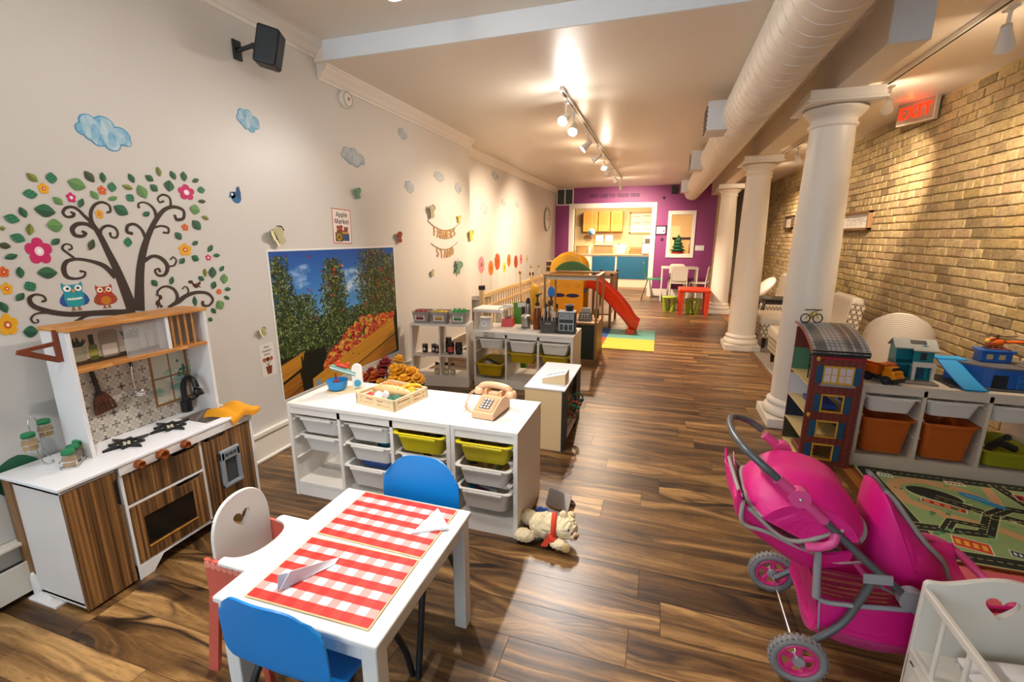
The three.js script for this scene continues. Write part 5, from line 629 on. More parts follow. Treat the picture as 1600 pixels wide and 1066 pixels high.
{ // push-button desk telephone
  const t = thing('desk_telephone', 'beige push-button desk telephone on the storage unit', 'telephone', [-0.785, 0.56, -2.09], -0.1), m = M(0xdcb188, 0.35);
  const prof = shape([[-0.105, 0], [0.105, 0], [0.105, 0.03], [0.1, 0.035], [0.0, 0.078], [-0.02, 0.082], [-0.09, 0.082], [-0.105, 0.06]]); part('body', mv(rot(ext(prof, 0.125, 0.006), 0, -PI / 2), 0.0625, 0.004, 0), m, t); part('base_pad', bb(-0.06, 0.06, 0, 0.005, -0.1, 0.1), M(0x3a2f28, 0.6), t);
  const face = rot(box(0.1, 0.004, 0.1, 0, 0, 0, 0.002), Math.atan2(0.043, 0.1)).translate(0, 0.0625, 0.05); const fp = part('dial_plate', face, M(0xcf9a72, 0.4), t);
  part('key_bed', rot(box(0.056, 0.002, 0.072, 0, 0, 0), Math.atan2(0.043, 0.1)).translate(0, 0.0648, 0.05), M(0x4a3f38, 0.5), fp);
  for (let r = 0; r < 4; r++) for (let c = 0; c < 3; c++) part('key', rot(box(0.011, 0.006, 0.01, 0, 0.003, 0, 0.002), Math.atan2(0.043, 0.1)).translate((c - 1) * 0.018, 0.0625 + 0.002 - (r - 1.5) * 0.0072, 0.05 + (r - 1.5) * 0.0168), M(0xe9e3da, 0.4), fp);
  part('cradle', [bb(-0.05, -0.036, 0.08, 0.115, -0.075, -0.02, 0.004), bb(0.036, 0.05, 0.08, 0.115, -0.075, -0.02, 0.004), bb(-0.03, 0.03, 0.08, 0.1, -0.04, -0.025, 0.004)], m, t);
  const h = part('handset', [tube([[-0.09, 0.1, -0.05], [-0.075, 0.122, -0.05], [-0.03, 0.133, -0.05], [0.03, 0.133, -0.05], [0.075, 0.122, -0.05], [0.09, 0.1, -0.05]], 0.017, 30, 14), lathe([[0, 0], [0.028, 0.002], [0.031, 0.012], [0.024, 0.034], [0, 0.04]], -0.09, 0.078, -0.05), lathe([[0, 0], [0.028, 0.002], [0.031, 0.012], [0.024, 0.034], [0, 0.04]], 0.09, 0.078, -0.05)], m, t);
  const coil = []; const cc = new THREE.CatmullRomCurve3([[-0.1, 0.095, -0.05], [-0.135, 0.08, -0.04], [-0.15, 0.03, -0.01], [-0.13, 0.012, 0.03], [-0.075, 0.012, 0.05], [-0.06, 0.015, 0.05]].map((p) => V(...p))); for (let i = 0; i <= 320; i++) { const u = i / 320, p = cc.getPoint(u), d = cc.getTangent(u), n = V(0, 0, 1).cross(d).normalize(), b = d.clone().cross(n), a = u * 46 * PI; coil.push([p.x + (n.x * Math.cos(a) + b.x * Math.sin(a)) * 0.0055, p.y + (n.y * Math.cos(a) + b.y * Math.sin(a)) * 0.0055, p.z + (n.z * Math.cos(a) + b.z * Math.sin(a)) * 0.0055]); }
  part('coiled_cord', tube(coil, 0.0024, 640, 5), m, t);
}
{ // chrysanthemums behind the unit
  const f = thing('flower_bucket', 'bucket of red, orange and yellow chrysanthemums behind the storage unit', 'flowers', [-1.78, 0, -2.68]);
  part('bucket', tub(0.26, 0.26, 0.26, 0.03, 0.005, 0.1), M(0x5a5a58, 0.4, { metalness: 0.5 }), f); part('foliage', [...Array(40)].map((_, i) => rot(sph(0.03, 0, 0, 0, 0.3, 1.4, 1, 8), rr(-1, 1), rr(0, 6)).translate(rr(-0.2, 0.2), 0.26 + rr(0, 0.16), rr(-0.12, 0.12))), M(0x2f3a1e, 0.8), f);
  const cols = [0x7d1d18, 0xc05a14, 0xd99a12, 0xc98a10, 0x8d2416, 0xd08a1c], petals = []; const bloomG = (r) => join([...Array(3)].flatMap((_, k) => [...Array(14)].map((_, i) => rot(rot(sph(r * 0.42, r * 0.55, 0, 0, 1, 0.28, 0.4, 8), 0, 0, 0.15 + k * 0.5), 0, i / 14 * 2 * PI + k * 0.3).translate(0, r * 0.1 * k, 0))).concat([sph(r * 0.3, 0, r * 0.25, 0, 1, 1, 1, 8)]));
  const g1 = bloomG(0.058), g2 = bloomG(0.048);
  [[-0.18, 0.42, 0.06, 4], [-0.1, 0.46, 0.0, 1], [-0.05, 0.55, -0.05, 0], [0.03, 0.53, -0.04, 2], [0.09, 0.52, -0.04, 3], [0.06, 0.45, 0.04, 2], [-0.02, 0.44, 0.06, 3], [0.14, 0.46, 0.03, 2], [0.22, 0.47, -0.02, 3], [-0.22, 0.38, 0.09, 1], [-0.13, 0.4, 0.1, 0], [-0.06, 0.38, 0.1, 1], [0.02, 0.57, -0.1, 2], [0.0, 0.39, 0.12, 5], [0.1, 0.42, 0.1, 2], [-0.16, 0.48, -0.03, 0], [0.18, 0.42, 0.08, 3], [0.06, 0.49, 0.0, 2], [-0.04, 0.49, 0.02, 4], [-0.2, 0.44, 0.0, 1], [0.12, 0.38, 0.12, 5], [-0.09, 0.52, -0.06, 4], [0.16, 0.5, -0.06, 2]].forEach(([x, y, z, c], i) => { const b = part('bloom', i % 3 ? g1 : g2, M(cols[c], 0.75), f); b.position.set(x, y, z); b.rotation.set(rr(-0.3, 0.6), rr(0, 6), rr(-0.4, 0.4)); part('stem', rod([x * 0.4, 0.2, z * 0.4], [x, y, z], 0.004, 6), M(0x3a4a22, 0.8), f); });
}
// ---- low open corner shelf with baskets, tins, bottles
{
  const P = [-2.29, 0, -3.86], RY = 0.16; const s = thing('corner_shelf', 'low white open shelf beside the orchard poster', 'shelf', P, RY); const w = M(0xe0dad2, 0.42), W = 0.58, D = 0.24, H = 0.63;
  part('top', bb(0, W, H - 0.02, H, -D, 0, 0.002), w, s); for (const x of [0, W - 0.02]) part('side', bb(x, x + 0.02, 0, H - 0.02, -D, 0, 0.002), w, s); part('divider', bb(W / 2 - 0.008, W / 2 + 0.008, 0.09, H - 0.02, -D, -0.01), w, s);
  part('middle_shelf', bb(0.02, W - 0.02, 0.305, 0.32, -D, 0), w, s); part('bottom_shelf', [bb(0.02, W - 0.02, 0.09, 0.105, -D, 0), bb(0.02, W - 0.02, 0, 0.09, -0.018, -0.004)], w, s);
  const at = (x, y, z) => { const v = V(x, 0, z).applyAxisAngle(V(0, 1, 0), RY); return [P[0] + v.x, y, P[2] + v.z]; };
  const put = (n, l, c, x, y, z, g) => { const o = thing(n, l, c, at(x, y, z), RY, g); return o; };
  const fruit = [['red toy apples', 0x9e1d24, 'red'], ['yellow toy lemons', 0xd9b81c, 'yellow'], ['green toy pears', 0x3c9a4a, 'green']];
  fruit.forEach(([n, c, k], i) => { const x = 0.1 + i * 0.19; const b = put('fruit_basket', `clear plastic basket labelled for ${n}`, 'basket', x, H, -0.11, 'labelled fruit baskets'); part('basket', tub(0.17, 0.2, 0.115, 0.015, 0.004, 0.025), M(0xb9b4ac, 0.35, { transmission: 0.35, thickness: 0 }), b); const tex = canvasTex(128, 72, (g) => { g.fillStyle = '#e8e2da'; g.fillRect(0, 0, 128, 72); g.fillStyle = ['#7a1a22', '#b8801c', '#2f7a48'][i]; for (const q of [34, 64, 94]) { g.beginPath(); g.arc(q, 42, 19, 0, 7); g.fill(); } g.fillRect(20, 6, 88, 10); }); part('label_card', uvFit(rot(box(0.1, 0.055, 0.002), 0).translate(0, 0, 0), -0.05, 0.05, -0.0275, 0.0275).rotateX(0.13).translate(0, 0.055, 0.1), M(0xffffff, 0.5, { map: tex }), b);
    for (let q = 0; q < 6; q++) { const p = at(x + (q % 3 - 1) * 0.045, H + 0.085 + (q > 2 ? 0.014 : 0) + (i === 2 ? 0.012 : 0), -0.11 + (q > 2 ? 0.03 : -0.03)); const geo = i === 1 ? [rot(lathe([[0, -0.034], [0.008, -0.03], [0.024, -0.01], [0.024, 0.01], [0.008, 0.03], [0, 0.034]]), 0, 0, 1.2)] : i === 0 ? [lathe([[0, -0.02], [0.018, -0.024], [0.028, 0], [0.02, 0.022], [0.004, 0.018], [0, 0.012]]), cyl(0.002, 0.002, 0.018, 0, 0.024, 0, 6)] : [lathe([[0, -0.028], [0.024, -0.02], [0.027, -0.004], [0.015, 0.02], [0.009, 0.034], [0, 0.036]]), cyl(0.002, 0.002, 0.014, 0, 0.04, 0, 6)]; solo('toy_fruit', `${k} toy fruit piled in its clear basket`, 'toy fruit', geo, M(c, 0.4), p, q, `${k} toy fruit`); } });
  const tin = (l, x, z, r, h, c, band) => { const o = put('food_tin', l, 'tin', x, 0.32, z); part('can', lathe([[0, 0], [r, 0.002], [r * 1.03, 0.004], [r, 0.007], [r, h - 0.007], [r * 1.03, h - 0.004], [r, h], [0, h - 0.003]]), M(c, 0.4), o); part('label', lathe([[r + 0.0006, h * 0.15], [r + 0.0006, h * 0.85]], 0, 0, 0, 24), M(band, 0.5), o); part('emblem', [rot(cyl(r * 0.5, r * 0.5, 0.002, 0, r + 0.001, 0, 16), PI / 2).translate(0, h * 0.45, 0)], M(0xd8d0c4, 0.5), o); };
  tin('dark toy food tin alone at the left of the middle shelf', 0.11, -0.1, 0.027, 0.085, 0x4a4038, 0x3a2c24); tin('dark toy food tin, left of a pair on the middle shelf', 0.2, -0.11, 0.026, 0.085, 0x554a40, 0x3e3028); tin('dark toy food tin, right of a pair on the middle shelf', 0.245, -0.09, 0.026, 0.08, 0x4a4038, 0x48382c);
  const jar = (l, x, z, r, h, c, band) => { const o = put('preserve_jar', l, 'jar', x, 0.32, z); part('glass', lathe([[0, 0], [r, 0.002], [r, h * 0.75], [r * 0.8, h * 0.86], [r * 0.8, h * 0.88]]), M(c, 0.15), o); part('lid', cyl(r * 0.88, r * 0.88, h * 0.14, 0, h * 0.94, 0), M(0x2a2622, 0.35), o); part('label', lathe([[r + 0.0008, h * 0.18], [r + 0.0008, h * 0.6]], 0, 0, 0, 24), M(band, 0.5), o); };
  jar('tall dark jar at the back right of the middle shelf', 0.345, -0.14, 0.034, 0.15, 0x1d1a18, 0x2e2a28); jar('jar with a red and white label on the middle shelf', 0.385, -0.08, 0.033, 0.125, 0x221d1a, 0xb5453c); jar('black jar at the far right of the middle shelf', 0.465, -0.08, 0.036, 0.125, 0x191a1c, 0x24282a);
  const bot = (l, x) => { const o = put('small_bottle', l, 'bottle', x, 0.105, -0.07); part('glass', lathe([[0, 0], [0.025, 0.002], [0.026, 0.06], [0.014, 0.09], [0.014, 0.1]]), M(0xf2f0ea, 0.08, { transmission: 0.8, thickness: 0 }), o); part('cap', cyl(0.017, 0.017, 0.024, 0, 0.11, 0), M(0x1c1a18, 0.4), o); part('label', lathe([[0.0268, 0.012], [0.0268, 0.05]], 0, 0, 0, 24), M(0xcfc7a2, 0.5), o); part('contents', cyl(0.0235, 0.0235, 0.03, 0, 0.018, 0), M(0x9a8a5a, 0.6), o); };
  bot('small capped bottle alone left of the lower shelf divider', 0.235); bot('small capped bottle just right of the lower shelf divider', 0.335); bot('small capped bottle farthest right on the lower shelf', 0.4);
}
// ---- second three-column unit with the kitchen gadgets
const SX = -1.695, SZ = -4.04;
storageUnit('storage_unit', 'white three-column storage unit topped with toy kitchen gadgets', [SX, 0, SZ], 3, 0.32, 0.46, 0.56);
{
  const B = (l, c, col, y, pull = 0, deep = 0.1) => bin(l, c, SX, 0, SZ, col, 0.32, y, deep, pull);
  B('cream bin at the top left of the gadget-topped unit', 'white', 0, 0.485); B('cream bin at the top middle of the gadget-topped unit', 'white', 1, 0.485, 0.02, 0.11); B('cream bin at the top right of the gadget-topped unit', 'white', 2, 0.485, 0.02, 0.11);
  B('mustard bin low in the left column, holding toy tools', 'mustard', 0, 0.245, 0.06, 0.12); B('mustard bin in the middle column of the gadget-topped unit', 'mustard', 1, 0.365, 0.01); B('mustard bin in the right column of the gadget-topped unit', 'mustard', 2, 0.365, 0.02);
  solo('toy_brush', 'dark-handled toy scrub brush in the low mustard bin', 'toy brush', [rot(cyl(0.01, 0.012, 0.2, 0, 0, 0), 0, 0, 1.1), sph(0.03, -0.09, -0.04, 0, 1, 0.7, 1)], M(0x3a3630, 0.5), [SX + 0.2, 0.23, SZ - 0.08], 0.4); solo('toy_cup', 'white toy cup in the low mustard bin', 'toy cup', [lathe([[0, 0], [0.03, 0], [0.036, 0.05], [0.033, 0.05], [0.028, 0.004], [0, 0.004]])], M(0xcfcabc, 0.4), [SX + 0.12, 0.19, SZ - 0.07], 0); solo('toy_ball', 'pale toy ball in the low mustard bin', 'toy ball', [sph(0.03), new THREE.TorusGeometry(0.03, 0.002, 6, 24)], M(0xb8b49a, 0.5), [SX + 0.16, 0.21, SZ - 0.03], 0);
  const tex = canvasTex(128, 96, (g) => { g.fillStyle = '#c9c2b6'; g.fillRect(0, 0, 128, 96); g.fillStyle = '#2a2724'; g.fillRect(12, 14, 42, 12); g.fillRect(12, 64, 42, 14); g.strokeStyle = '#6a655c'; g.strokeRect(70, 10, 50, 76); });
  solo('shelf_tag', 'black and white paper tag on the front rail of the gadget-topped unit', 'label', uvFit(bb(-0.06, 0.06, -0.025, 0.025, 0, 0.0012), -0.06, 0.06, -0.025, 0.025), M(0xffffff, 0.5, { map: tex }), [SX + 0.16, 0.528, SZ + 0.0005]);
  const Y = 0.56, put = (n, l, c, x, z, ry = 0) => thing(n, l, c, [x, Y, z], ry);
  let o = put('toy_scale', 'pale grey toy kitchen scale with a round dial', 'toy scale', -1.615, -4.17); part('body', loft([[[-0.06, 0, 0.05], [0.06, 0, 0.05], [0.06, 0, -0.06], [-0.06, 0, -0.06]], [[-0.045, 0.1, 0.03], [0.045, 0.1, 0.03], [0.045, 0.1, -0.05], [-0.045, 0.1, -0.05]]], true, true, true, true), M(0xcfcac6, 0.45), o); part('dial', rot(cyl(0.032, 0.032, 0.004, 0, 0, 0), PI / 2 - 0.2).translate(0, 0.055, 0.042), M(0xe8e6e2, 0.4), o); part('pointer', box(0.005, 0.026, 0.003, 0, 0.06, 0.047), black, o); part('pan', lathe([[0, 0.105], [0.055, 0.108], [0.062, 0.118], [0.058, 0.118], [0, 0.112]]), M(0xdad6d0, 0.4), o);
  o = put('toy_blender', 'toy blender with a red base and clear jug', 'toy blender', -1.45, -4.38, 0.1); part('base', [loft([[[-0.06, 0, 0.06], [0.06, 0, 0.06], [0.06, 0, -0.06], [-0.06, 0, -0.06]], [[-0.05, 0.08, 0.05], [0.05, 0.08, 0.05], [0.05, 0.08, -0.05], [-0.05, 0.08, -0.05]]], true, true, true, true)], M(0xcf2f1c, 0.35), o); part('jug', lathe([[0.036, 0.082], [0.05, 0.2]]), M(0xf0eee6, 0.08, { transmission: 0.9, thickness: 0 }), o); part('blade_hub', [cyl(0.034, 0.03, 0.02, 0, 0.09, 0), box(0.04, 0.004, 0.01, 0, 0.105, 0)], M(0x6a2a22, 0.4), o); part('lid', cyl(0.054, 0.048, 0.02, 0, 0.21, 0), M(0xe6e6e4, 0.4), o); part('handle', tube([[-0.045, 0.19, 0], [-0.085, 0.185, 0], [-0.09, 0.14, 0], [-0.042, 0.11, 0]], 0.007, 20, 8), M(0xdadad6, 0.4), o);
  o = put('steel_canister', 'brushed steel canister on the gadget-topped unit', 'canister', -1.235, -4.3); part('body', lathe([[0, 0], [0.045, 0.0], [0.045, 0.115], [0.04, 0.125]]), M(0xa8a8a6, 0.28, { metalness: 1 }), o); part('lid', lathe([[0.046, 0.115], [0.046, 0.13], [0.03, 0.142], [0, 0.145]]), M(0xd0d0ce, 0.3, { metalness: 0.9 }), o); part('band', cyl(0.0455, 0.0455, 0.008, 0, 0.02, 0), M(0x3a3a3a, 0.4), o);
  o = put('steel_thermos', 'tall steel bottle with a black stopper', 'thermos', -1.26, -4.46); part('body', lathe([[0, 0], [0.03, 0], [0.03, 0.2], [0.022, 0.23]]), M(0x9a9c9c, 0.25, { metalness: 1 }), o); part('stopper', lathe([[0.022, 0.225], [0.024, 0.25], [0.012, 0.285], [0, 0.29]]), black, o);
  o = put('syrup_bottle', 'amber syrup bottle with a black pump', 'syrup bottle', -1.12, -4.3); part('body', lathe([[0, 0], [0.038, 0], [0.04, 0.01], [0.04, 0.13], [0.034, 0.2], [0.03, 0.215], [0, 0.217]]), M(0x7a3a16, 0.2), o); part('collar', cyl(0.024, 0.02, 0.02, 0, 0.225, 0), M(0xd9b890, 0.4), o); part('pump', [lathe([[0.02, 0.235], [0.022, 0.255], [0.008, 0.275], [0.008, 0.32], [0.018, 0.33], [0.02, 0.345], [0, 0.35]]), rot(box(0.05, 0.012, 0.014, 0.02, 0, 0, 0.003), 0, 0, 0.25).translate(0, 0.345, 0)], black, o);
  o = put('utensil_caddy', 'dark grey plastic caddy full of white cutlery', 'caddy', -0.985, -4.24, 0.12); part('tub', tub(0.17, 0.22, 0.12, 0.012, 0.004, 0.02), M(0x4a4845, 0.4), o); part('grip_hole', [bb(-0.03, 0.03, 0.085, 0.1, 0.107, 0.111, 0.004)], M(0x8a8680, 0.5), o);
  for (let i = 0; i < 14; i++) { const x = -0.985 + rr(-0.06, 0.06), z = -4.24 + rr(-0.07, 0.06), dark = i % 3 === 0, h = rr(0.2, 0.27); solo('toy_utensil', dark ? 'black-handled toy utensil standing in the grey caddy' : 'white plastic toy cutlery standing in the grey caddy', 'toy utensil', dark ? [rod([0, 0, 0], [0.01, h, 0], 0.005), sph(0.016, 0.01, h, 0, 0.8, 1.6, 0.5)] : [rod([0, 0, 0], [0.006, h * 0.8, 0], 0.004), sph(0.015, 0.006, h * 0.8, 0, 1, 1.5, 0.3)], dark ? M(0x1f1c1a, 0.4) : M(0xdedad2, 0.4), [x, Y + 0.01, z], rr(0, 6), dark ? 'black toy utensils in the caddy' : 'white toy cutlery in the caddy'); }
  o = put('toy_coffee_machine', 'black and silver toy coffee machine', 'toy appliance', -0.81, -4.24, 0.06); part('housing', box(0.17, 0.19, 0.13, 0, 0.105, 0, 0.01), M(0x1d2125, 0.35), o); part('drip_base', box(0.185, 0.02, 0.16, 0, 0.01, 0.01, 0.006), M(0x14171a, 0.4), o);
  const ct = canvasTex(160, 180, (g) => { g.fillStyle = '#8f9699'; g.fillRect(0, 0, 160, 180); g.fillStyle = '#1c2226'; g.fillRect(8, 62, 144, 34); g.beginPath(); g.roundRect(14, 112, 36, 56, 8); g.roundRect(110, 112, 36, 56, 8); g.fill(); g.beginPath(); g.ellipse(80, 142, 20, 32, 0, 0, 7); g.fill(); g.fillStyle = '#5f676b'; g.beginPath(); g.arc(32, 28, 10, 0, 7); g.arc(120, 34, 8, 0, 7); g.fill(); g.fillStyle = '#39424a'; g.fillRect(22, 122, 12, 30); g.fillRect(120, 122, 12, 30); });
  part('front_plate', uvFit(box(0.145, 0.17, 0.004, 0, 0.108, 0.066), -0.0725, 0.0725, 0.023, 0.193), M(0xffffff, 0.35, { map: ct }), o); part('top_tray', box(0.165, 0.012, 0.12, 0, 0.204, 0, 0.004), M(0xc8cacb, 0.35), o);
  o = thing('toy_cup', 'navy toy cup on top of the toy coffee machine', 'toy cup', [-0.79, Y + 0.21, -4.25]); part('cup', lathe([[0, 0], [0.034, 0], [0.042, 0.055], [0.038, 0.055], [0.032, 0.004], [0, 0.004]]), M(0x1c2638, 0.4), o); part('rim', mv(rot(new THREE.TorusGeometry(0.041, 0.003, 6, 24), PI / 2), 0, 0.055, 0), M(0xb9bfc4, 0.4), o);
}
// ---- small birch shelf with a wedge sign
{
  const s = thing('birch_shelf', 'low birch cabinet with white top and black chalkboard side', 'cabinet', [-0.69, 0, -3.2]); const hx = 0.14, hz = 0.33, H = 0.45;
  part('end_panel', bb(-hx, hx - 0.02, 0, H - 0.012, hz - 0.018, hz, 0.002), birch, s); part('end_panel', bb(-hx, hx - 0.02, 0, H - 0.012, -hz, -hz + 0.018, 0.002), birch, s); part('back_panel', bb(-hx, -hx + 0.012, 0.0, H - 0.012, -hz + 0.018, hz - 0.018), birch, s); part('shelf', [bb(-hx + 0.012, hx - 0.03, 0.06, 0.075, -hz + 0.018, hz - 0.018), bb(-hx + 0.012, hx - 0.03, 0.25, 0.262, -hz + 0.018, hz - 0.018)], birch, s);
  part('top', bb(-hx - 0.004, hx + 0.002, H - 0.012, H, -hz - 0.004, hz + 0.004, 0.002), M(0xdfe2e8, 0.3), s); part('chalk_panel', bb(hx - 0.02, hx, 0, H - 0.012, hz - 0.12, hz, 0.002), M(0x20262b, 0.5), s); part('chalk_panel', bb(hx - 0.02, hx, 0, H - 0.012, -hz, -hz + 0.2, 0.002), M(0x20262b, 0.5), s); part('front_lip', bb(hx - 0.02, hx, 0.05, 0.075, -hz + 0.2, hz - 0.12), whiteLac, s);
  const w = thing('wedge_sign', 'birch wedge block with black lettering on the small cabinet', 'sign', [-0.655, H, -3.05]); part('wedge', mv(rot(ext(shape([[-0.08, 0], [0.085, 0], [0.085, 0.075], [-0.08, 0.03]]), 0.14, 0.002), 0, 0), 0, 0, -0.07), birch, w);
  const tex = canvasTex(220, 180, (g) => { g.fillStyle = '#dfe2e8'; g.fillRect(0, 0, 220, 180); g.fillStyle = '#1a1c22'; for (let i = 0; i < 9; i++) { g.fillRect(24 + i * 20, 66, 6, 52); g.fillRect(24 + i * 20, [66, 88, 112][i % 3], 16, 6); if (i % 2) g.fillRect(34 + i * 20, 66, 5, 30); }; }); const a = Math.atan2(0.045, 0.165), g = box(0.168, 0.002, 0.136); const q = g.attributes.position, u = g.attributes.uv; for (let i = 0; i < q.count; i++) u.setXY(i, q.getX(i) / 0.168 + 0.5, 0.5 - q.getZ(i) / 0.136); part('top_print', rot(g, 0, 0, a).translate(0.002, 0.0545, 0), M(0xffffff, 0.4, { map: tex }), w);
  const tc = [0x1f7a4a, 0x1c5a78, 0xc0542c, 0x1f8a5a, 0x8a3a3a]; [0.2, 0.1, 0.02, -0.06].forEach((z, i) => { const t = thing('toy_bead_string', ['green', 'teal', 'orange', 'bright green'][i] + ' toy bead loop hanging on the side of the birch cabinet', 'toy beads', [-0.535, 0.24, -3.2 - z + 0.1]); part('loop', mv(rot(new THREE.TorusGeometry(0.045, 0.006, 8, 28), 0, 0.5), 0, 0, 0), M(tc[i], 0.4), t); part('bead', [0, 1, 2, 3, 4].map((k) => sph(0.014, Math.cos(k) * 0.045 * 0.87, -Math.sin(k) * 0.045, 0, 1, 1, 1, 10)), M(tc[(i + 1) % 5], 0.4), t); });
}
// ---- teddy bear lying by the unit
{
  const t = thing('teddy_bear', 'cream teddy bear with a red scarf slumped beside the storage unit', 'teddy bear', [-0.445, 0, -1.93], 0.05);
  const fur = new THREE.MeshPhysicalMaterial({ color: 0xe4d3ac, roughness: 0.95, sheen: 0.5, side: THREE.DoubleSide }); const fuzzy = (g, a) => { g = mergeVertices((g.deleteAttribute('uv'), g.deleteAttribute('normal'), g)); const p = g.attributes.position; for (let i = 0; i < p.count; i++) { const n = 1 + a * (fbm(p.getX(i) * 150 + 3 + p.getZ(i) * 90, p.getY(i) * 150 + p.getZ(i) * 110, 5, 3) - 0.5); p.setXYZ(i, p.getX(i) * n, p.getY(i) * n, p.getZ(i) * n); } g.computeVertexNormals(); return g; };
  const blob = (r, x, y, z, sx, sy, sz) => mv(fuzzy(new THREE.SphereGeometry(r, 56, 40).scale(sx, sy, sz), 0.34), x, y, z);
  // lying on its front, head to the right
  part('torso', [blob(0.062, 0.0, 0.075, 0, 1.35, 0.95, 1.0)], fur, t); part('head', [blob(0.055, 0.095, 0.088, 0.01, 1.05, 0.95, 1.05), blob(0.028, 0.135, 0.07, 0.035, 1, 0.85, 1)], fur, t);
  part('ear', blob(0.02, 0.085, 0.145, 0.0, 1, 1.1, 0.7), fur, t); part('ear', blob(0.02, 0.115, 0.115, -0.05, 1, 1.1, 0.7), fur, t);
  part('arm', blob(0.026, 0.075, 0.035, 0.07, 1.6, 0.95, 1.1), fur, t); part('arm', blob(0.026, 0.055, 0.03, -0.07, 1.5, 0.95, 1), fur, t); part('leg', [blob(0.033, -0.095, 0.04, 0.055, 1.5, 0.95, 1)], fur, t); part('leg', [blob(0.033, -0.09, 0.075, -0.04, 1.3, 1.2, 1)], fur, t);
  part('foot_pad', sph(0.024, 0.11, 0.034, 0.09, 1, 1, 0.4), M(0xc9ac78, 0.9), t); part('foot_pad', sph(0.024, -0.13, 0.085, -0.045, 0.5, 1.1, 1), M(0xb59a62, 0.9), t);
  part('nose', sph(0.011, 0.15, 0.075, 0.056, 1, 0.8, 0.8), M(0x6a3f2a, 0.6), t); part('cheek', sph(0.009, 0.13, 0.09, 0.056, 1, 1, 0.5), M(0xa8505a, 0.8), t); part('eye', [sph(0.005, 0.118, 0.108, 0.058)], black, t);
  part('scarf', [mv(rot(new THREE.TorusGeometry(0.056, 0.013, 10, 30), 0, PI / 2 + 0.1), 0.04, 0.078, 0.005), surf((u, v) => [0.02 + u * 0.04 + v * 0.045, 0.07 - v * 0.058 + 0.006 * Math.sin(u * 6), 0.062 + v * 0.03 + 0.008 * Math.sin(v * 5)], 8, 10, 0.004), surf((u, v) => [0.02 + u * 0.03 - v * 0.03, 0.07 - v * 0.05, 0.064 + v * 0.02], 8, 10, 0.004)], M(0xc93a1c, 0.8), t);
  solo('blue_toy_disc', 'blue plastic toy lid behind the teddy bear', 'toy', [rot(lathe([[0, 0.012], [0.03, 0.01], [0.042, 0.0], [0.039, 0.0], [0.028, 0.006], [0, 0.006]]), 0.7)], M(0x1652b0, 0.4), [-0.5, 0.04, -2.06]); solo('grey_card', 'grey folded card leaning behind the teddy bear', 'card', [rot(box(0.14, 0.09, 0.004, 0, 0.045, 0, 0.001), -0.5, 0, 0), rot(box(0.14, 0.06, 0.004, 0, 0.03, 0, 0.001), 0.7, 0, 0).translate(0, 0, -0.09)], M(0xb8b0a8, 0.6), [-0.45, 0.002, -2.2], -0.3);
}

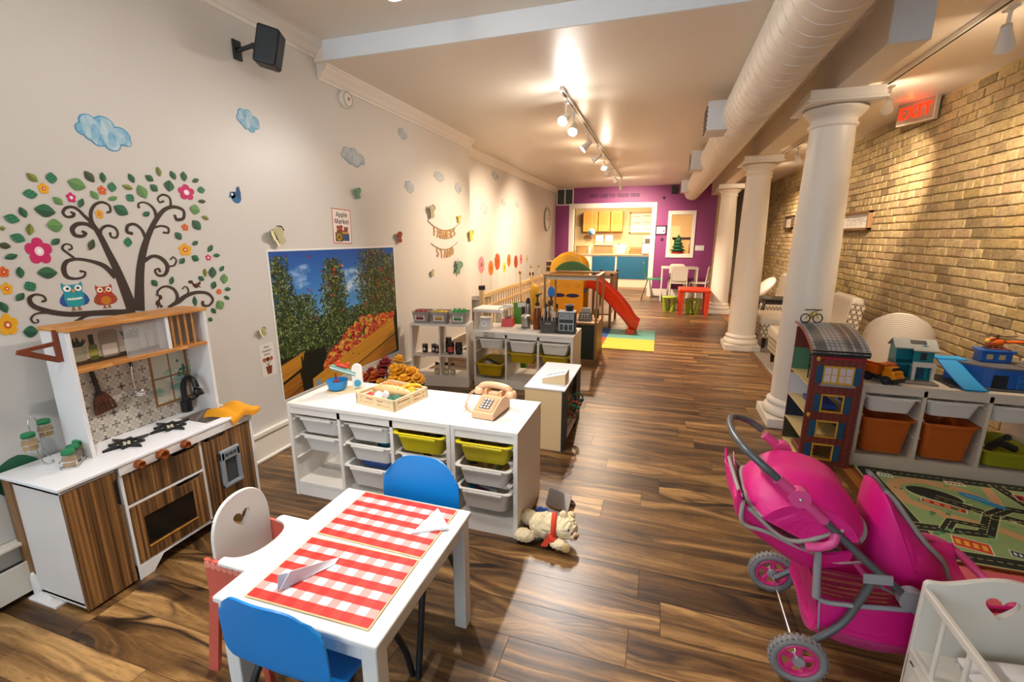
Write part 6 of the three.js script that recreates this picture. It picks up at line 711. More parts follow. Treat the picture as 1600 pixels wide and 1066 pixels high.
// ---------- middle and back of the room ----------
const pineM = M(0xd2b27c, 0.5), teakM = M(0x9a7444, 0.5);
{
  const b = thing('waste_bin', 'grey ribbed waste bin tucked past the wall corner', 'bin', [-2.44, 0, -6.02]); part('tub', lathe([[0, 0], [0.17, 0], [0.19, 0.6], [0.182, 0.6], [0.165, 0.01], [0, 0.01]]), M(0xa39a92, 0.5), b); part('rim', mv(rot(new THREE.TorusGeometry(0.19, 0.01, 8, 36), PI / 2), 0, 0.6, 0), M(0x8f8680, 0.5), b); part('rib', [0.15, 0.3, 0.45].map((y) => mv(rot(new THREE.TorusGeometry(0.171 + y * 0.033, 0.004, 6, 36), PI / 2), 0, y, 0)), M(0x988f88, 0.5), b);
  const s = thing('step_stool', 'white plastic step stool behind the gadget-topped unit', 'stool', [-1.78, 0, -4.78]); part('seat', box(0.34, 0.045, 0.3, 0, 0.66, 0, 0.015), M(0xe6e4e0, 0.4), s); for (const x of [-1, 1]) for (const z of [-1, 1]) part('leg', bar([x * 0.16, 0, z * 0.14], [x * 0.13, 0.645, z * 0.11], 0.04, 0.04), M(0xe0ded8, 0.4), s);
  // pale wooden fence
  const f = thing('wooden_fence', 'pale wooden play fence with thin balusters along the far left wall', 'fence', [-2.0, 0, 0]); const z0 = -5.05, z1 = -8.7;
  part('top_rail', bb(-0.02, 0.02, 0.74, 0.79, z1, z0, 0.004), pineM, f); part('middle_rail', bb(-0.015, 0.015, 0.6, 0.635, z1, z0, 0.004), pineM, f); part('bottom_rail', bb(-0.015, 0.015, 0.06, 0.1, z1, z0, 0.004), pineM, f); const bg = box(0.014, 0.66, 0.018, 0, 0, 0); for (let z = z0 - 0.1; z > z1; z -= 0.1) { const m = part('baluster', bg, pineM, f); m.position.set(0, 0.42, z); }
  for (const z of [z0, (z0 + z1) / 2 - 0.4, z1]) { const p = part('post', bb(-0.025, 0.025, 0, 0.84, z - 0.025, z + 0.025, 0.004), pineM, f); part('cap', bb(-0.032, 0.032, 0.84, 0.89, z - 0.032, z + 0.032, 0.006), black, p); }
  for (const [z, h] of [[-6.4, 0.95], [-7.0, 1.0], [-7.5, 0.98], [-8.1, 0.96]]) { const o = thing('wooden_dowel', ['short', 'tall', 'slim', 'far'][[-6.4, -7.0, -7.5, -8.1].indexOf(z)] + ' pale wooden stick leaning by the play fence', 'stick', [-1.92, 0, z]); part('shaft', rod([0.05, 0, 0], [-0.02, h, -0.02], 0.012), pineM, o); part('tip', sph(0.022, -0.02, h, -0.02, 1, 1.3, 1), teakM, o); }
  const pic = thing('photo_collage', 'dark four-photo collage behind the play fence', 'picture frame', [-1.78, 0.86, -7.8], 0.2); part('board', box(0.22, 0.2, 0.015, 0, 0.1, 0, 0.003), M(0xcbb083, 0.5), pic); part('photo', [[-0.055, 0.055], [0.055, 0.055], [-0.055, 0.145], [0.055, 0.145]].map(([x, y]) => box(0.085, 0.07, 0.004, x, y, 0.008)), M(0x4a3424, 0.5), pic); part('stand', bb(-0.02, 0.02, -0.86, 0.02, -0.02, -0.008), pineM, pic);
}
{ // climber with slide
  const c = thing('toddler_climber', 'yellow toddler climber with green arch and red slide', 'slide', [-1.33, 0.012, -7.05]); const y = M(0xf0b012, 0.4), red = M(0xd63a14, 0.35), gr = M(0x3f6a2c, 0.45);
  const panel = () => { const s = new THREE.Shape(); s.moveTo(-0.27, 0); s.lineTo(-0.27, 0.95); s.bezierCurveTo(-0.27, 1.12, -0.14, 1.19, 0, 1.19); s.bezierCurveTo(0.14, 1.19, 0.25, 1.1, 0.25, 0.95); s.lineTo(0.25, 0); s.closePath(); for (const x of [-0.13, 0.09]) { const h = new THREE.Path(); h.absellipse(x, 0.56, 0.085, 0.024, 0, 2 * PI, true); s.holes.push(h); } const k = new THREE.Path(); k.absellipse(-0.02, 0.84, 0.018, 0.035, 0, 2 * PI, true); s.holes.push(k); return s; };
  part('side_panel', mv(ext(panel(), 0.05, 0.012, 16), 0, 0, 0.12), y, c); part('side_panel', mv(ext(panel(), 0.05, 0.012, 16), 0, 0, -0.4), y, c); part('handle_dimple', [-0.16, 0.0, 0.16].map((x) => mv(new THREE.TorusGeometry(0.035, 0.013, 8, 20, PI), 0, 0, 0).rotateZ(PI).translate(x, 0.75, 0.17)), M(0xf0b83a, 0.4), c);
  part('slot_inlay', [-0.13, 0.09].map((x) => rot(cyl(0.1, 0.1, 0.005, 0, 0, 0, 24), PI / 2).scale(1, 0.3, 1).translate(x, 0.57, 0.171)), M(0x1c2458, 0.5), c); part('arch_rib', [mv(rot(new THREE.TorusGeometry(0.24, 0.03, 10, 30, PI), 0, 0), -0.01, 0.95, 0.0), mv(new THREE.TorusGeometry(0.24, 0.03, 10, 30, PI), -0.01, 0.95, -0.15)], y, c);
  const ga = new THREE.Shape(); ga.moveTo(-0.28, 0); ga.bezierCurveTo(-0.22, 0.13, -0.1, 0.17, 0, 0.17); ga.bezierCurveTo(0.12, 0.17, 0.24, 0.12, 0.31, 0); ga.closePath(); part('green_arch', mv(ext(ga, 0.05, 0.01, 16), 0.08, 0.92, 0.2), gr, c);
  part('platform', bb(-0.25, 0.26, 0.6, 0.64, -0.35, 0.12, 0.01), M(0x2f4a86, 0.4), c); part('step', [0.18, 0.38].map((yy) => bb(-0.34, -0.2, yy, yy + 0.04, -0.35, 0.12, 0.01)), y, c);
  const path = (u) => { const P = [[0.25, 0.66], [0.36, 0.66], [0.5, 0.55], [0.68, 0.38], [0.85, 0.2], [0.96, 0.075], [1.05, 0.05]]; const cv = new THREE.CatmullRomCurve3(P.map((p) => V(p[0], p[1], 0))); return cv.getPoint(u); };
  part('slide_chute', surf((u, v) => { const p = path(u), w = (v - 0.5) * 0.42, lip = Math.pow(Math.abs(v - 0.5) * 2, 6) * (0.13 + 0.08 * Math.sin(u * PI)); return [p.x + lip * 0.3, p.y + lip, -0.1 + w]; }, 30, 16, 0.02), red, c); part('slide_foot', [bb(0.9, 1.03, 0, 0.08, -0.3, 0.1, 0.01)], red, c);
  const m = thing('foam_mat', 'square foam play mat of blue, teal, red and yellow tiles under the slide', 'play mat', [0, 0, 0]); const T = 0.68; [[0, 0, 0xd9502a], [1, 0, 0xe0c84a], [0, 1, 0x2a62b8], [1, 1, 0x6fb7ac]].forEach(([i, j, k]) => part('tile', bb(-1.36 + i * T, -1.36 + (i + 1) * T - 0.002, 0.0, 0.012, -6.0 - j * T, -6.0 - (j + 1) * T + 0.002, 0.003), M(k, 0.7), m));
}
{ // wooden market stall in front of the climber
  const s = thing('play_stall', 'wooden play stall with thin posts and dark shelf front', 'play stall', [-0.98, 0, -5.6]); const X = 0.31, Z = 0.3;
  for (const x of [-1, 1]) for (const z of [-1, 1]) part('post', bb(x * X - 0.012, x * X + 0.012, 0, 1.0, z * Z - 0.012, z * Z + 0.012, 0.002), teakM, s); part('top_frame', [bb(-X - 0.02, X + 0.02, 1.0, 1.025, Z - 0.02, Z + 0.02, 0.003), bb(-X - 0.02, X + 0.02, 1.0, 1.025, -Z - 0.02, -Z + 0.02, 0.003), bb(X - 0.02, X + 0.02, 1.0, 1.025, -Z, Z, 0.003), bb(-X - 0.02, -X + 0.02, 1.0, 1.025, -Z, Z, 0.003)], teakM, s); part('header_board', bb(-X, X, 0.965, 0.998, Z - 0.008, Z + 0.004), M(0xcfc5b4, 0.5), s);
  part('counter', bb(-X - 0.02, X + 0.02, 0.44, 0.465, -Z, Z, 0.003), teakM, s); part('dark_panel', bb(-X, X, 0.02, 0.44, Z - 0.03, Z - 0.012), M(0x22302c, 0.5), s); part('side_board', bb(X - 0.01, X + 0.012, 0, 0.44, -Z, Z), M(0x9a7c44, 0.5), s); part('lower_shelf', bb(-X, X, 0.18, 0.2, -Z, Z - 0.03), M(0x8a8478, 0.5), s);
  const reg = thing('toy_cash_register', 'small grey toy cash register on the play stall counter', 'toy register', [-0.82, 0.465, -5.45]); part('body', loft([[[-0.08, 0, 0.08], [0.08, 0, 0.08], [0.08, 0, -0.08], [-0.08, 0, -0.08]], [[-0.07, 0.1, 0.0], [0.07, 0.1, 0.0], [0.07, 0.1, -0.07], [-0.07, 0.1, -0.07]]], true, true, true, true), M(0x4a4a46, 0.4), reg); part('display', box(0.11, 0.06, 0.02, 0, 0.12, -0.05, 0.004), M(0xb9beb8, 0.4), reg); part('key', [...Array(9)].map((_, i) => box(0.02, 0.008, 0.014, (i % 3 - 1) * 0.034, 0.035 + Math.floor(i / 3) * 0.022, 0.068 - Math.floor(i / 3) * 0.018, 0.003)), M(0xd8d4c8, 0.4), reg);
  const wb = thing('toy_bottle', 'dark green toy bottle on the play stall counter', 'toy bottle', [-0.72, 0.465, -5.72]); part('body', lathe([[0, 0], [0.03, 0], [0.03, 0.09], [0.012, 0.13], [0.012, 0.16]]), M(0x14322a, 0.3), wb); part('cap', cyl(0.015, 0.015, 0.02, 0, 0.165, 0), black, wb);
  const t = thing('wooden_play_counter', 'long wooden play counter with black-capped post behind the slide', 'play counter', [-0.87, 0, -8.0]); part('top', bb(-0.16, 0.16, 0.82, 0.85, -0.5, 0.5, 0.004), teakM, t); part('side_board', bb(0.13, 0.145, 0.45, 0.82, -0.48, 0.48), M(0xb89460, 0.5), t); part('shelf', bb(-0.15, 0.14, 0.2, 0.22, -0.48, 0.48), teakM, t); for (const x of [-1, 1]) for (const z of [-1, 1]) { const p = part('post', bb(x * 0.14 - 0.02, x * 0.14 + 0.02, 0, 0.82, z * 0.48 - 0.02, z * 0.48 + 0.02, 0.003), teakM, t); part('cap', bb(x * 0.14 - 0.025, x * 0.14 + 0.025, 0.85, 0.88, z * 0.48 - 0.025, z * 0.48 + 0.025, 0.004), black, p); }
  const ys = thing('yellow_toy_bat', 'yellow plastic toy bat standing behind the steel bottle', 'toy bat', [-1.42, 0, -5.3]); part('barrel', lathe([[0, 0.45], [0.02, 0.45], [0.03, 0.6], [0.045, 0.78], [0.045, 0.86], [0.02, 0.9], [0, 0.9]]), M(0xe3a814, 0.35), ys); part('grip', lathe([[0, 0], [0.03, 0], [0.03, 0.03], [0.018, 0.05], [0.02, 0.45]]), M(0xd99a10, 0.4), ys);
  const bs = thing('blue_toy_paddle', 'blue toy paddle standing behind the cutlery caddy', 'toy paddle', [-1.16, 0, -5.08]); part('head', rot(cyl(0.05, 0.05, 0.015, 0, 0, 0, 24), PI / 2).scale(0.8, 1.3, 1).translate(0, 0.84, 0), M(0x1c74c8, 0.35), bs); part('handle', cyl(0.011, 0.011, 0.8, 0, 0.4, 0, 12), M(0x2a2a2a, 0.5), bs);
  const gb = thing('toy_bag', 'green and white toy carton behind the toy blender', 'toy carton', [-1.42, 0, -4.72]); part('carton', box(0.14, 0.76, 0.08, 0, 0.38, 0, 0.006), M(0x5f9a3e, 0.5), gb); part('white_band', box(0.1, 0.05, 0.082, 0.03, 0.735, 0, 0.003), M(0xe2e2dc, 0.5), gb); part('dark_side', box(0.05, 0.2, 0.083, 0.05, 0.62, 0), M(0x241c20, 0.5), gb);
}
// ---- far tables and chairs
{
  const w = M(0xe4ddd2, 0.4), g = M(0x0f7a5a, 0.4), dk = M(0x2a2c2a, 0.4);
  const t = thing('white_table', 'white square table under the tree picture window', 'table', [0.43, 0, -11.35]); part('tabletop', box(0.8, 0.035, 0.6, 0, 0.765, 0, 0.006), w, t); for (const x of [-1, 1]) for (const z of [-1, 1]) part('leg', box(0.035, 0.75, 0.035, x * 0.375, 0.375, z * 0.275, 0.003), w, t);
  const chair = (label, p, ry) => { const c = thing('white_chair', label, 'chair', p, ry, 'white plastic chairs'); part('seat', box(0.38, 0.025, 0.38, 0, 0.45, 0, 0.012), w, c); part('backrest', mv(rot(ext(rrect(0.36, 0.32, 0.08), 0.02, 0.006), -0.12), 0, 0.66, -0.2), w, c); for (const x of [-1, 1]) { part('leg', rod([x * 0.17, 0.45, 0.16], [x * 0.19, 0, 0.19], 0.014), w, c); part('leg', tube([[x * 0.16, 0.66, -0.2], [x * 0.17, 0.45, -0.17], [x * 0.19, 0, -0.2]], 0.014, 16, 8), w, c); } };
  chair('white chair with its back to the room at the white table', [0.42, 0, -10.98], PI); chair('white chair against the purple wall behind the white table', [0.4, 0, -11.66], 0); chair('white chair at the right side of the white table', [0.86, 0, -11.12], -PI / 2 - 0.25);
  const c = thing('green_chair', 'green plastic chair facing the white table', 'chair', [-0.13, 0, -11.35], PI / 2); part('shell', [surf((u, v) => { const a = u * 2 - 1; if (v < 0.5) return [a * 0.2, 0.5 - 0.012 * (1 - a * a), mix(0.22, -0.18, v * 2)]; const k = v * 2 - 1; return [a * (0.2 - 0.03 * k), 0.5 + 0.37 * k, -0.18 - 0.06 * k + 0.02 * a * a]; }, 12, 24, 0.022)], g, c); for (const x of [-1, 1]) { part('leg', rod([x * 0.16, 0.49, 0.15], [x * 0.2, 0, 0.22], 0.01), dk, c); part('leg', rod([x * 0.16, 0.49, -0.12], [x * 0.2, 0, -0.25], 0.01), dk, c); }
  const r = thing('red_play_table', 'low red-orange plastic play table beside the far column', 'table', [0.655, 0, -9.43]); const rm = M(0xd23a14, 0.38); part('tabletop', box(0.56, 0.06, 0.56, 0, 0.465, 0, 0.02), rm, r); for (const x of [-1, 1]) for (const z of [-1, 1]) part('leg', loft([[[x * 0.23 - 0.03, 0, z * 0.23 - 0.03], [x * 0.23 + 0.03, 0, z * 0.23 - 0.03], [x * 0.23 + 0.03, 0, z * 0.23 + 0.03], [x * 0.23 - 0.03, 0, z * 0.23 + 0.03]], [[x * 0.23 - 0.045, 0.44, z * 0.23 - 0.045], [x * 0.23 + 0.045, 0.44, z * 0.23 - 0.045], [x * 0.23 + 0.045, 0.44, z * 0.23 + 0.045], [x * 0.23 - 0.045, 0.44, z * 0.23 + 0.045]]], true, true, true, true), rm, r);
  const stool = (l, p) => { const s = thing('green_stool', l, 'stool', p, 0, 'lime green play stools'); const m = M(0x8ea62a, 0.4); part('seat', lathe([[0, 0.26], [0.12, 0.26], [0.14, 0.275], [0.14, 0.29], [0.12, 0.3], [0, 0.302]]), m, s); for (let i = 0; i < 3; i++) { const a = i * 2.094 + 0.5; part('leg', new THREE.CylinderGeometry(0.03, 0.042, 0.28, 14).rotateX(0).applyMatrix4(new THREE.Matrix4().makeRotationAxis(V(-Math.sin(a), 0, Math.cos(a)).normalize(), -0.18)).translate(Math.cos(a) * 0.1, 0.14, Math.sin(a) * 0.1), m, s); } };
  stool('lime green stool in front under the red table', [0.64, 0, -9.36]); stool('lime green stool left of the red table', [0.22, 0, -9.62]);
}
// ---- purple wall fittings
{
  const on = (n, l, c, x, y) => thing(n, l, c, [x, y, ZB]);
  const v = on('wall_vent', 'dark two-pane wall vent in a white frame at the purple wall corner', 'vent', -2.42, 2.45); part('frame', [bb(-0.22, 0.22, 0.18, 0.205, 0, 0.02), bb(-0.22, 0.22, -0.205, -0.18, 0, 0.02), bb(-0.22, -0.195, -0.2, 0.2, 0, 0.02), bb(0.195, 0.22, -0.2, 0.2, 0, 0.02), bb(-0.012, 0.012, -0.2, 0.2, 0, 0.02)], trimMat, v); part('pane', bb(-0.195, -0.012, -0.18, 0.18, 0, 0.006), M(0x23281f, 0.3), v); part('pane', bb(0.012, 0.195, -0.18, 0.18, 0, 0.006), M(0x23281f, 0.3), v);
  const l = on('wall_lettering', 'small black capital lettering across the top of the purple wall', 'lettering', -1.17, 2.455); { let x = -0.63; 'CREATE•LEARN•PLAY•IMAGINE•DREAM'.split('•').forEach((wd, i) => { const g = text(wd, 0.07, 0.004).scale(0.63, 1.3, 1); g.computeBoundingBox(); const hw = g.boundingBox.max.x; part('word', mv(g, x + hw, 0, 0), M(0x2a1626, 0.6), l, 'lettered word'); x += hw * 2 + 0.03; if (i < 4) part('dot', mv(rot(cyl(0.012, 0.012, 0.004, 0, 0.002, 0, 12), PI / 2), x - 0.005, 0, 0), M(0x2a1626, 0.6), l); x += 0.022; }); }
  const f = on('certificate_frame', 'black framed certificate left of the tree picture window', 'picture frame', -0.04, 1.62); part('frame', [bb(-0.13, 0.13, 0.085, 0.11, 0, 0.025, 0.004), bb(-0.13, 0.13, -0.11, -0.085, 0, 0.025, 0.004), bb(-0.13, -0.105, -0.11, 0.11, 0, 0.025, 0.004), bb(0.105, 0.13, -0.11, 0.11, 0, 0.025, 0.004)], M(0x2a1c20, 0.4), f); part('paper', bb(-0.105, 0.105, -0.085, 0.085, 0, 0.008), M(0xcfc6d6, 0.5), f); part('seal', rot(cyl(0.018, 0.018, 0.003, 0, 0.0095, 0, 16), PI / 2).translate(0.07, -0.02, 0), M(0x4a3050, 0.5), f);
  for (const [x, y, lb] of [[-0.0, 1.4, 'small black round hook below the certificate'], [-0.02, 2.37, 'small black camera dome high on the purple wall']]) { const h = on(y > 2 ? 'security_camera' : 'coat_hook', lb, 'fixture', x, y); part('plate', rot(cyl(0.035, 0.035, 0.012, 0, 0.006, 0, 20), PI / 2), M(0x1a1418, 0.4), h); part('ball', sph(0.02, 0, 0, 0.026), M(0x4a3a44, 0.3), h); }
  const sp = on('wall_speaker', 'small black speaker under the ceiling beside the duct', 'speaker', 0.2, 2.54); part('cabinet', box(0.12, 0.17, 0.12, 0, 0, 0.09, 0.01), M(0x141618, 0.45), sp); part('bracket', cylZ(0.012, 0.04, 0, 0, 0.015), black, sp);
  const sw = on('switch_plate', 'wide white switch plate right of the tree picture window', 'switch', 0.87, 1.2); part('plate', box(0.2, 0.12, 0.01, 0, 0, 0.005, 0.003), M(0xdfe4e6, 0.4), sw); part('rocker', [-0.06, 0, 0.06].map((x) => box(0.03, 0.06, 0.006, x, 0, 0.012, 0.002)), M(0xeef0f0, 0.4), sw);
  // little tree on the sill
  const t = thing('christmas_tree', 'small green Christmas tree with a red base on the window sill', 'tree', [0.385, MY0 + 0.005, ZB - 0.12]); t.scale.setScalar(1.12); part('stand_pole', cyl(0.012, 0.012, 0.08, 0, 0.04, 0, 8), M(0x4a3020, 0.7), t); part('boughs', [[0.0, 0.17, 0.11], [0.07, 0.14, 0.11], [0.14, 0.11, 0.1], [0.21, 0.075, 0.1], [0.27, 0.045, 0.09]].map(([y, r, h]) => lathe([[0, 0.05 + y], [r, 0.055 + y], [r * 0.5, 0.05 + y + h * 0.6], [0, 0.05 + y + h]])), M(0x176040, 0.8), t); part('skirt', lathe([[0, 0.0], [0.13, 0.0], [0.13, 0.03], [0.1, 0.055], [0, 0.055]]), M(0xb52a1a, 0.7), t); part('bauble', [...Array(12)].map((_, i) => sph(0.012, Math.cos(i * 2.4) * (0.14 - i * 0.009), 0.07 + i * 0.022, Math.sin(i * 2.4) * (0.14 - i * 0.009), 1, 1, 1, 8)), M(0xc9a13a, 0.4), t);
  const fg = thing('gold_figurine', 'cream and gold figurine beside the little tree', 'figurine', [0.615, MY0, ZB - 0.1]); part('robe', lathe([[0, 0], [0.04, 0], [0.03, 0.1], [0.018, 0.19], [0.022, 0.21], [0, 0.215]]), M(0xd9b65a, 0.5), fg); part('head', sph(0.024, 0, 0.235, 0), M(0xe2c9a8, 0.6), fg);
  const mb = thing('dark_mantel', 'dark brown mantel shelf seen through the picture window', 'shelf', [0.5, 1.15, -12.5]); part('shelf', bb(-0.25, 0.3, 0.24, 0.3, -0.12, 0.12, 0.006), M(0x3a241a, 0.5), mb); part('bracket', [bb(-0.2, -0.14, 0.0, 0.24, -0.1, 0.1), bb(0.18, 0.24, 0, 0.24, -0.1, 0.1)], M(0x3a241a, 0.5), mb); part('legs', [bb(-0.2, -0.14, -1.15, 0, -0.1, 0.1), bb(0.18, 0.24, -1.15, 0, -0.1, 0.1)], M(0x3a241a, 0.5), mb);
}
// ---- kitchen seen through the opening
{
  const teal = M(0x0b5f86, 0.45), maple = M(0xd9a44e, 0.4), kz = -14.0;
  const c = thing('kitchen_counter', 'kitchen counter with two large teal door panels', 'counter', [0, 0, kz]); part('carcass', bb(-2.6, 0.9, 0.1, 0.93, -0.6, -0.012), M(0xe9dfc9, 0.5), c); part('kickboard', bb(-2.6, 0.9, 0, 0.22, -0.58, -0.008), M(0xe6dcc6, 0.5), c); part('worktop', bb(-2.62, 0.92, 0.93, 0.97, -0.62, 0.03, 0.006), M(0xcbb594, 0.35), c); for (const [a, b] of [[-1.96, -1.28], [-1.23, -0.33]]) part('door_panel', bb(a, b, 0.24, 0.9, -0.012, 0.008, 0.004), teal, c); part('door_panel', bb(-0.28, 0.6, 0.24, 0.9, -0.012, 0.008, 0.004), teal, c);
  const dw = part('drawer_stack', bb(-2.5, -2.02, 0.24, 0.9, -0.012, 0.008, 0.004), M(0xe9e2d2, 0.4), c); part('knob', [0.4, 0.6, 0.8].map((y) => sph(0.016, -2.26, y, 0.02)), M(0x6a6660, 0.4, { metalness: 0.6 }), dw);
  [[-2.35, -1.9], [-1.88, -1.53], [-1.51, -1.16]].forEach(([a, b], i) => { const u = thing('wall_cabinet', ['left maple kitchen wall cabinet', 'middle maple kitchen wall cabinet', 'right maple kitchen wall cabinet'][i] + ' seen through the opening', 'cabinet', [(a + b) / 2, 1.62, -14.62]); const w = b - a; part('body', bb(-w / 2, w / 2, 0, 0.6, -0.17, 0.15, 0.003), maple, u); const d = part('door', bb(-w / 2 + 0.01, w / 2 - 0.01, 0.01, 0.59, 0.15, 0.17, 0.004), maple, u); part('panel', bb(-w / 2 + 0.07, w / 2 - 0.07, 0.07, 0.53, 0.17, 0.176, 0.004), M(0xd09a44, 0.4), d); part('knob', sph(0.014, w / 2 - 0.04, 0.06, 0.185), M(0x8a7a5a, 0.3, { metalness: 0.7 }), d); });
  const bd = thing('notice_board', 'framed white notice board on the kitchen wall', 'notice board', [-0.62, 1.88, -14.79]); part('frame', [bb(-0.36, 0.36, 0.28, 0.32, 0, 0.03), bb(-0.36, 0.36, -0.32, -0.28, 0, 0.03), bb(-0.36, -0.32, -0.32, 0.32, 0, 0.03), bb(0.32, 0.36, -0.32, 0.32, 0, 0.03)], M(0xb59a6a, 0.5), bd); part('board', bb(-0.32, 0.32, -0.28, 0.28, 0, 0.01), M(0xefe9dc, 0.4), bd); part('notice', [[-0.16, 0.18], [0.14, 0.2], [-0.15, 0.0], [0.15, 0.02], [-0.14, -0.19], [0.16, -0.17]].map(([x, y]) => box(0.22, 0.014, 0.003, x, y, 0.012)), M(0x7d7668, 0.6), bd);
  const it = (n, l, cat, x, z, g) => { const o = thing(n, l, cat, [x, 0.97, z]); g(o); };
  it('wicker_box', 'tan storage box at the left of the kitchen counter', 'box', -2.3, -14.1, (o) => { part('body', tub(0.32, 0.24, 0.22, 0.01, 0.01, 0.03), M(0xb8925a, 0.8), o); part('lid', box(0.34, 0.02, 0.26, 0, 0.23, 0, 0.005), M(0xc9a66a, 0.7), o); });
  it('wooden_tray', 'speckled brown tray box in the middle of the kitchen counter', 'box', -1.66, -14.12, (o) => { part('front', bb(-0.27, 0.27, 0, 0.25, 0.1, 0.12), M(0xa8835a, 0.7), o); part('top', bb(-0.3, 0.3, 0.25, 0.27, -0.12, 0.14, 0.004), M(0xe0c898, 0.5), o); part('side', [bb(-0.27, -0.25, 0, 0.25, -0.1, 0.1), bb(0.25, 0.27, 0, 0.25, -0.1, 0.1)], M(0xd0b080, 0.6), o); });
  for (const [i, x] of [-1.78, -1.5].entries()) { const o = thing('leaflet_holder', ['left white leaflet holder on the tray box', 'right white leaflet holder on the tray box'][i], 'leaflet holder', [x, 1.24, -14.1]); part('card', box(0.22, 0.27, 0.02, 0, 0.135, 0, 0.003), M(0xe9e4de, 0.5), o); part('printed_band', box(0.2, 0.09, 0.003, 0, 0.06, 0.012), M(0xd9a890, 0.6), o); }
  it('paper_pile', 'white crumpled paper bags on the kitchen counter', 'paper bags', -1.15, -14.15, (o) => { part('bag', [box(0.3, 0.16, 0.18, 0, 0.08, 0, 0.03), rot(box(0.26, 0.14, 0.16, 0, 0, 0, 0.04), 0.2, 0.4, 0.2).translate(0.05, 0.2, 0), rot(box(0.2, 0.1, 0.12, 0, 0, 0, 0.03), 0.1, -0.4, -0.3).translate(-0.08, 0.21, 0.03)], M(0xe9e4da, 0.7), o); part('fold', surf((u, v) => [mix(-0.12, 0.16, u), 0.27 + 0.05 * Math.sin(u * 7) * v, mix(-0.05, 0.07, v)], 10, 6, 0.004), M(0xf2eee6, 0.7), o); });
  it('serving_board', 'stack of brown wooden boards on the kitchen counter', 'boards', -0.72, -14.3, (o) => { part('board', [0, 1, 2].map((i) => box(0.42 - i * 0.04, 0.05, 0.2, 0, 0.03 + i * 0.055, 0, 0.01)), M(0xa57a48, 0.5), o); part('rail', box(0.44, 0.02, 0.02, 0, 0.18, -0.1), M(0x8a6236, 0.5), o); });
  it('menu_stand', 'white menu card in a dark frame at the right of the kitchen counter', 'menu stand', -0.43, -13.98, (o) => { part('frame', box(0.24, 0.32, 0.02, 0, 0.16, 0, 0.003), M(0x4a4034, 0.5), o); part('card', box(0.21, 0.28, 0.004, 0, 0.16, 0.011), M(0xf0ece0, 0.5), o); part('foot', box(0.12, 0.012, 0.1, 0, 0.006, -0.02), M(0x4a4034, 0.5), o); });
  it('photo_stand', 'small dark-patterned photo behind the menu card', 'photo', -0.4, -14.35, (o) => { part('frame', box(0.2, 0.52, 0.02, 0, 0.26, 0, 0.003), M(0xe6e2d6, 0.5), o); part('picture', box(0.15, 0.16, 0.004, 0, 0.36, 0.012), M(0x5a564e, 0.6), o); });
  it('glass_jar', 'pair of pale jars beside the tan box on the kitchen counter', 'jars', -2.06, -14.06, (o) => { part('jar', [lathe([[0, 0], [0.05, 0], [0.05, 0.16], [0.03, 0.2], [0, 0.2]]), lathe([[0, 0], [0.04, 0], [0.04, 0.22], [0.02, 0.26], [0, 0.26]], 0.02, 0, -0.1)], M(0xe9e2d0, 0.2), o); part('lid', cyl(0.035, 0.035, 0.03, 0, 0.21, 0), M(0xc9b890, 0.4), o); });
  const fb = thing('hanging_balloon', 'blue and white toy globe hanging by the maple cabinets', 'ornament', [-2.0, 1.6, -13.95]); part('globe', sph(0.09), M(0x5a9ac0, 0.4), fb); part('band', [new THREE.TorusGeometry(0.09, 0.012, 8, 24), sph(0.05, 0.06, -0.03, 0.05)], M(0xe6eef0, 0.4), fb); part('string', cyl(0.002, 0.002, 0.97, 0, 0.575, 0, 5), M(0xd0d0c8, 0.6), fb);
}

// ---------- right bay ----------
const trellis = canvasTex(256, 256, (g) => { g.fillStyle = '#c9bda6'; g.fillRect(0, 0, 256, 256); g.strokeStyle = '#4a3a2c'; g.lineWidth = 9; for (let j = -1; j < 5; j++) for (let i = -1; i < 5; i++) { const x = i * 64 + (j % 2 ? 32 : 0), y = j * 64; g.beginPath(); for (let k = 0; k <= 8; k++) { const a = k * PI / 4 + PI / 8, q = [x + Math.cos(a) * 31, y + 32 + Math.sin(a) * 31]; k ? g.lineTo(...q) : g.moveTo(...q); } g.stroke(); } }, { repeat: [5, 5] });
const weave = canvasTex(128, 128, (g) => { g.fillStyle = '#d2cabb'; g.fillRect(0, 0, 128, 128); g.strokeStyle = '#85745c'; g.lineWidth = 3; for (let j = 0; j < 8; j++) for (let i = 0; i < 8; i++) { g.beginPath(); g.moveTo(i * 16, j * 16 + (i % 2 ? 12 : 4)); g.lineTo(i * 16 + 16, j * 16 + (i % 2 ? 4 : 12)); g.stroke(); } }, { repeat: [6, 6] });
const fabTrellis = M(0xffffff, 0.9, { map: trellis }), fabWeave = M(0xffffff, 0.9, { map: weave }), darkWood = M(0x1f1814, 0.4);
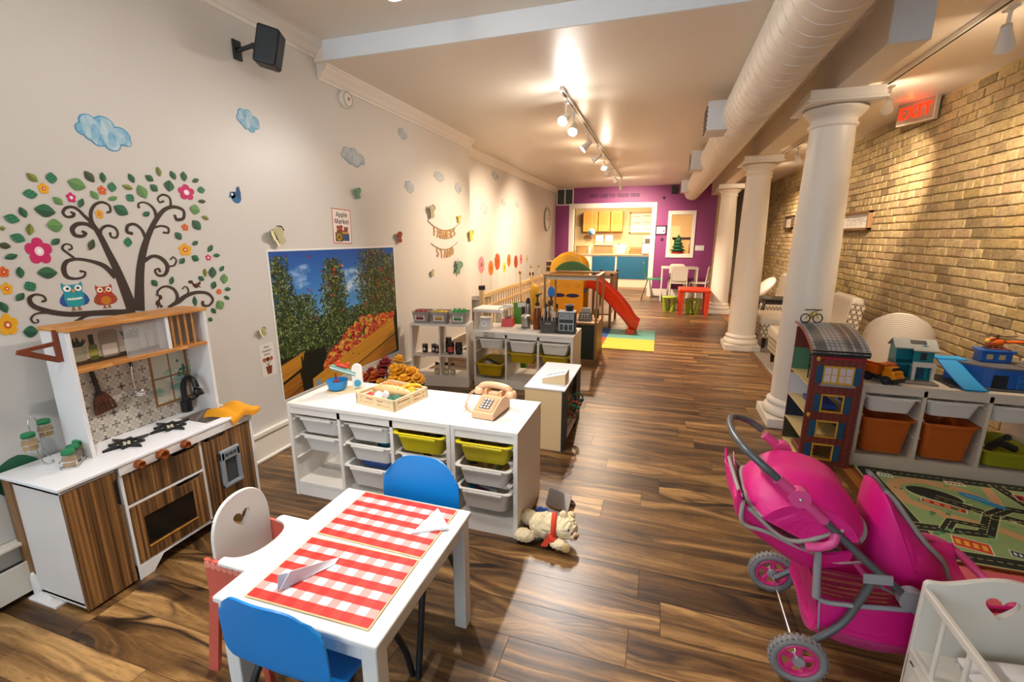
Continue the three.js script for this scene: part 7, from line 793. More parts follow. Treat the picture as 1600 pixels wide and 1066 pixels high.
{
  const chair = (label, p, ry, low) => { const c = thing('slipper_chair', label, 'armchair', p, ry, 'patterned slipper chairs'); // faces local +z
    part('seat_cushion', box(0.6, 0.13, 0.62, 0, 0.37, 0.05, 0.045), fabWeave, c); part('seat_frame', box(0.6, 0.2, 0.6, 0, 0.24, 0.04, 0.02), fabTrellis, c);
    part('backrest', rot(box(0.6, 0.5, 0.12, 0, 0, 0, 0.05), -0.14).translate(0, 0.6, -0.27), fabWeave, c); part('back_side', [rot(box(0.012, 0.42, 0.12, -0.3, 0, 0, 0.005), -0.14).translate(0, 0.58, -0.27), rot(box(0.012, 0.42, 0.12, 0.3, 0, 0, 0.005), -0.14).translate(0, 0.58, -0.27), rot(box(0.5, 0.42, 0.012, 0, 0, -0.062, 0.005), -0.14).translate(0, 0.6, -0.27)], fabTrellis, c);
    for (const x of [-1, 1]) for (const z of [-1, 1]) part('leg', new THREE.CylinderGeometry(0.028, 0.018, 0.15, 10).translate(x * 0.25, 0.075, z * 0.24 + 0.04), darkWood, c); };
  chair('patterned slipper chair with its back just right of the nearest column', [1.62, 0.01, -5.66], -PI / 2); chair('patterned slipper chair seat behind the nearest column', [1.66, 0.01, -6.9], -PI / 2); chair('far patterned chair with a leaning white cushion', [1.78, 0, -8.75], -PI / 2);
  const cu = thing('white_cushion', 'white striped cushion leaning in the far patterned chair', 'cushion', [1.72, 0.44, -8.75], -PI / 2); part('pillow', rot(mv(new THREE.SphereGeometry(0.5, 24, 16).scale(0.5, 0.4, 0.16), 0, 0, 0), -0.7).translate(0, 0.19, -0.02), M(0xe6e0d6, 0.9), cu); part('piping', rot(new THREE.TorusGeometry(0.22, 0.006, 6, 30).scale(1.1, 0.9, 1), -0.7).translate(0, 0.19, -0.02), M(0xd0c8ba, 0.9), cu);
  const st = thing('side_table', 'dark wooden side table between the far chairs', 'side table', [1.72, 0, -7.9]); part('tabletop', box(0.42, 0.03, 0.42, 0, 0.53, 0, 0.006), darkWood, st); part('apron', box(0.36, 0.06, 0.36, 0, 0.485, 0), darkWood, st); for (const x of [-1, 1]) for (const z of [-1, 1]) part('leg', tube([[x * 0.16, 0.5, z * 0.16], [x * 0.19, 0.35, z * 0.19], [x * 0.16, 0.15, z * 0.16], [x * 0.18, 0, z * 0.18]], 0.022, 16, 8), darkWood, st);
  // barrel chair near the toy unit
  const b = thing('barrel_chair', 'rounded white barrel chair behind the teal toy house', 'armchair', [1.93, 0.01, -4.52], 2.75); b.scale.set(0.6, 1.04, 0.75); const arc = (r, y, a0, a1, n = 18) => [...Array(n + 1)].map((_, i) => { const a = mix(a0, a1, i / n); return [Math.sin(a) * r, y, -Math.cos(a) * r]; });
  part('shell', surf((u, v) => { const a = mix(-1.9, 1.9, u), top = 0.4 + 0.43 * Math.pow(Math.max(0, Math.cos(a * 0.78)), 0.85); const y = mix(0.12, top, v); return [Math.sin(a) * (0.31 + 0.03 * v), y, -Math.cos(a) * (0.29 + 0.05 * v)]; }, 40, 14, 0.05), fabWeave, b); part('inner_lining', surf((u, v) => { const a = mix(-1.8, 1.8, u), top = 0.38 + 0.43 * Math.pow(Math.max(0, Math.cos(a * 0.78)), 0.85); const y = mix(0.3, top, v); return [Math.sin(a) * 0.262, y, -Math.cos(a) * 0.25]; }, 30, 10, 0.008), fabTrellis, b);
  part('side_fabric', surf((u, v) => { const a = mix(-1.9, -0.35, u), top = 0.39 + 0.43 * Math.pow(Math.max(0, Math.cos(a * 0.78)), 0.85); const y = mix(0.14, top, v); return [Math.sin(a) * (0.316 + 0.03 * v), y, -Math.cos(a) * (0.296 + 0.05 * v)]; }, 20, 12), fabTrellis, b);
  part('seat_cushion', cyl(0.25, 0.25, 0.14, 0, 0.36, 0.02, 30), fabWeave, b); part('seat_base', cyl(0.24, 0.25, 0.2, 0, 0.2, 0.02, 30), fabTrellis, b); for (const x of [-1, 1]) for (const z of [-1, 1]) part('leg', cyl(0.016, 0.024, 0.12, x * 0.17, 0.06, z * 0.15, 10), darkWood, b);
  const rugTex = canvasTex(256, 256, (g) => { g.fillStyle = '#a8a096'; g.fillRect(0, 0, 256, 256); g.strokeStyle = '#857c72'; g.lineWidth = 6; for (let j = -1; j < 5; j++) for (let i = -1; i < 5; i++) { g.beginPath(); for (let k = 0; k <= 6; k++) { const a = k * PI / 3; const q = [i * 72 + (j % 2 ? 36 : 0) + Math.cos(a) * 30, j * 62 + Math.sin(a) * 30]; k ? g.lineTo(...q) : g.moveTo(...q); } g.stroke(); } }, { repeat: [3, 3] });
  const ar = thing('area_rug', 'grey patterned area rug under the slipper chairs', 'rug', [0, 0, 0]); part('pile', bb(1.22, 2.2, 0, 0.01, -7.6, -4.85, 0.004), M(0xffffff, 0.95, { map: rugTex }), ar); part('binding', [bb(1.21, 1.225, 0, 0.011, -7.61, -4.84), bb(1.21, 2.2, 0, 0.011, -4.855, -4.84)], M(0x6a6258, 0.9), ar);
  // pictures, exit sign
  const pic = (l, z0, z1, y0, y1, fc, ic) => { const o = thing('framed_picture', l, 'picture', [XR - 0.012, (y0 + y1) / 2, (z0 + z1) / 2], -PI / 2); const w = Math.abs(z1 - z0), h = y1 - y0, t = 0.03; part('frame', [bb(-w / 2, w / 2, h / 2 - t, h / 2, 0, 0.05, 0.004), bb(-w / 2, w / 2, -h / 2, -h / 2 + t, 0, 0.05, 0.004), bb(-w / 2, -w / 2 + t, -h / 2, h / 2, 0, 0.05, 0.004), bb(w / 2 - t, w / 2, -h / 2, h / 2, 0, 0.05, 0.004)], M(fc, 0.5), o); const tx = canvasTex(200, 120, (g) => { g.fillStyle = ic; g.fillRect(0, 0, 200, 120); g.strokeStyle = '#8a9098'; g.lineWidth = 2; for (let i = 0; i < 26; i++) { g.beginPath(); g.moveTo(rr(20, 180), rr(20, 100)); g.lineTo(rr(20, 180), rr(20, 100)); g.stroke(); } }); part('print', uvFit(bb(-w / 2 + t, w / 2 - t, -h / 2 + t, h / 2 - t, 0, 0.02), -w / 2 + t, w / 2 - t, -h / 2 + t, h / 2 - t), M(0xffffff, 0.4, { map: tx }), o); };
  pic('wide framed sketch on the brick wall above the slipper chair', -7.19, -6.32, 1.53, 1.75, 0x7a5a34, '#e6e4dc'); pic('small dark framed picture far along the brick wall', -10.15, -9.65, 1.6, 1.84, 0x3a2a1c, '#b8a888');
  const ex = thing('exit_sign', 'red lit EXIT sign high on the brick wall', 'exit sign', [2.13, 2.565, -5.4], -1.1); part('housing', box(0.34, 0.2, 0.05, 0, 0, 0, 0.006), M(0xc9bba8, 0.45), ex); part('face', box(0.33, 0.18, 0.004, 0, 0, 0.026), M(0x8a7a6a, 0.5), ex); part('letters', mv(text('EXIT', 0.105, 0.004), 0, 0, 0.028), new THREE.MeshStandardMaterial({ color: 0xff3a14, emissive: 0xff2a08, emissiveIntensity: 1.6 }), ex, 'glowing red EXIT lettering'); part('mount', bb(-0.04, 0.04, 0.1, 0.14, -0.02, 0.02), M(0xc9bba8, 0.45), ex);
  const el = new THREE.PointLight(0xff3a10, 0.05, 0, 2); el.position.set(2.03, 2.62, -5.32); el.castShadow = true; scene.add(el);
}
// ---- dollhouse
{
  const brickT = canvasTex(256, 256, (g) => { g.fillStyle = '#5c2a26'; g.fillRect(0, 0, 256, 256); for (let j = 0; j < 16; j++) for (let i = -1; i < 9; i++) { g.fillStyle = ['#6f2c26', '#7a342c', '#64261f', '#823a30'][(i * 7 + j * 3 + 21) % 4]; g.fillRect(i * 32 + (j % 2 ? 16 : 0) + 1, j * 16 + 1, 29, 13); } }, { repeat: [7, 7] });
  const h = thing('dollhouse', 'tall red-brick townhouse dollhouse with blue shutters and curved grey roof', 'dollhouse', [0.95, 0, -3.2]); const W = 0.285, D = 0.42, wallB = M(0xffffff, 0.5, { map: brickT });
  const front = shape([[0, 0], [W, 0], [W, 0.745], [0, 0.745]]); const wins = [[0.075, 0.225, 0.565, 0.66], [0.085, 0.195, 0.375, 0.475], [0.08, 0.185, 0.205, 0.3], [0.075, 0.18, 0.05, 0.14]]; wins.slice(1).forEach(([a, b, c, d]) => { const q = new THREE.Path(); q.moveTo(a, c); q.lineTo(b, c); q.lineTo(b, d); q.lineTo(a, d); q.closePath(); front.holes.push(q); });
  part('front_wall', mv(planarUV(G(ext(front, 0.012))), 0, 0, -0.012), wallB, h); part('right_wall', bb(W - 0.01, W, 0, 0.78, -D, -0.012), wallB, h); part('back_wall', bb(0, W, 0, 0.84, -D, -D + 0.01), wallB, h);
  const yf = M(0xc79a2a, 0.5), sh = M(0x0c4a6e, 0.5);
  wins.forEach(([a, b, c, d], i) => { const f = part('window', [bb(a - 0.008, b + 0.008, d, d + 0.01, -0.002, 0.006), bb(a - 0.008, b + 0.008, c - 0.01, c, -0.002, 0.006), bb(a - 0.008, a, c, d, -0.002, 0.006), bb(b, b + 0.008, c, d, -0.002, 0.006), ...(i ? [] : [bb((a + b) / 2 - 0.006, (a + b) / 2 + 0.006, c, d, -0.002, 0.006)])], yf, h); if (!i) { part('curtain_pane', bb(a, b, c, d, 0, 0.002), M(0xcfc3c6, 0.5), f); part('glazing_bar', [0.25, 0.75].map((u) => bb(mix(a, b, u) - 0.002, mix(a, b, u) + 0.002, c, d, 0.002, 0.004)).concat([bb(a, b, (c + d) / 2 - 0.002, (c + d) / 2 + 0.002, 0.002, 0.004)]), yf, f); part('sill', bb(a - 0.02, b + 0.02, c - 0.024, c - 0.01, -0.001, 0.018, 0.002), M(0x8d8a90, 0.5), f); } part('shutter', bb(a - 0.045, a - 0.01, c - 0.008, d + 0.006, 0, 0.007, 0.002), sh, f); part('shutter', bb(b + 0.01, b + 0.045, c - 0.008, d + 0.006, 0, 0.007, 0.002), sh, f); });
  part('wall_lamp', [mv(lathe([[0, 0], [0.008, 0], [0.012, 0.02], [0, 0.03]]), 0.02, 0.33, 0.01), mv(lathe([[0, 0], [0.008, 0], [0.012, 0.02], [0, 0.03]]), 0.03, 0.7, 0.01)], yf, h); part('red_gutter', bb(0.03, W - 0.01, 0.715, 0.727, 0, 0.012, 0.003), M(0xa01c34, 0.4), h); part('eave_board', bb(-0.01, W + 0.012, 0.735, 0.77, -0.01, 0.016, 0.002), M(0x1f2326, 0.4), h);
  const roofT = canvasTex(256, 256, (g) => { g.fillStyle = '#8d98a4'; g.fillRect(0, 0, 256, 256); g.fillStyle = '#4a545c'; g.fillRect(20, 0, 50, 256); g.fillRect(160, 0, 26, 256); g.fillRect(198, 0, 26, 256); g.strokeStyle = '#2f363c'; g.lineWidth = 3; for (let j = 0; j < 14; j++) { g.beginPath(); g.moveTo(0, j * 19); g.lineTo(256, j * 19); g.stroke(); } for (let i = 0; i < 12; i++) { g.beginPath(); g.moveTo(i * 22, 0); g.lineTo(i * 22, 256); g.stroke(); } });
  part('roof', surf((u, v) => [mix(-0.012, W + 0.014, u), 0.755 + 0.12 * Math.sin(v * PI / 2), mix(0.02, -D, Math.pow(v, 1.25))], 8, 18, 0.008), M(0xffffff, 0.3, { map: roofT }), h); part('roof_edge', tube([...Array(10)].map((_, i) => { const v = i / 9; return [-0.012, 0.75 + 0.12 * Math.sin(v * PI / 2), mix(0.02, -D, Math.pow(v, 1.25))]; }), 0.007, 24, 6), M(0x9a4a34, 0.5), h);
  const fl = M(0xd9c48a, 0.5); for (const y of [0.008, 0.18, 0.35, 0.535]) part('floor_panel', bb(0.0, W - 0.01, y - 0.008, y, -D + 0.01, -0.012), fl, h);
  const rooms = [['#3a3a24', 0.008], ['#16243c', 0.18], ['#dcdce0', 0.35], ['#4a7a5e', 0.535]]; rooms.forEach(([c, y], i) => { const t = canvasTex(128, 64, (g) => { g.fillStyle = c; g.fillRect(0, 0, 128, 64); if (i === 2) { g.fillStyle = '#17202e'; for (let b = 0; b < 4; b++) for (let a = 0; a < 6; a++) { g.beginPath(); g.arc(a * 14 + 8, b * 14 + 8, 6, 0, 7); g.fill(); } g.fillStyle = '#2a4a9a'; g.fillRect(70, 26, 40, 26); } if (i === 0) { g.fillStyle = '#7a4a2a'; g.fillRect(10, 14, 40, 50); g.fillStyle = '#c9a23a'; g.fillRect(70, 10, 30, 40); } if (i === 1) { g.fillStyle = '#e0e4ea'; for (let k = 0; k < 14; k++) g.fillRect(rr(4, 124), rr(4, 60), 2, 2); } }); part('room_print', uvFit(bb(0, D - 0.02, y, y + 0.155, 0, 0.002), 0, D, y, y + 0.16).rotateY(PI / 2).translate(W - 0.014, 0, -0.014), M(0xffffff, 0.5, { map: t }), h); part('room_print', uvFit(bb(0.0, W - 0.012, y, y + 0.155, -D + 0.01, -D + 0.013), 0, W, y, y + 0.16), M(new THREE.Color(c).getHex(), 0.5), h); });
  part('loft_ladder', [rod([0.04, 0.535, -0.1], [0.04, 0.7, -0.1], 0.005, 6), rod([0.04, 0.535, -0.18], [0.04, 0.7, -0.18], 0.005, 6), ...[0, 1, 2, 3].map((i) => rod([0.04, 0.56 + i * 0.04, -0.1], [0.04, 0.56 + i * 0.04, -0.18], 0.004, 6))], M(0x1c2a2a, 0.5), h); part('toy_bed', [bb(0.06, 0.2, 0.358, 0.39, -0.3, -0.08, 0.006)], M(0x2a4a9a, 0.6), h); part('toy_sofa', [bb(0.03, 0.14, 0.008, 0.05, -0.3, -0.12, 0.01), bb(0.12, 0.15, 0.05, 0.1, -0.3, -0.12, 0.01)], M(0x7a3a28, 0.6), h);
  const bk = thing('toy_bicycle', 'tiny black and yellow toy bicycle on the dollhouse roof', 'toy bicycle', [1.02, 0.873, -3.58], 0.2); for (const x of [-0.04, 0.04]) part('wheel', mv(new THREE.TorusGeometry(0.03, 0.004, 8, 24), x, 0.032, 0), black, bk); part('frame', [rod([-0.04, 0.032, 0], [0.0, 0.075, 0], 0.004, 6), rod([0.04, 0.032, 0], [0.02, 0.085, 0], 0.004, 6), rod([0, 0.075, 0], [0.02, 0.08, 0], 0.004, 6), rod([0, 0.03, 0], [0.0, 0.075, 0], 0.007, 6)], M(0xb89a14, 0.4), bk); part('handlebar', rod([0.02, 0.09, -0.03], [0.02, 0.09, 0.03], 0.003, 6), black, bk); part('saddle', bb(-0.05, 0.06, 0.088, 0.094, -0.008, 0.008, 0.002), black, bk);
}
// ---- toy storage unit against the brick wall
const TX = 1.262, TZ = -3.262;
storageUnit('storage_unit', 'white three-column toy unit against the brick wall with orange bins', [TX, 0, TZ], 3, 0.317, 0.4, 0.56, 0.025, M(0xcfc5b4, 0.45));
{
  const B = (l, c, col, y, deep, pull = 0) => bin(l, c, TX, 0, TZ, col, 0.317, y, deep, pull, 0, 0.37);
  B('white bin above the left orange bin', 'white', 0, 0.478, 0.1, 0.01); B('deep orange bin at the left of the brick-wall unit', 'orange', 0, 0.335, 0.23, 0.01); B('cream bin above the middle orange bin', 'white', 1, 0.478, 0.1, -0.01); B('deep orange bin in the middle of the brick-wall unit', 'orange', 1, 0.335, 0.23, 0.01); B('cream bin above the lime bin', 'white', 2, 0.478, 0.1, -0.01); B('lime green bin low at the right of the brick-wall unit', 'lime', 2, 0.2, 0.1, 0.01);
  solo('toy_dinosaur', 'dark toy dinosaur lying in the lime bin', 'toy animal', [tube([[-0.12, 0.02, 0.02], [-0.06, 0.05, 0], [0.02, 0.06, -0.01], [0.09, 0.03, 0.02]], 0.022, 24, 10), tube([[-0.05, 0.05, 0], [-0.06, 0.1, 0.03], [-0.02, 0.12, 0.04]], 0.012, 14, 8), sph(0.02, -0.02, 0.125, 0.045)], M(0x2b2a22, 0.6), [TX + 0.8, 0.15, TZ - 0.12], 0.4);
  const Y = 0.56;
  { const t = thing('toy_truck', 'yellow-orange toy dump truck on the brick-wall unit', 'toy truck', [1.368, Y, -3.36], -PI / 2 + 0.62); const ym = M(0xd9860c, 0.35), om = M(0xd9640c, 0.38); // local +x is forward
    t.rotation.y = -1.0; part('chassis', [bb(-0.13, 0.12, 0.025, 0.045, -0.035, 0.035, 0.004)], M(0x2a2c30, 0.5), t); part('cab', [box(0.075, 0.05, 0.085, 0.085, 0.065, 0, 0.012), box(0.05, 0.03, 0.075, 0.075, 0.098, 0, 0.01), box(0.035, 0.03, 0.08, 0.115, 0.05, 0, 0.008)], ym, t); part('windscreen', box(0.003, 0.018, 0.06, 0.101, 0.1, 0, 0.001), black, t); part('grille', box(0.012, 0.024, 0.086, 0.13, 0.035, 0, 0.004), black, t);
    part('dump_bed', [bb(-0.13, 0.03, 0.05, 0.06, -0.045, 0.045), bb(-0.13, 0.03, 0.06, 0.1, -0.047, -0.041), bb(-0.13, 0.03, 0.06, 0.1, 0.041, 0.047), bb(0.02, 0.03, 0.06, 0.12, -0.045, 0.045), bb(0.02, 0.07, 0.118, 0.125, -0.045, 0.045), bb(-0.13, -0.124, 0.06, 0.09, -0.045, 0.045)], om, t); for (const x of [-0.1, -0.03, 0.085]) for (const z of [-1, 1]) { const w = part('wheel', cylZ(0.028, 0.022, x, 0.028, z * 0.042, 24), M(0x1a1f26, 0.6), t); part('hub', cylZ(0.013, 0.024, x, 0.028, z * 0.042, 16), M(0x2a3a52, 0.4), w); } }
  { const t = thing('toy_house', 'teal and grey two-storey toy house on the brick-wall unit', 'toy house', [1.56, Y, -3.44], -0.1); const te = M(0x147c84, 0.4), gr = M(0x9a9f9c, 0.5), cr = M(0xcfc6ba, 0.5);
    part('base', bb(-0.12, 0.12, 0, 0.012, -0.1, 0.12, 0.003), M(0x77716a, 0.6), t); part('walls', [bb(-0.09, 0.1, 0.012, 0.02, -0.09, 0.03), bb(-0.09, -0.083, 0.012, 0.2, -0.09, 0.03), bb(-0.09, 0.1, 0.012, 0.2, -0.09, -0.083), bb(-0.0, 0.1, 0.11, 0.2, 0.024, 0.03), bb(0.0, 0.1, 0.02, 0.105, 0.0, 0.006), bb(0.094, 0.1, 0.012, 0.2, -0.09, 0.03), bb(-0.09, 0.1, 0.105, 0.112, -0.09, 0.03)], te, t);
    part('gable', [mv(ext(shape([[0, 0.2], [0.1, 0.2], [0.1, 0.215], [0.05, 0.235], [0, 0.215]]), 0.006), 0, 0, 0.024), mv(rot(ext(shape([[-0.03, 0.2], [0.09, 0.2], [0.03, 0.25]]), 0.006), 0, PI / 2), -0.09, 0, 0)], te, t); part('window', bb(0.035, 0.065, 0.14, 0.185, 0.029, 0.032), M(0x22302e, 0.3), t); part('window', bb(0.03, 0.075, 0.02, 0.09, 0.005, 0.008), M(0x15465e, 0.3), t);
    part('roof', [rot(box(0.22, 0.01, 0.09, 0, 0, 0, 0.003), 0.62).translate(0.005, 0.235, 0.01), rot(box(0.22, 0.01, 0.09, 0, 0, 0, 0.003), -0.62).translate(0.005, 0.235, -0.06), rot(box(0.13, 0.01, 0.05, 0, 0, 0, 0.003), 0.45).translate(0.05, 0.213, 0.045)], gr, t); part('skylight', rot(box(0.08, 0.006, 0.03, 0, 0, 0), 0.62).translate(0.02, 0.246, 0.003), black, t); part('balcony', [bb(-0.005, 0.11, 0.1, 0.108, 0.0, 0.06), bb(-0.005, 0.11, 0.108, 0.132, 0.055, 0.06)], cr, t); part('porch_post', [bb(0.0, 0.016, 0.012, 0.1, 0.04, 0.056), bb(0.094, 0.11, 0.012, 0.1, 0.04, 0.056)], cr, t); }
  { const t = thing('toy_garage', 'blue toy rescue station with a light blue ramp and tower', 'toy garage', [1.985, Y, -3.47]); const bl = M(0x1256a8, 0.4), lb = M(0x1a90d0, 0.38), gy = M(0x5a5a5e, 0.5);
    part('base', bb(-0.26, 0.24, 0, 0.012, -0.14, 0.16, 0.004), M(0x3a3a3e, 0.6), t); const s = new THREE.Shape(); s.moveTo(-0.2, 0.06); s.quadraticCurveTo(-0.12, -0.13, 0.0, -0.13); s.lineTo(0.24, -0.13); s.lineTo(0.24, 0.1); s.lineTo(-0.12, 0.1); s.closePath(); part('building', rot(ext(s, 0.115, 0.003), -PI / 2).translate(0, 0.012, 0), bl, t); part('roof_deck', rot(ext(s, 0.012, 0.002), -PI / 2).scale(1.05, 1, 1.06).translate(0, 0.127, 0), gy, t); part('door', box(0.07, 0.08, 0.004, -0.02, 0.052, 0.132), M(0x10202e, 0.4), t); part('garage_front', box(0.15, 0.09, 0.01, 0.13, 0.06, 0.134, 0.003), M(0x155fae, 0.4), t); part('sign', [box(0.003, 0.016, 0.003, 0.135, 0.065, 0.14), box(0.024, 0.013, 0.003, 0.153, 0.064, 0.14), box(0.011, 0.011, 0.003, 0.174, 0.063, 0.14)], M(0xe6ecf0, 0.4), t); part('shutter_line', [0.03, 0.05, 0.085].map((y) => box(0.13, 0.003, 0.003, 0.13, y, 0.14)), M(0x0e3a6a, 0.4), t);
    part('ramp', surf((u, v) => { const k = v; return [mix(-0.26, -0.15, u) + k * 0.06 - 0.02, 0.135 * Math.pow(Math.max(0, 1 - k * 1.02), 1.2) + 0.008, mix(-0.02, 0.22, k)]; }, 8, 18, 0.008), lb, t); part('ramp_landing', box(0.16, 0.01, 0.1, -0.2, 0.142, -0.05, 0.004), lb, t); part('tower', [bb(-0.06, 0.09, 0.14, 0.205, -0.08, 0.0, 0.004), bb(-0.075, 0.1, 0.205, 0.218, -0.09, 0.015, 0.005)], bl, t); part('tower_window', [box(0.03, 0.03, 0.003, -0.02, 0.175, 0.001), box(0.03, 0.03, 0.003, 0.04, 0.175, 0.001)], M(0xb9a878, 0.4), t); }
  { const t = thing('toy_helicopter', 'orange toy helicopter parked on the blue rescue station', 'toy helicopter', [2.02, Y + 0.219, -3.5], -0.2); const om = M(0xcf5a14, 0.35); part('fuselage', [sph(0.032, -0.03, 0.04, 0, 1.4, 0.9, 0.9), tube([[0, 0.045, 0], [0.05, 0.05, 0], [0.1, 0.055, 0]], 0.01, 12, 8)], om, t); part('canopy', sph(0.02, -0.055, 0.045, 0, 1, 0.9, 1.1), M(0xd9a040, 0.2), t); part('tail_fin', mv(new THREE.TorusGeometry(0.016, 0.005, 8, 18), 0.11, 0.058, 0), M(0x4a2a1a, 0.5), t); part('rotor', [rot(box(0.2, 0.003, 0.016, -0.02, 0.082, 0), 0, 0.4), rot(box(0.2, 0.003, 0.016, -0.02, 0.082, 0), 0, 1.97), cyl(0.006, 0.006, 0.03, -0.02, 0.075, 0)], M(0x3a2a22, 0.5), t); part('skid', [rod([-0.07, 0.004, 0.03], [0.04, 0.004, 0.03], 0.004, 6), rod([-0.07, 0.004, -0.03], [0.04, 0.004, -0.03], 0.004, 6), rod([-0.04, 0.004, 0.03], [-0.04, 0.035, 0.012], 0.003, 6), rod([-0.04, 0.004, -0.03], [-0.04, 0.035, -0.012], 0.003, 6), rod([0.02, 0.004, 0.03], [0, 0.035, 0.01], 0.003, 6), rod([0.02, 0.004, -0.03], [0, 0.035, -0.01], 0.003, 6)], M(0x7a2a1a, 0.5), t); }
}
// ---- road rug and pink mat
{
  const tex = canvasTex(1024, 980, (g, W, H) => { g.fillStyle = '#8fae76'; g.fillRect(0, 0, W, H);
    const line = (p, c, lw, d, close) => { g.strokeStyle = c; g.lineWidth = lw; g.setLineDash(d || []); g.lineJoin = 'round'; g.beginPath(); p.forEach(([x, y], i) => (i ? g.lineTo(x * W, y * H) : g.moveTo(x * W, y * H))); if (close) g.closePath(); g.stroke(); g.setLineDash([]); };
    const road = (p, w, close) => { w *= 1.3; line(p, '#c3c98a', w + 12, 0, close); line(p, '#232923', w, 0, close); line(p, '#dcd88a', 4, [22, 16], close); };
    const sand = (p, w, close) => line(p, '#cfa273', w * 1.25, 0, close);
    sand([[0.14, 0.2], [0.3, 0.12], [0.48, 0.18], [0.6, 0.34], [0.78, 0.45], [1, 0.56]], 54); sand([[0.14, 0.2], [0.12, 0.42], [0.26, 0.55], [0.45, 0.62], [0.62, 0.78], [0.86, 0.88]], 54); sand([[0.66, 0.06], [0.6, 0.34]], 40);
    for (let i = 0; i < 5200; i++) { g.fillStyle = ['rgba(120,150,90,.3)', 'rgba(215,150,95,.35)', 'rgba(235,220,170,.3)'][i % 3]; g.fillRect(rnd() * W, rnd() * H, 4, 4); }
    g.fillStyle = '#c7d09a'; g.beginPath(); g.ellipse(W * 0.32, H * 0.32, 150, 96, 0.35, 0, 7); g.fill(); g.fillStyle = '#232923'; g.beginPath(); g.ellipse(W * 0.31, H * 0.3, 130, 76, 0.35, 0, 7); g.fill();
    road([[0.05, 0.05], [0.95, 0.05], [0.95, 0.95], [0.05, 0.95]], 66, true); road([[0.3, 0.34], [0.5, 0.46], [0.95, 0.62]], 50); road([[0.5, 0.46], [0.62, 0.36], [0.95, 0.4]], 46); road([[0.5, 0.46], [0.36, 0.7], [0.05, 0.72]], 50); road([[0.72, 0.05], [0.76, 0.36]], 48); road([[0.66, 0.53], [0.6, 0.95]], 46); road([[0.18, 0.72], [0.26, 0.6], [0.4, 0.62]], 34);
    g.strokeStyle = '#dcd88a'; g.lineWidth = 4; for (let i = 0; i < 4; i++) g.strokeRect(W * (0.42 + i * 0.06), H * (0.44 + i * 0.03), 52, 44); g.fillStyle = '#e8e8e4'; g.font = 'bold 40px sans-serif'; g.fillText('H', W * 0.555, H * 0.53);
    g.fillStyle = '#a8a49c'; g.fillRect(W * 0.66, H * 0.64, 250, 190); g.fillStyle = '#2f8fc0'; g.beginPath(); g.ellipse(W * 0.52, H * 0.27, 76, 40, 0.6, 0, 7); g.ellipse(W * 0.57, H * 0.33, 60, 30, 0.5, 0, 7); g.fill(); g.fillStyle = '#c4e4ee'; for (let i = 0; i < 6; i++) g.fillRect(W * 0.48 + i * 16, H * 0.24 + i * 11, 22, 4);
    const house = (x, y, w, h, a, c, c2) => { g.save(); g.translate(x * W, y * H); g.rotate(a); g.fillStyle = '#efe8dc'; g.fillRect(-w / 2 - 5, -h / 2 - 5, w + 10, h + 10); g.fillStyle = c; g.fillRect(-w / 2, -h / 2, w, h); g.fillStyle = c2; for (let i = 0; i < 4; i++) g.fillRect(-w / 2 + 8 + i * w / 4.2, -h / 4, w / 7, h / 2); g.restore(); };
    house(0.3, 0.43, 190, 50, 0.4, '#b8301f', '#e39a4a'); house(0.82, 0.2, 150, 84, 0.2, '#b5352a', '#2a1a16'); house(0.24, 0.83, 140, 96, 0.3, '#cf4a2a', '#f0b040'); house(0.74, 0.7, 170, 60, 0.1, '#e0e2e6', '#2a4a6a'); house(0.78, 0.8, 150, 46, 0.1, '#d6dce2', '#d9963a'); house(0.88, 0.3, 80, 60, 0, '#2a5ea8', '#e0c84a'); house(0.42, 0.86, 80, 54, 0.3, '#2f3a44', '#d6e6ea'); house(0.14, 0.1, 70, 44, 0.2, '#e6e8e2', '#3a6a4a'); house(0.5, 0.1, 90, 40, 0, '#d8c8a8', '#6a5a3a');
    for (let i = 0; i < 40; i++) { g.fillStyle = i % 2 ? '#3f7f55' : '#6aa868'; g.beginPath(); g.arc(rr(0.1, 0.92) * W, rr(0.1, 0.92) * H, rr(7, 17), 0, 7); g.fill(); } });
  const r = thing('road_play_rug', 'green printed road-map play rug in front of the brick-wall unit', 'play rug', [1.765, 0, -2.79], 0); const g = bb(-0.485, 0.485, 0.0, 0.014, -0.455, 0.455, 0.003); const q = g.attributes.position, u = g.attributes.uv; for (let i = 0; i < q.count; i++) u.setXY(i, q.getX(i) / 0.97 + 0.5, 0.5 - q.getZ(i) / 0.91); part('printed_pile', g, M(0xffffff, 0.9, { map: tex }), r); part('bound_edge', [bb(-0.49, 0.49, 0, 0.011, 0.453, 0.462, 0.002), bb(-0.492, -0.483, 0, 0.011, -0.455, 0.462, 0.002)], M(0x8a3a22, 0.8), r);
  const m = thing('pink_mat', 'pink foam mat beside the road rug under the doll crib', 'play mat', [1.62, 0, -1.72]); part('foam', box(1.0, 0.012, 1.16, 0, 0.006, 0, 0.004), M(0xd9626e, 0.75), m); part('edge', [bb(-0.503, -0.495, 0, 0.009, -0.58, 0.58)], M(0xb94a58, 0.8), m);
}

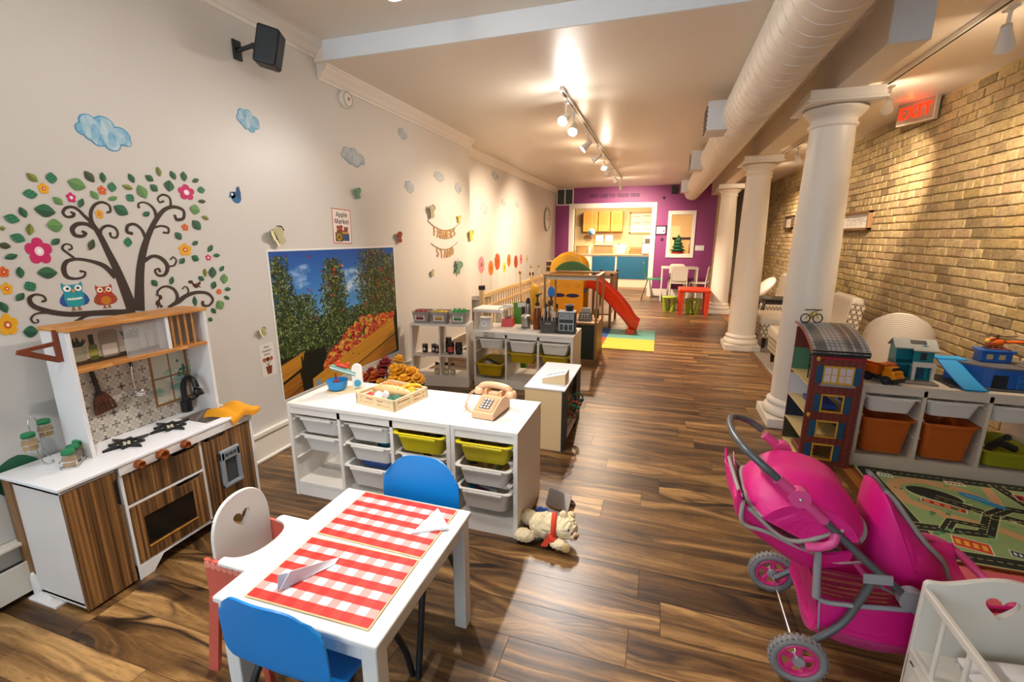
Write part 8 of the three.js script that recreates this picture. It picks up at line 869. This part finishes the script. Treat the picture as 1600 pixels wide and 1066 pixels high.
// ---------- doll stroller ----------
{
  const s = thing('doll_stroller', 'hot pink twin doll stroller with grey frame and mesh basket', 'doll stroller', [0.62, 0, -1.68]); const O = [0.62, 0, -1.68]; const L = (p) => [p[0] - O[0], p[1], p[2] - O[2]];
  const grey = M(0x5f6468, 0.35, { metalness: 0.35 }), lg = M(0x8f9094, 0.4), pink = new THREE.MeshPhysicalMaterial({ color: 0xd60f7c, roughness: 0.5, sheen: 0.3, side: THREE.DoubleSide, bumpMap: pixTex(128, 128, (u, v) => { const t = 255 * fbm(u * 5, v * 5, 31, 4); return [t, t, t]; }, { linear: true }), bumpScale: 0.006 }), pk2 = M(0xd84a8c, 0.4), trimG = M(0x9a948e, 0.6), T = (pts, r, n = 40) => tube(pts.map(L), r, n, 10);
  const zn = -1.5, zf = -1.86, R = 0.012;
  part('handle', T([[0.42, 0.69, zn], [0.36, 0.74, zn], [0.31, 0.775, zn - 0.03], [0.285, 0.785, -1.62], [0.285, 0.785, -1.74], [0.31, 0.775, zf + 0.03], [0.37, 0.755, zf], [0.42, 0.722, zf]], 0.0125, 60), grey, s);
  for (const [z, k] of [[zn, 0], [zf, 1]]) { const dx = k ? 0.03 : 0; part('hinge_sleeve', [rod(L([0.4 + dx, 0.705, z]), L([0.46 + dx, 0.657, z]), 0.0165, 12), rod(L([0.46 + dx, 0.657, z]), L([0.545 + dx, 0.585, z]), 0.0165, 12)], pk2, s); const j = part('hinge_disc', cylZ(0.03, 0.034, 0.465 + dx - O[0], 0.655, z - O[2], 28), pk2, s); part('rivet', sph(0.006, 0.465 + dx - O[0], 0.655, z - O[2] + 0.019), chrome, j);
    part('main_tube', T([[0.54 + dx, 0.59, z], [0.645 + dx, 0.493, z], [0.757 + dx, 0.4, z], [0.82 + dx, 0.35, z]], R, 30), grey, s); part('front_leg', T([[0.80 + dx, 0.365, z], [0.9, 0.27, z], [1.0, 0.13, z]], R, 20), grey, s);
    part('rear_leg', T(k ? [[0.76, 0.3, z], [0.7, 0.22, z], [0.64, 0.18, z], [0.535, 0.085, z]] : [[0.7, 0.42, z], [0.675, 0.335, z], [0.64, 0.235, z], [0.58, 0.155, z], [0.53, 0.1, z]], R, 30), grey, s);
    part('bracket', [bar(L([0.665, 0.42, z + 0.014]), L([0.74, 0.43, z + 0.014]), 0.006, 0.03)], lg, s); part('seat_post', [rod(L([0.54, 0.48, z]), L([0.555, 0.31, z]), 0.011, 12)], lg, s); part('basket_rail', T([[0.555, 0.315, z], [0.575, 0.3, z], [0.65, 0.305, z], [0.8, 0.33, z]], 0.008, 24), lg, s);
    part('fold_hub', [rot(cyl(0.035, 0.035, 0.03, 0, 0, 0, 20), PI / 2).translate(0.8 - O[0], 0.37, z - O[2]), bar(L([0.79, 0.37, z]), L([0.87, 0.32, z]), 0.028, 0.05)], lg, s); }
  part('rear_axle', rod(L([0.525, 0.085, zn + 0.02]), L([0.53, 0.085, zf - 0.02]), 0.004), chrome, s); part('front_axle', rod(L([1.0, 0.085, zn]), L([1.0, 0.085, zf]), 0.004), chrome, s);
  for (const [x, z] of [[0.522, -1.465], [0.53, -1.89], [1.0, -1.52], [1.0, -1.84]]) { const w = part('wheel', mv(new THREE.TorusGeometry(0.073, 0.0155, 12, 40), x - O[0], 0.0885, z - O[2]), M(0x7d7b7c, 0.6), s); part('tread', [...Array(30)].map((_, i) => { const a = i / 30 * 2 * PI; return rot(box(0.005, 0.009, 0.026, 0.0855, 0, 0), 0, 0, a).translate(x - O[0], 0.0905, z - O[2]); }), M(0x6f6d6e, 0.7), w); part('rim', [mv(new THREE.TorusGeometry(0.056, 0.008, 10, 36).scale(1, 1, 1.5), x - O[0], 0.0885, z - O[2]), ...[...Array(5)].map((_, i) => rot(box(0.05, 0.017, 0.012, 0.032, 0, 0, 0.004), 0, 0, i / 5 * 2 * PI + 0.3).translate(x - O[0], 0.0885, z - O[2]))], M(0xcf2f78, 0.35), w); part('hub', cylZ(0.018, 0.03, x - O[0], 0.0885, z - O[2], 20), lg, w); }
  // rear seat bucket and hood
  const mid = -1.68, hw = 0.16; const sheet = (f, nu, nv, th) => surf((u, v) => L(f(u, v)), nu, nv, th);
  part('seat_bucket', sheet((u, v) => { const p = new THREE.CatmullRomCurve3([[0.315, 0.6], [0.33, 0.5], [0.42, 0.42], [0.56, 0.35], [0.66, 0.38]].map(([a, b]) => V(a, b, 0))).getPoint(v); const a = u * 2 - 1; return [p.x - 0.02 * Math.abs(a), p.y + 0.11 * Math.pow(Math.abs(a), 4) * (v > 0.15 ? 1 : v / 0.15), mid + a * hw]; }, 20, 24, 0.008), pink, s);
  part('seat_trim', T([[0.315, 0.605, mid + hw], [0.322, 0.52, mid + hw], [0.4, 0.5, mid + hw], [0.48, 0.47, mid + hw], [0.54, 0.455, mid + hw]], 0.007, 30), trimG, s); part('seat_trim', T([[0.31, 0.605, mid + hw], [0.308, 0.607, mid], [0.31, 0.605, mid - hw]], 0.007, 20), trimG, s);
  const floral = canvasTex(128, 128, (g) => { g.fillStyle = '#cdb2b2'; g.fillRect(0, 0, 128, 128); for (let i = 0; i < 60; i++) { g.fillStyle = ['#b03a5c', '#8a6a7a', '#dcd2ce'][i % 3]; g.beginPath(); g.arc(rnd() * 128, rnd() * 128, rr(2, 6), 0, 7); g.fill(); } }, { repeat: [4, 4] }); part('seat_lining', sheet((u, v) => { const p = new THREE.CatmullRomCurve3([[0.325, 0.58], [0.345, 0.51], [0.43, 0.435], [0.56, 0.37], [0.7, 0.4]].map(([a, b]) => V(a, b, 0))).getPoint(v); const a = u * 2 - 1; return [p.x, p.y + 0.004 + 0.05 * Math.pow(Math.abs(a), 4), mid + a * (hw - 0.015)]; }, 14, 18, 0.004), M(0xffffff, 0.85, { map: floral }), s);
  const hoodF = (cx, cy, r, a0, a1, w0, sq) => (u, v) => { const a = mix(a0, a1, v), t = u * 2 - 1; const k = 1 - 0.28 * Math.pow(Math.abs(t), 3.2); return [cx + Math.cos(a) * r * k + 0.008 * Math.sin(v * 9 + u * 5), cy + Math.sin(a) * r * k * sq + 0.006 * Math.sin(u * 11), mid + t * w0]; };
  const hood1 = hoodF(0.505, 0.515, 0.185, 2.75, 0.15, 0.172, 0.92); part('hood', [sheet(hood1, 24, 22, 0.005), ...[0, 1].map((u0) => sheet((u, v) => { const e = hood1(u0, v), c = [0.5, 0.5, mid + (u0 ? 1 : -1) * 0.17]; return [mix(c[0], e[0], u), mix(c[1], e[1], u), mix(c[2], e[2], u)]; }, 6, 22, 0.004))], pink, s);
  part('hood_trim', tube([...Array(13)].map((_, i) => L(hood1(i / 12, 0))), 0.008, 40, 8), trimG, s); part('hood_trim', tube([...Array(13)].map((_, i) => L(hood1(i / 12, 1))), 0.008, 40, 8), trimG, s);
  for (const u0 of [0, 1]) part('hood_side_trim', tube([L([0.33, 0.585, mid + (u0 ? 1 : -1) * 0.174]), L([0.44, 0.5, mid + (u0 ? 1 : -1) * 0.178]), L([0.49, 0.5, mid + (u0 ? 1 : -1) * 0.178]), L([0.6, 0.56, mid + (u0 ? 1 : -1) * 0.172])], 0.007, 24, 8), trimG, s);
  part('armrest', T([[0.5, 0.49, zn + 0.01], [0.54, 0.5, zn + 0.012], [0.57, 0.52, zn + 0.01], [0.58, 0.55, zn]], 0.014, 20), pk2, s);
  // front seat hood (upright pink wedge)
  const fo = [[0.727,0.659],[0.717,0.555],[0.715,0.445],[0.726,0.38],[0.768,0.32],[0.825,0.304],[0.891,0.337],[0.938,0.381],[0.918,0.436],[0.861,0.495],[0.801,0.572],[0.758,0.629]];
  { const cv = new THREE.CatmullRomCurve3(fo.map(([x, y]) => V(x, y, 0)), true, 'catmullrom', 0.35), N = 60, out = [...Array(N)].map((_, i) => cv.getPoint(i / N)); const c0 = V(0.83, 0.42, 0);
    const ring = (k, z) => out.map((p) => L([mix(c0.x, p.x, k), mix(c0.y, p.y, k) + 0.003 * Math.sin(p.x * 90 + z * 60), z]));
    part('front_hood', loft([ring(0.05, -1.562), ring(0.5, -1.566), ring(0.85, -1.585), ring(0.97, -1.61), ring(1, -1.64), ring(1, -1.68), ring(0.97, -1.73), ring(0.9, -1.77), ring(0.7, -1.79), ring(0.05, -1.8)], true, true, true), pink, s); }
  for (const z of [-1.615, -1.74]) part('front_hood_trim', tube([0, 11, 10, 9, 8, 7].map((i) => L([fo[i][0] * 1.006, fo[i][1] + 0.004, z])), 0.008, 40, 8), trimG, s);
  part('front_hood_trim', tube([7, 6, 5, 4].map((i) => L([fo[i][0], fo[i][1] - 0.004, -1.61])), 0.007, 30, 8), trimG, s);
  part('front_seat', sheet((u, v) => { const t = u * 2 - 1; return [mix(0.86, 1.06, v), 0.28 + 0.04 * v + 0.07 * Math.pow(Math.abs(t), 4), mid + t * 0.15]; }, 14, 10, 0.008), pink, s); part('bumper_bar', T([[0.93, 0.38, zf + 0.02], [1.0, 0.385, zf + 0.01], [1.07, 0.36, zf + 0.03], [1.12, 0.32, -1.76], [1.13, 0.315, -1.68], [1.12, 0.32, -1.6], [1.06, 0.34, zn]], 0.014, 50), pk2, s);
  part('foot_strap', T([[0.58, 0.43, zf + 0.03], [0.64, 0.43, -1.7], [0.69, 0.4, zn - 0.02]], 0.009, 20), pk2, s);
  // basket: pink band and mesh
  const bz = (t) => mid + t * 0.15; part('basket_band', [1, -1].map((q) => sheet((u, v) => [mix(0.575, 0.92, u), mix(0.185, 0.3, v) + 0.012 * Math.sin(u * PI) * -1 + (v > 0.5 ? 0.02 * u : 0), bz(q) + q * 0.01 * Math.sin(u * PI)], 16, 6, 0.004)).concat([sheet((u, v) => [0.57 + 0.006 * Math.sin(v * 6), mix(0.16, 0.32, v), mix(bz(-1), bz(1), u)], 10, 6, 0.004)]), pink, s);
  const meshT = canvasTex(64, 64, (g) => { g.fillStyle = '#000'; g.fillRect(0, 0, 64, 64); g.strokeStyle = '#fff'; g.lineWidth = 9; for (let i = 0; i <= 4; i++) { g.beginPath(); g.moveTo(i * 16, 0); g.lineTo(i * 16, 64); g.moveTo(0, i * 16); g.lineTo(64, i * 16); g.stroke(); } }, { linear: true, repeat: [22, 9] });
  part('mesh_basket', [sheet((u, v) => { const a = mix(-1, 1, v), d = 0.16 * Math.cos(a * PI / 2) ** 0.7; return [mix(0.59, 0.92, u), 0.19 - d * (0.75 + 0.25 * Math.sin(u * PI)) , bz(a * 1.02)]; }, 16, 16)], M(0xd8478f, 0.6, { alphaMap: meshT, transparent: true }), s);
  part('basket_cord', [rod(L([0.57, 0.33, zn - 0.02]), L([0.59, 0.16, zn - 0.03]), 0.003, 6)], lg, s);
}
// ---------- doll crib ----------
{
  const c = thing('doll_crib', 'white wooden doll crib with a heart cut-out end at the lower right', 'doll crib', [0.775, 0, -0.78]); const w = M(0xd9d4c8, 0.42), W = 0.37, D = 0.64; // local: x 0..W, far end at z = -D
  const e = new THREE.Shape(); e.moveTo(0, 0); e.lineTo(0, 0.49); e.quadraticCurveTo(0.004, 0.505, 0.02, 0.503); e.bezierCurveTo(0.07, 0.5, 0.11, 0.545, 0.185, 0.548); e.bezierCurveTo(0.26, 0.545, 0.3, 0.5, 0.35, 0.503); e.quadraticCurveTo(0.366, 0.505, W, 0.49); e.lineTo(W, 0); e.closePath(); e.holes.push(heart(0.08, 0.175, 0.462));
  part('end_panel', mv(ext(e, 0.016, 0.003, 20), 0, 0, -D), w, c); const n = e.clone(); part('end_panel', mv(ext(n, 0.016, 0.003, 20), 0, 0, -0.016), w, c);
  for (const x of [0.0, W - 0.016]) { part('top_rail', bb(x, x + 0.016, 0.46, 0.482, -D + 0.014, -0.014, 0.004), w, c); part('lower_rail', bb(x, x + 0.016, 0.255, 0.275, -D + 0.014, -0.014, 0.003), w, c); part('side_panel', bb(x, x + 0.014, 0.05, 0.257, -D + 0.01, -0.01), w, c); for (let i = 1; i < 6; i++) part('slat', cyl(0.006, 0.006, 0.19, x + 0.008, 0.367, -D + i * D / 6, 10), w, c); }
  part('panel_frame', [bb(-0.005, 0.001, 0.06, 0.08, -D + 0.03, -0.03), bb(-0.005, 0.001, 0.225, 0.245, -D + 0.03, -0.03), bb(-0.0045, 0.001, 0.06, 0.245, -D + 0.03, -D + 0.05), bb(-0.0045, 0.001, 0.06, 0.245, -D / 2 - 0.01, -D / 2 + 0.01)], w, c); part('mattress_board', bb(0.012, W - 0.012, 0.262, 0.275, -D + 0.016, -0.016), w, c);
  const bl = thing('white_blanket', 'white plush blanket bunched in the doll crib', 'blanket', [0.98, 0.276, -1.12]); part('cloth', surf((u, v) => { const x = mix(-0.12, 0.14, u), z = mix(-0.24, 0.26, v); return [x, 0.03 + 0.06 * fbm(u * 4, v * 5, 19, 3) * Math.sin(u * PI) ** 0.4 * Math.sin(v * PI) ** 0.4 + 0.035 * u, z]; }, 30, 40, 0.01), M(0xe2dcd8, 0.95, { sheen: 0.5 }), bl); part('hem', tube([[-0.12, 0.02, -0.24], [0, 0.03, -0.245], [0.13, 0.04, -0.24]], 0.009, 16, 8), M(0xd6cfcb, 0.95), bl);
  const tb = thing('toy_rolling_pin', 'honey wooden toy rolling pin in the doll crib', 'toy', [0.83, 0.29, -1.12], 0.2); part('roller', rot(cyl(0.014, 0.014, 0.13, 0, 0, 0), PI / 2), M(0xc08a3a, 0.45), tb); part('grip', [rot(cyl(0.008, 0.008, 0.04, 0, 0, 0), PI / 2).translate(0, 0, 0.085), rot(cyl(0.008, 0.008, 0.04, 0, 0, 0), PI / 2).translate(0, 0, -0.085)], M(0x9a6226, 0.45), tb);
}
renderer.render(scene, camera);
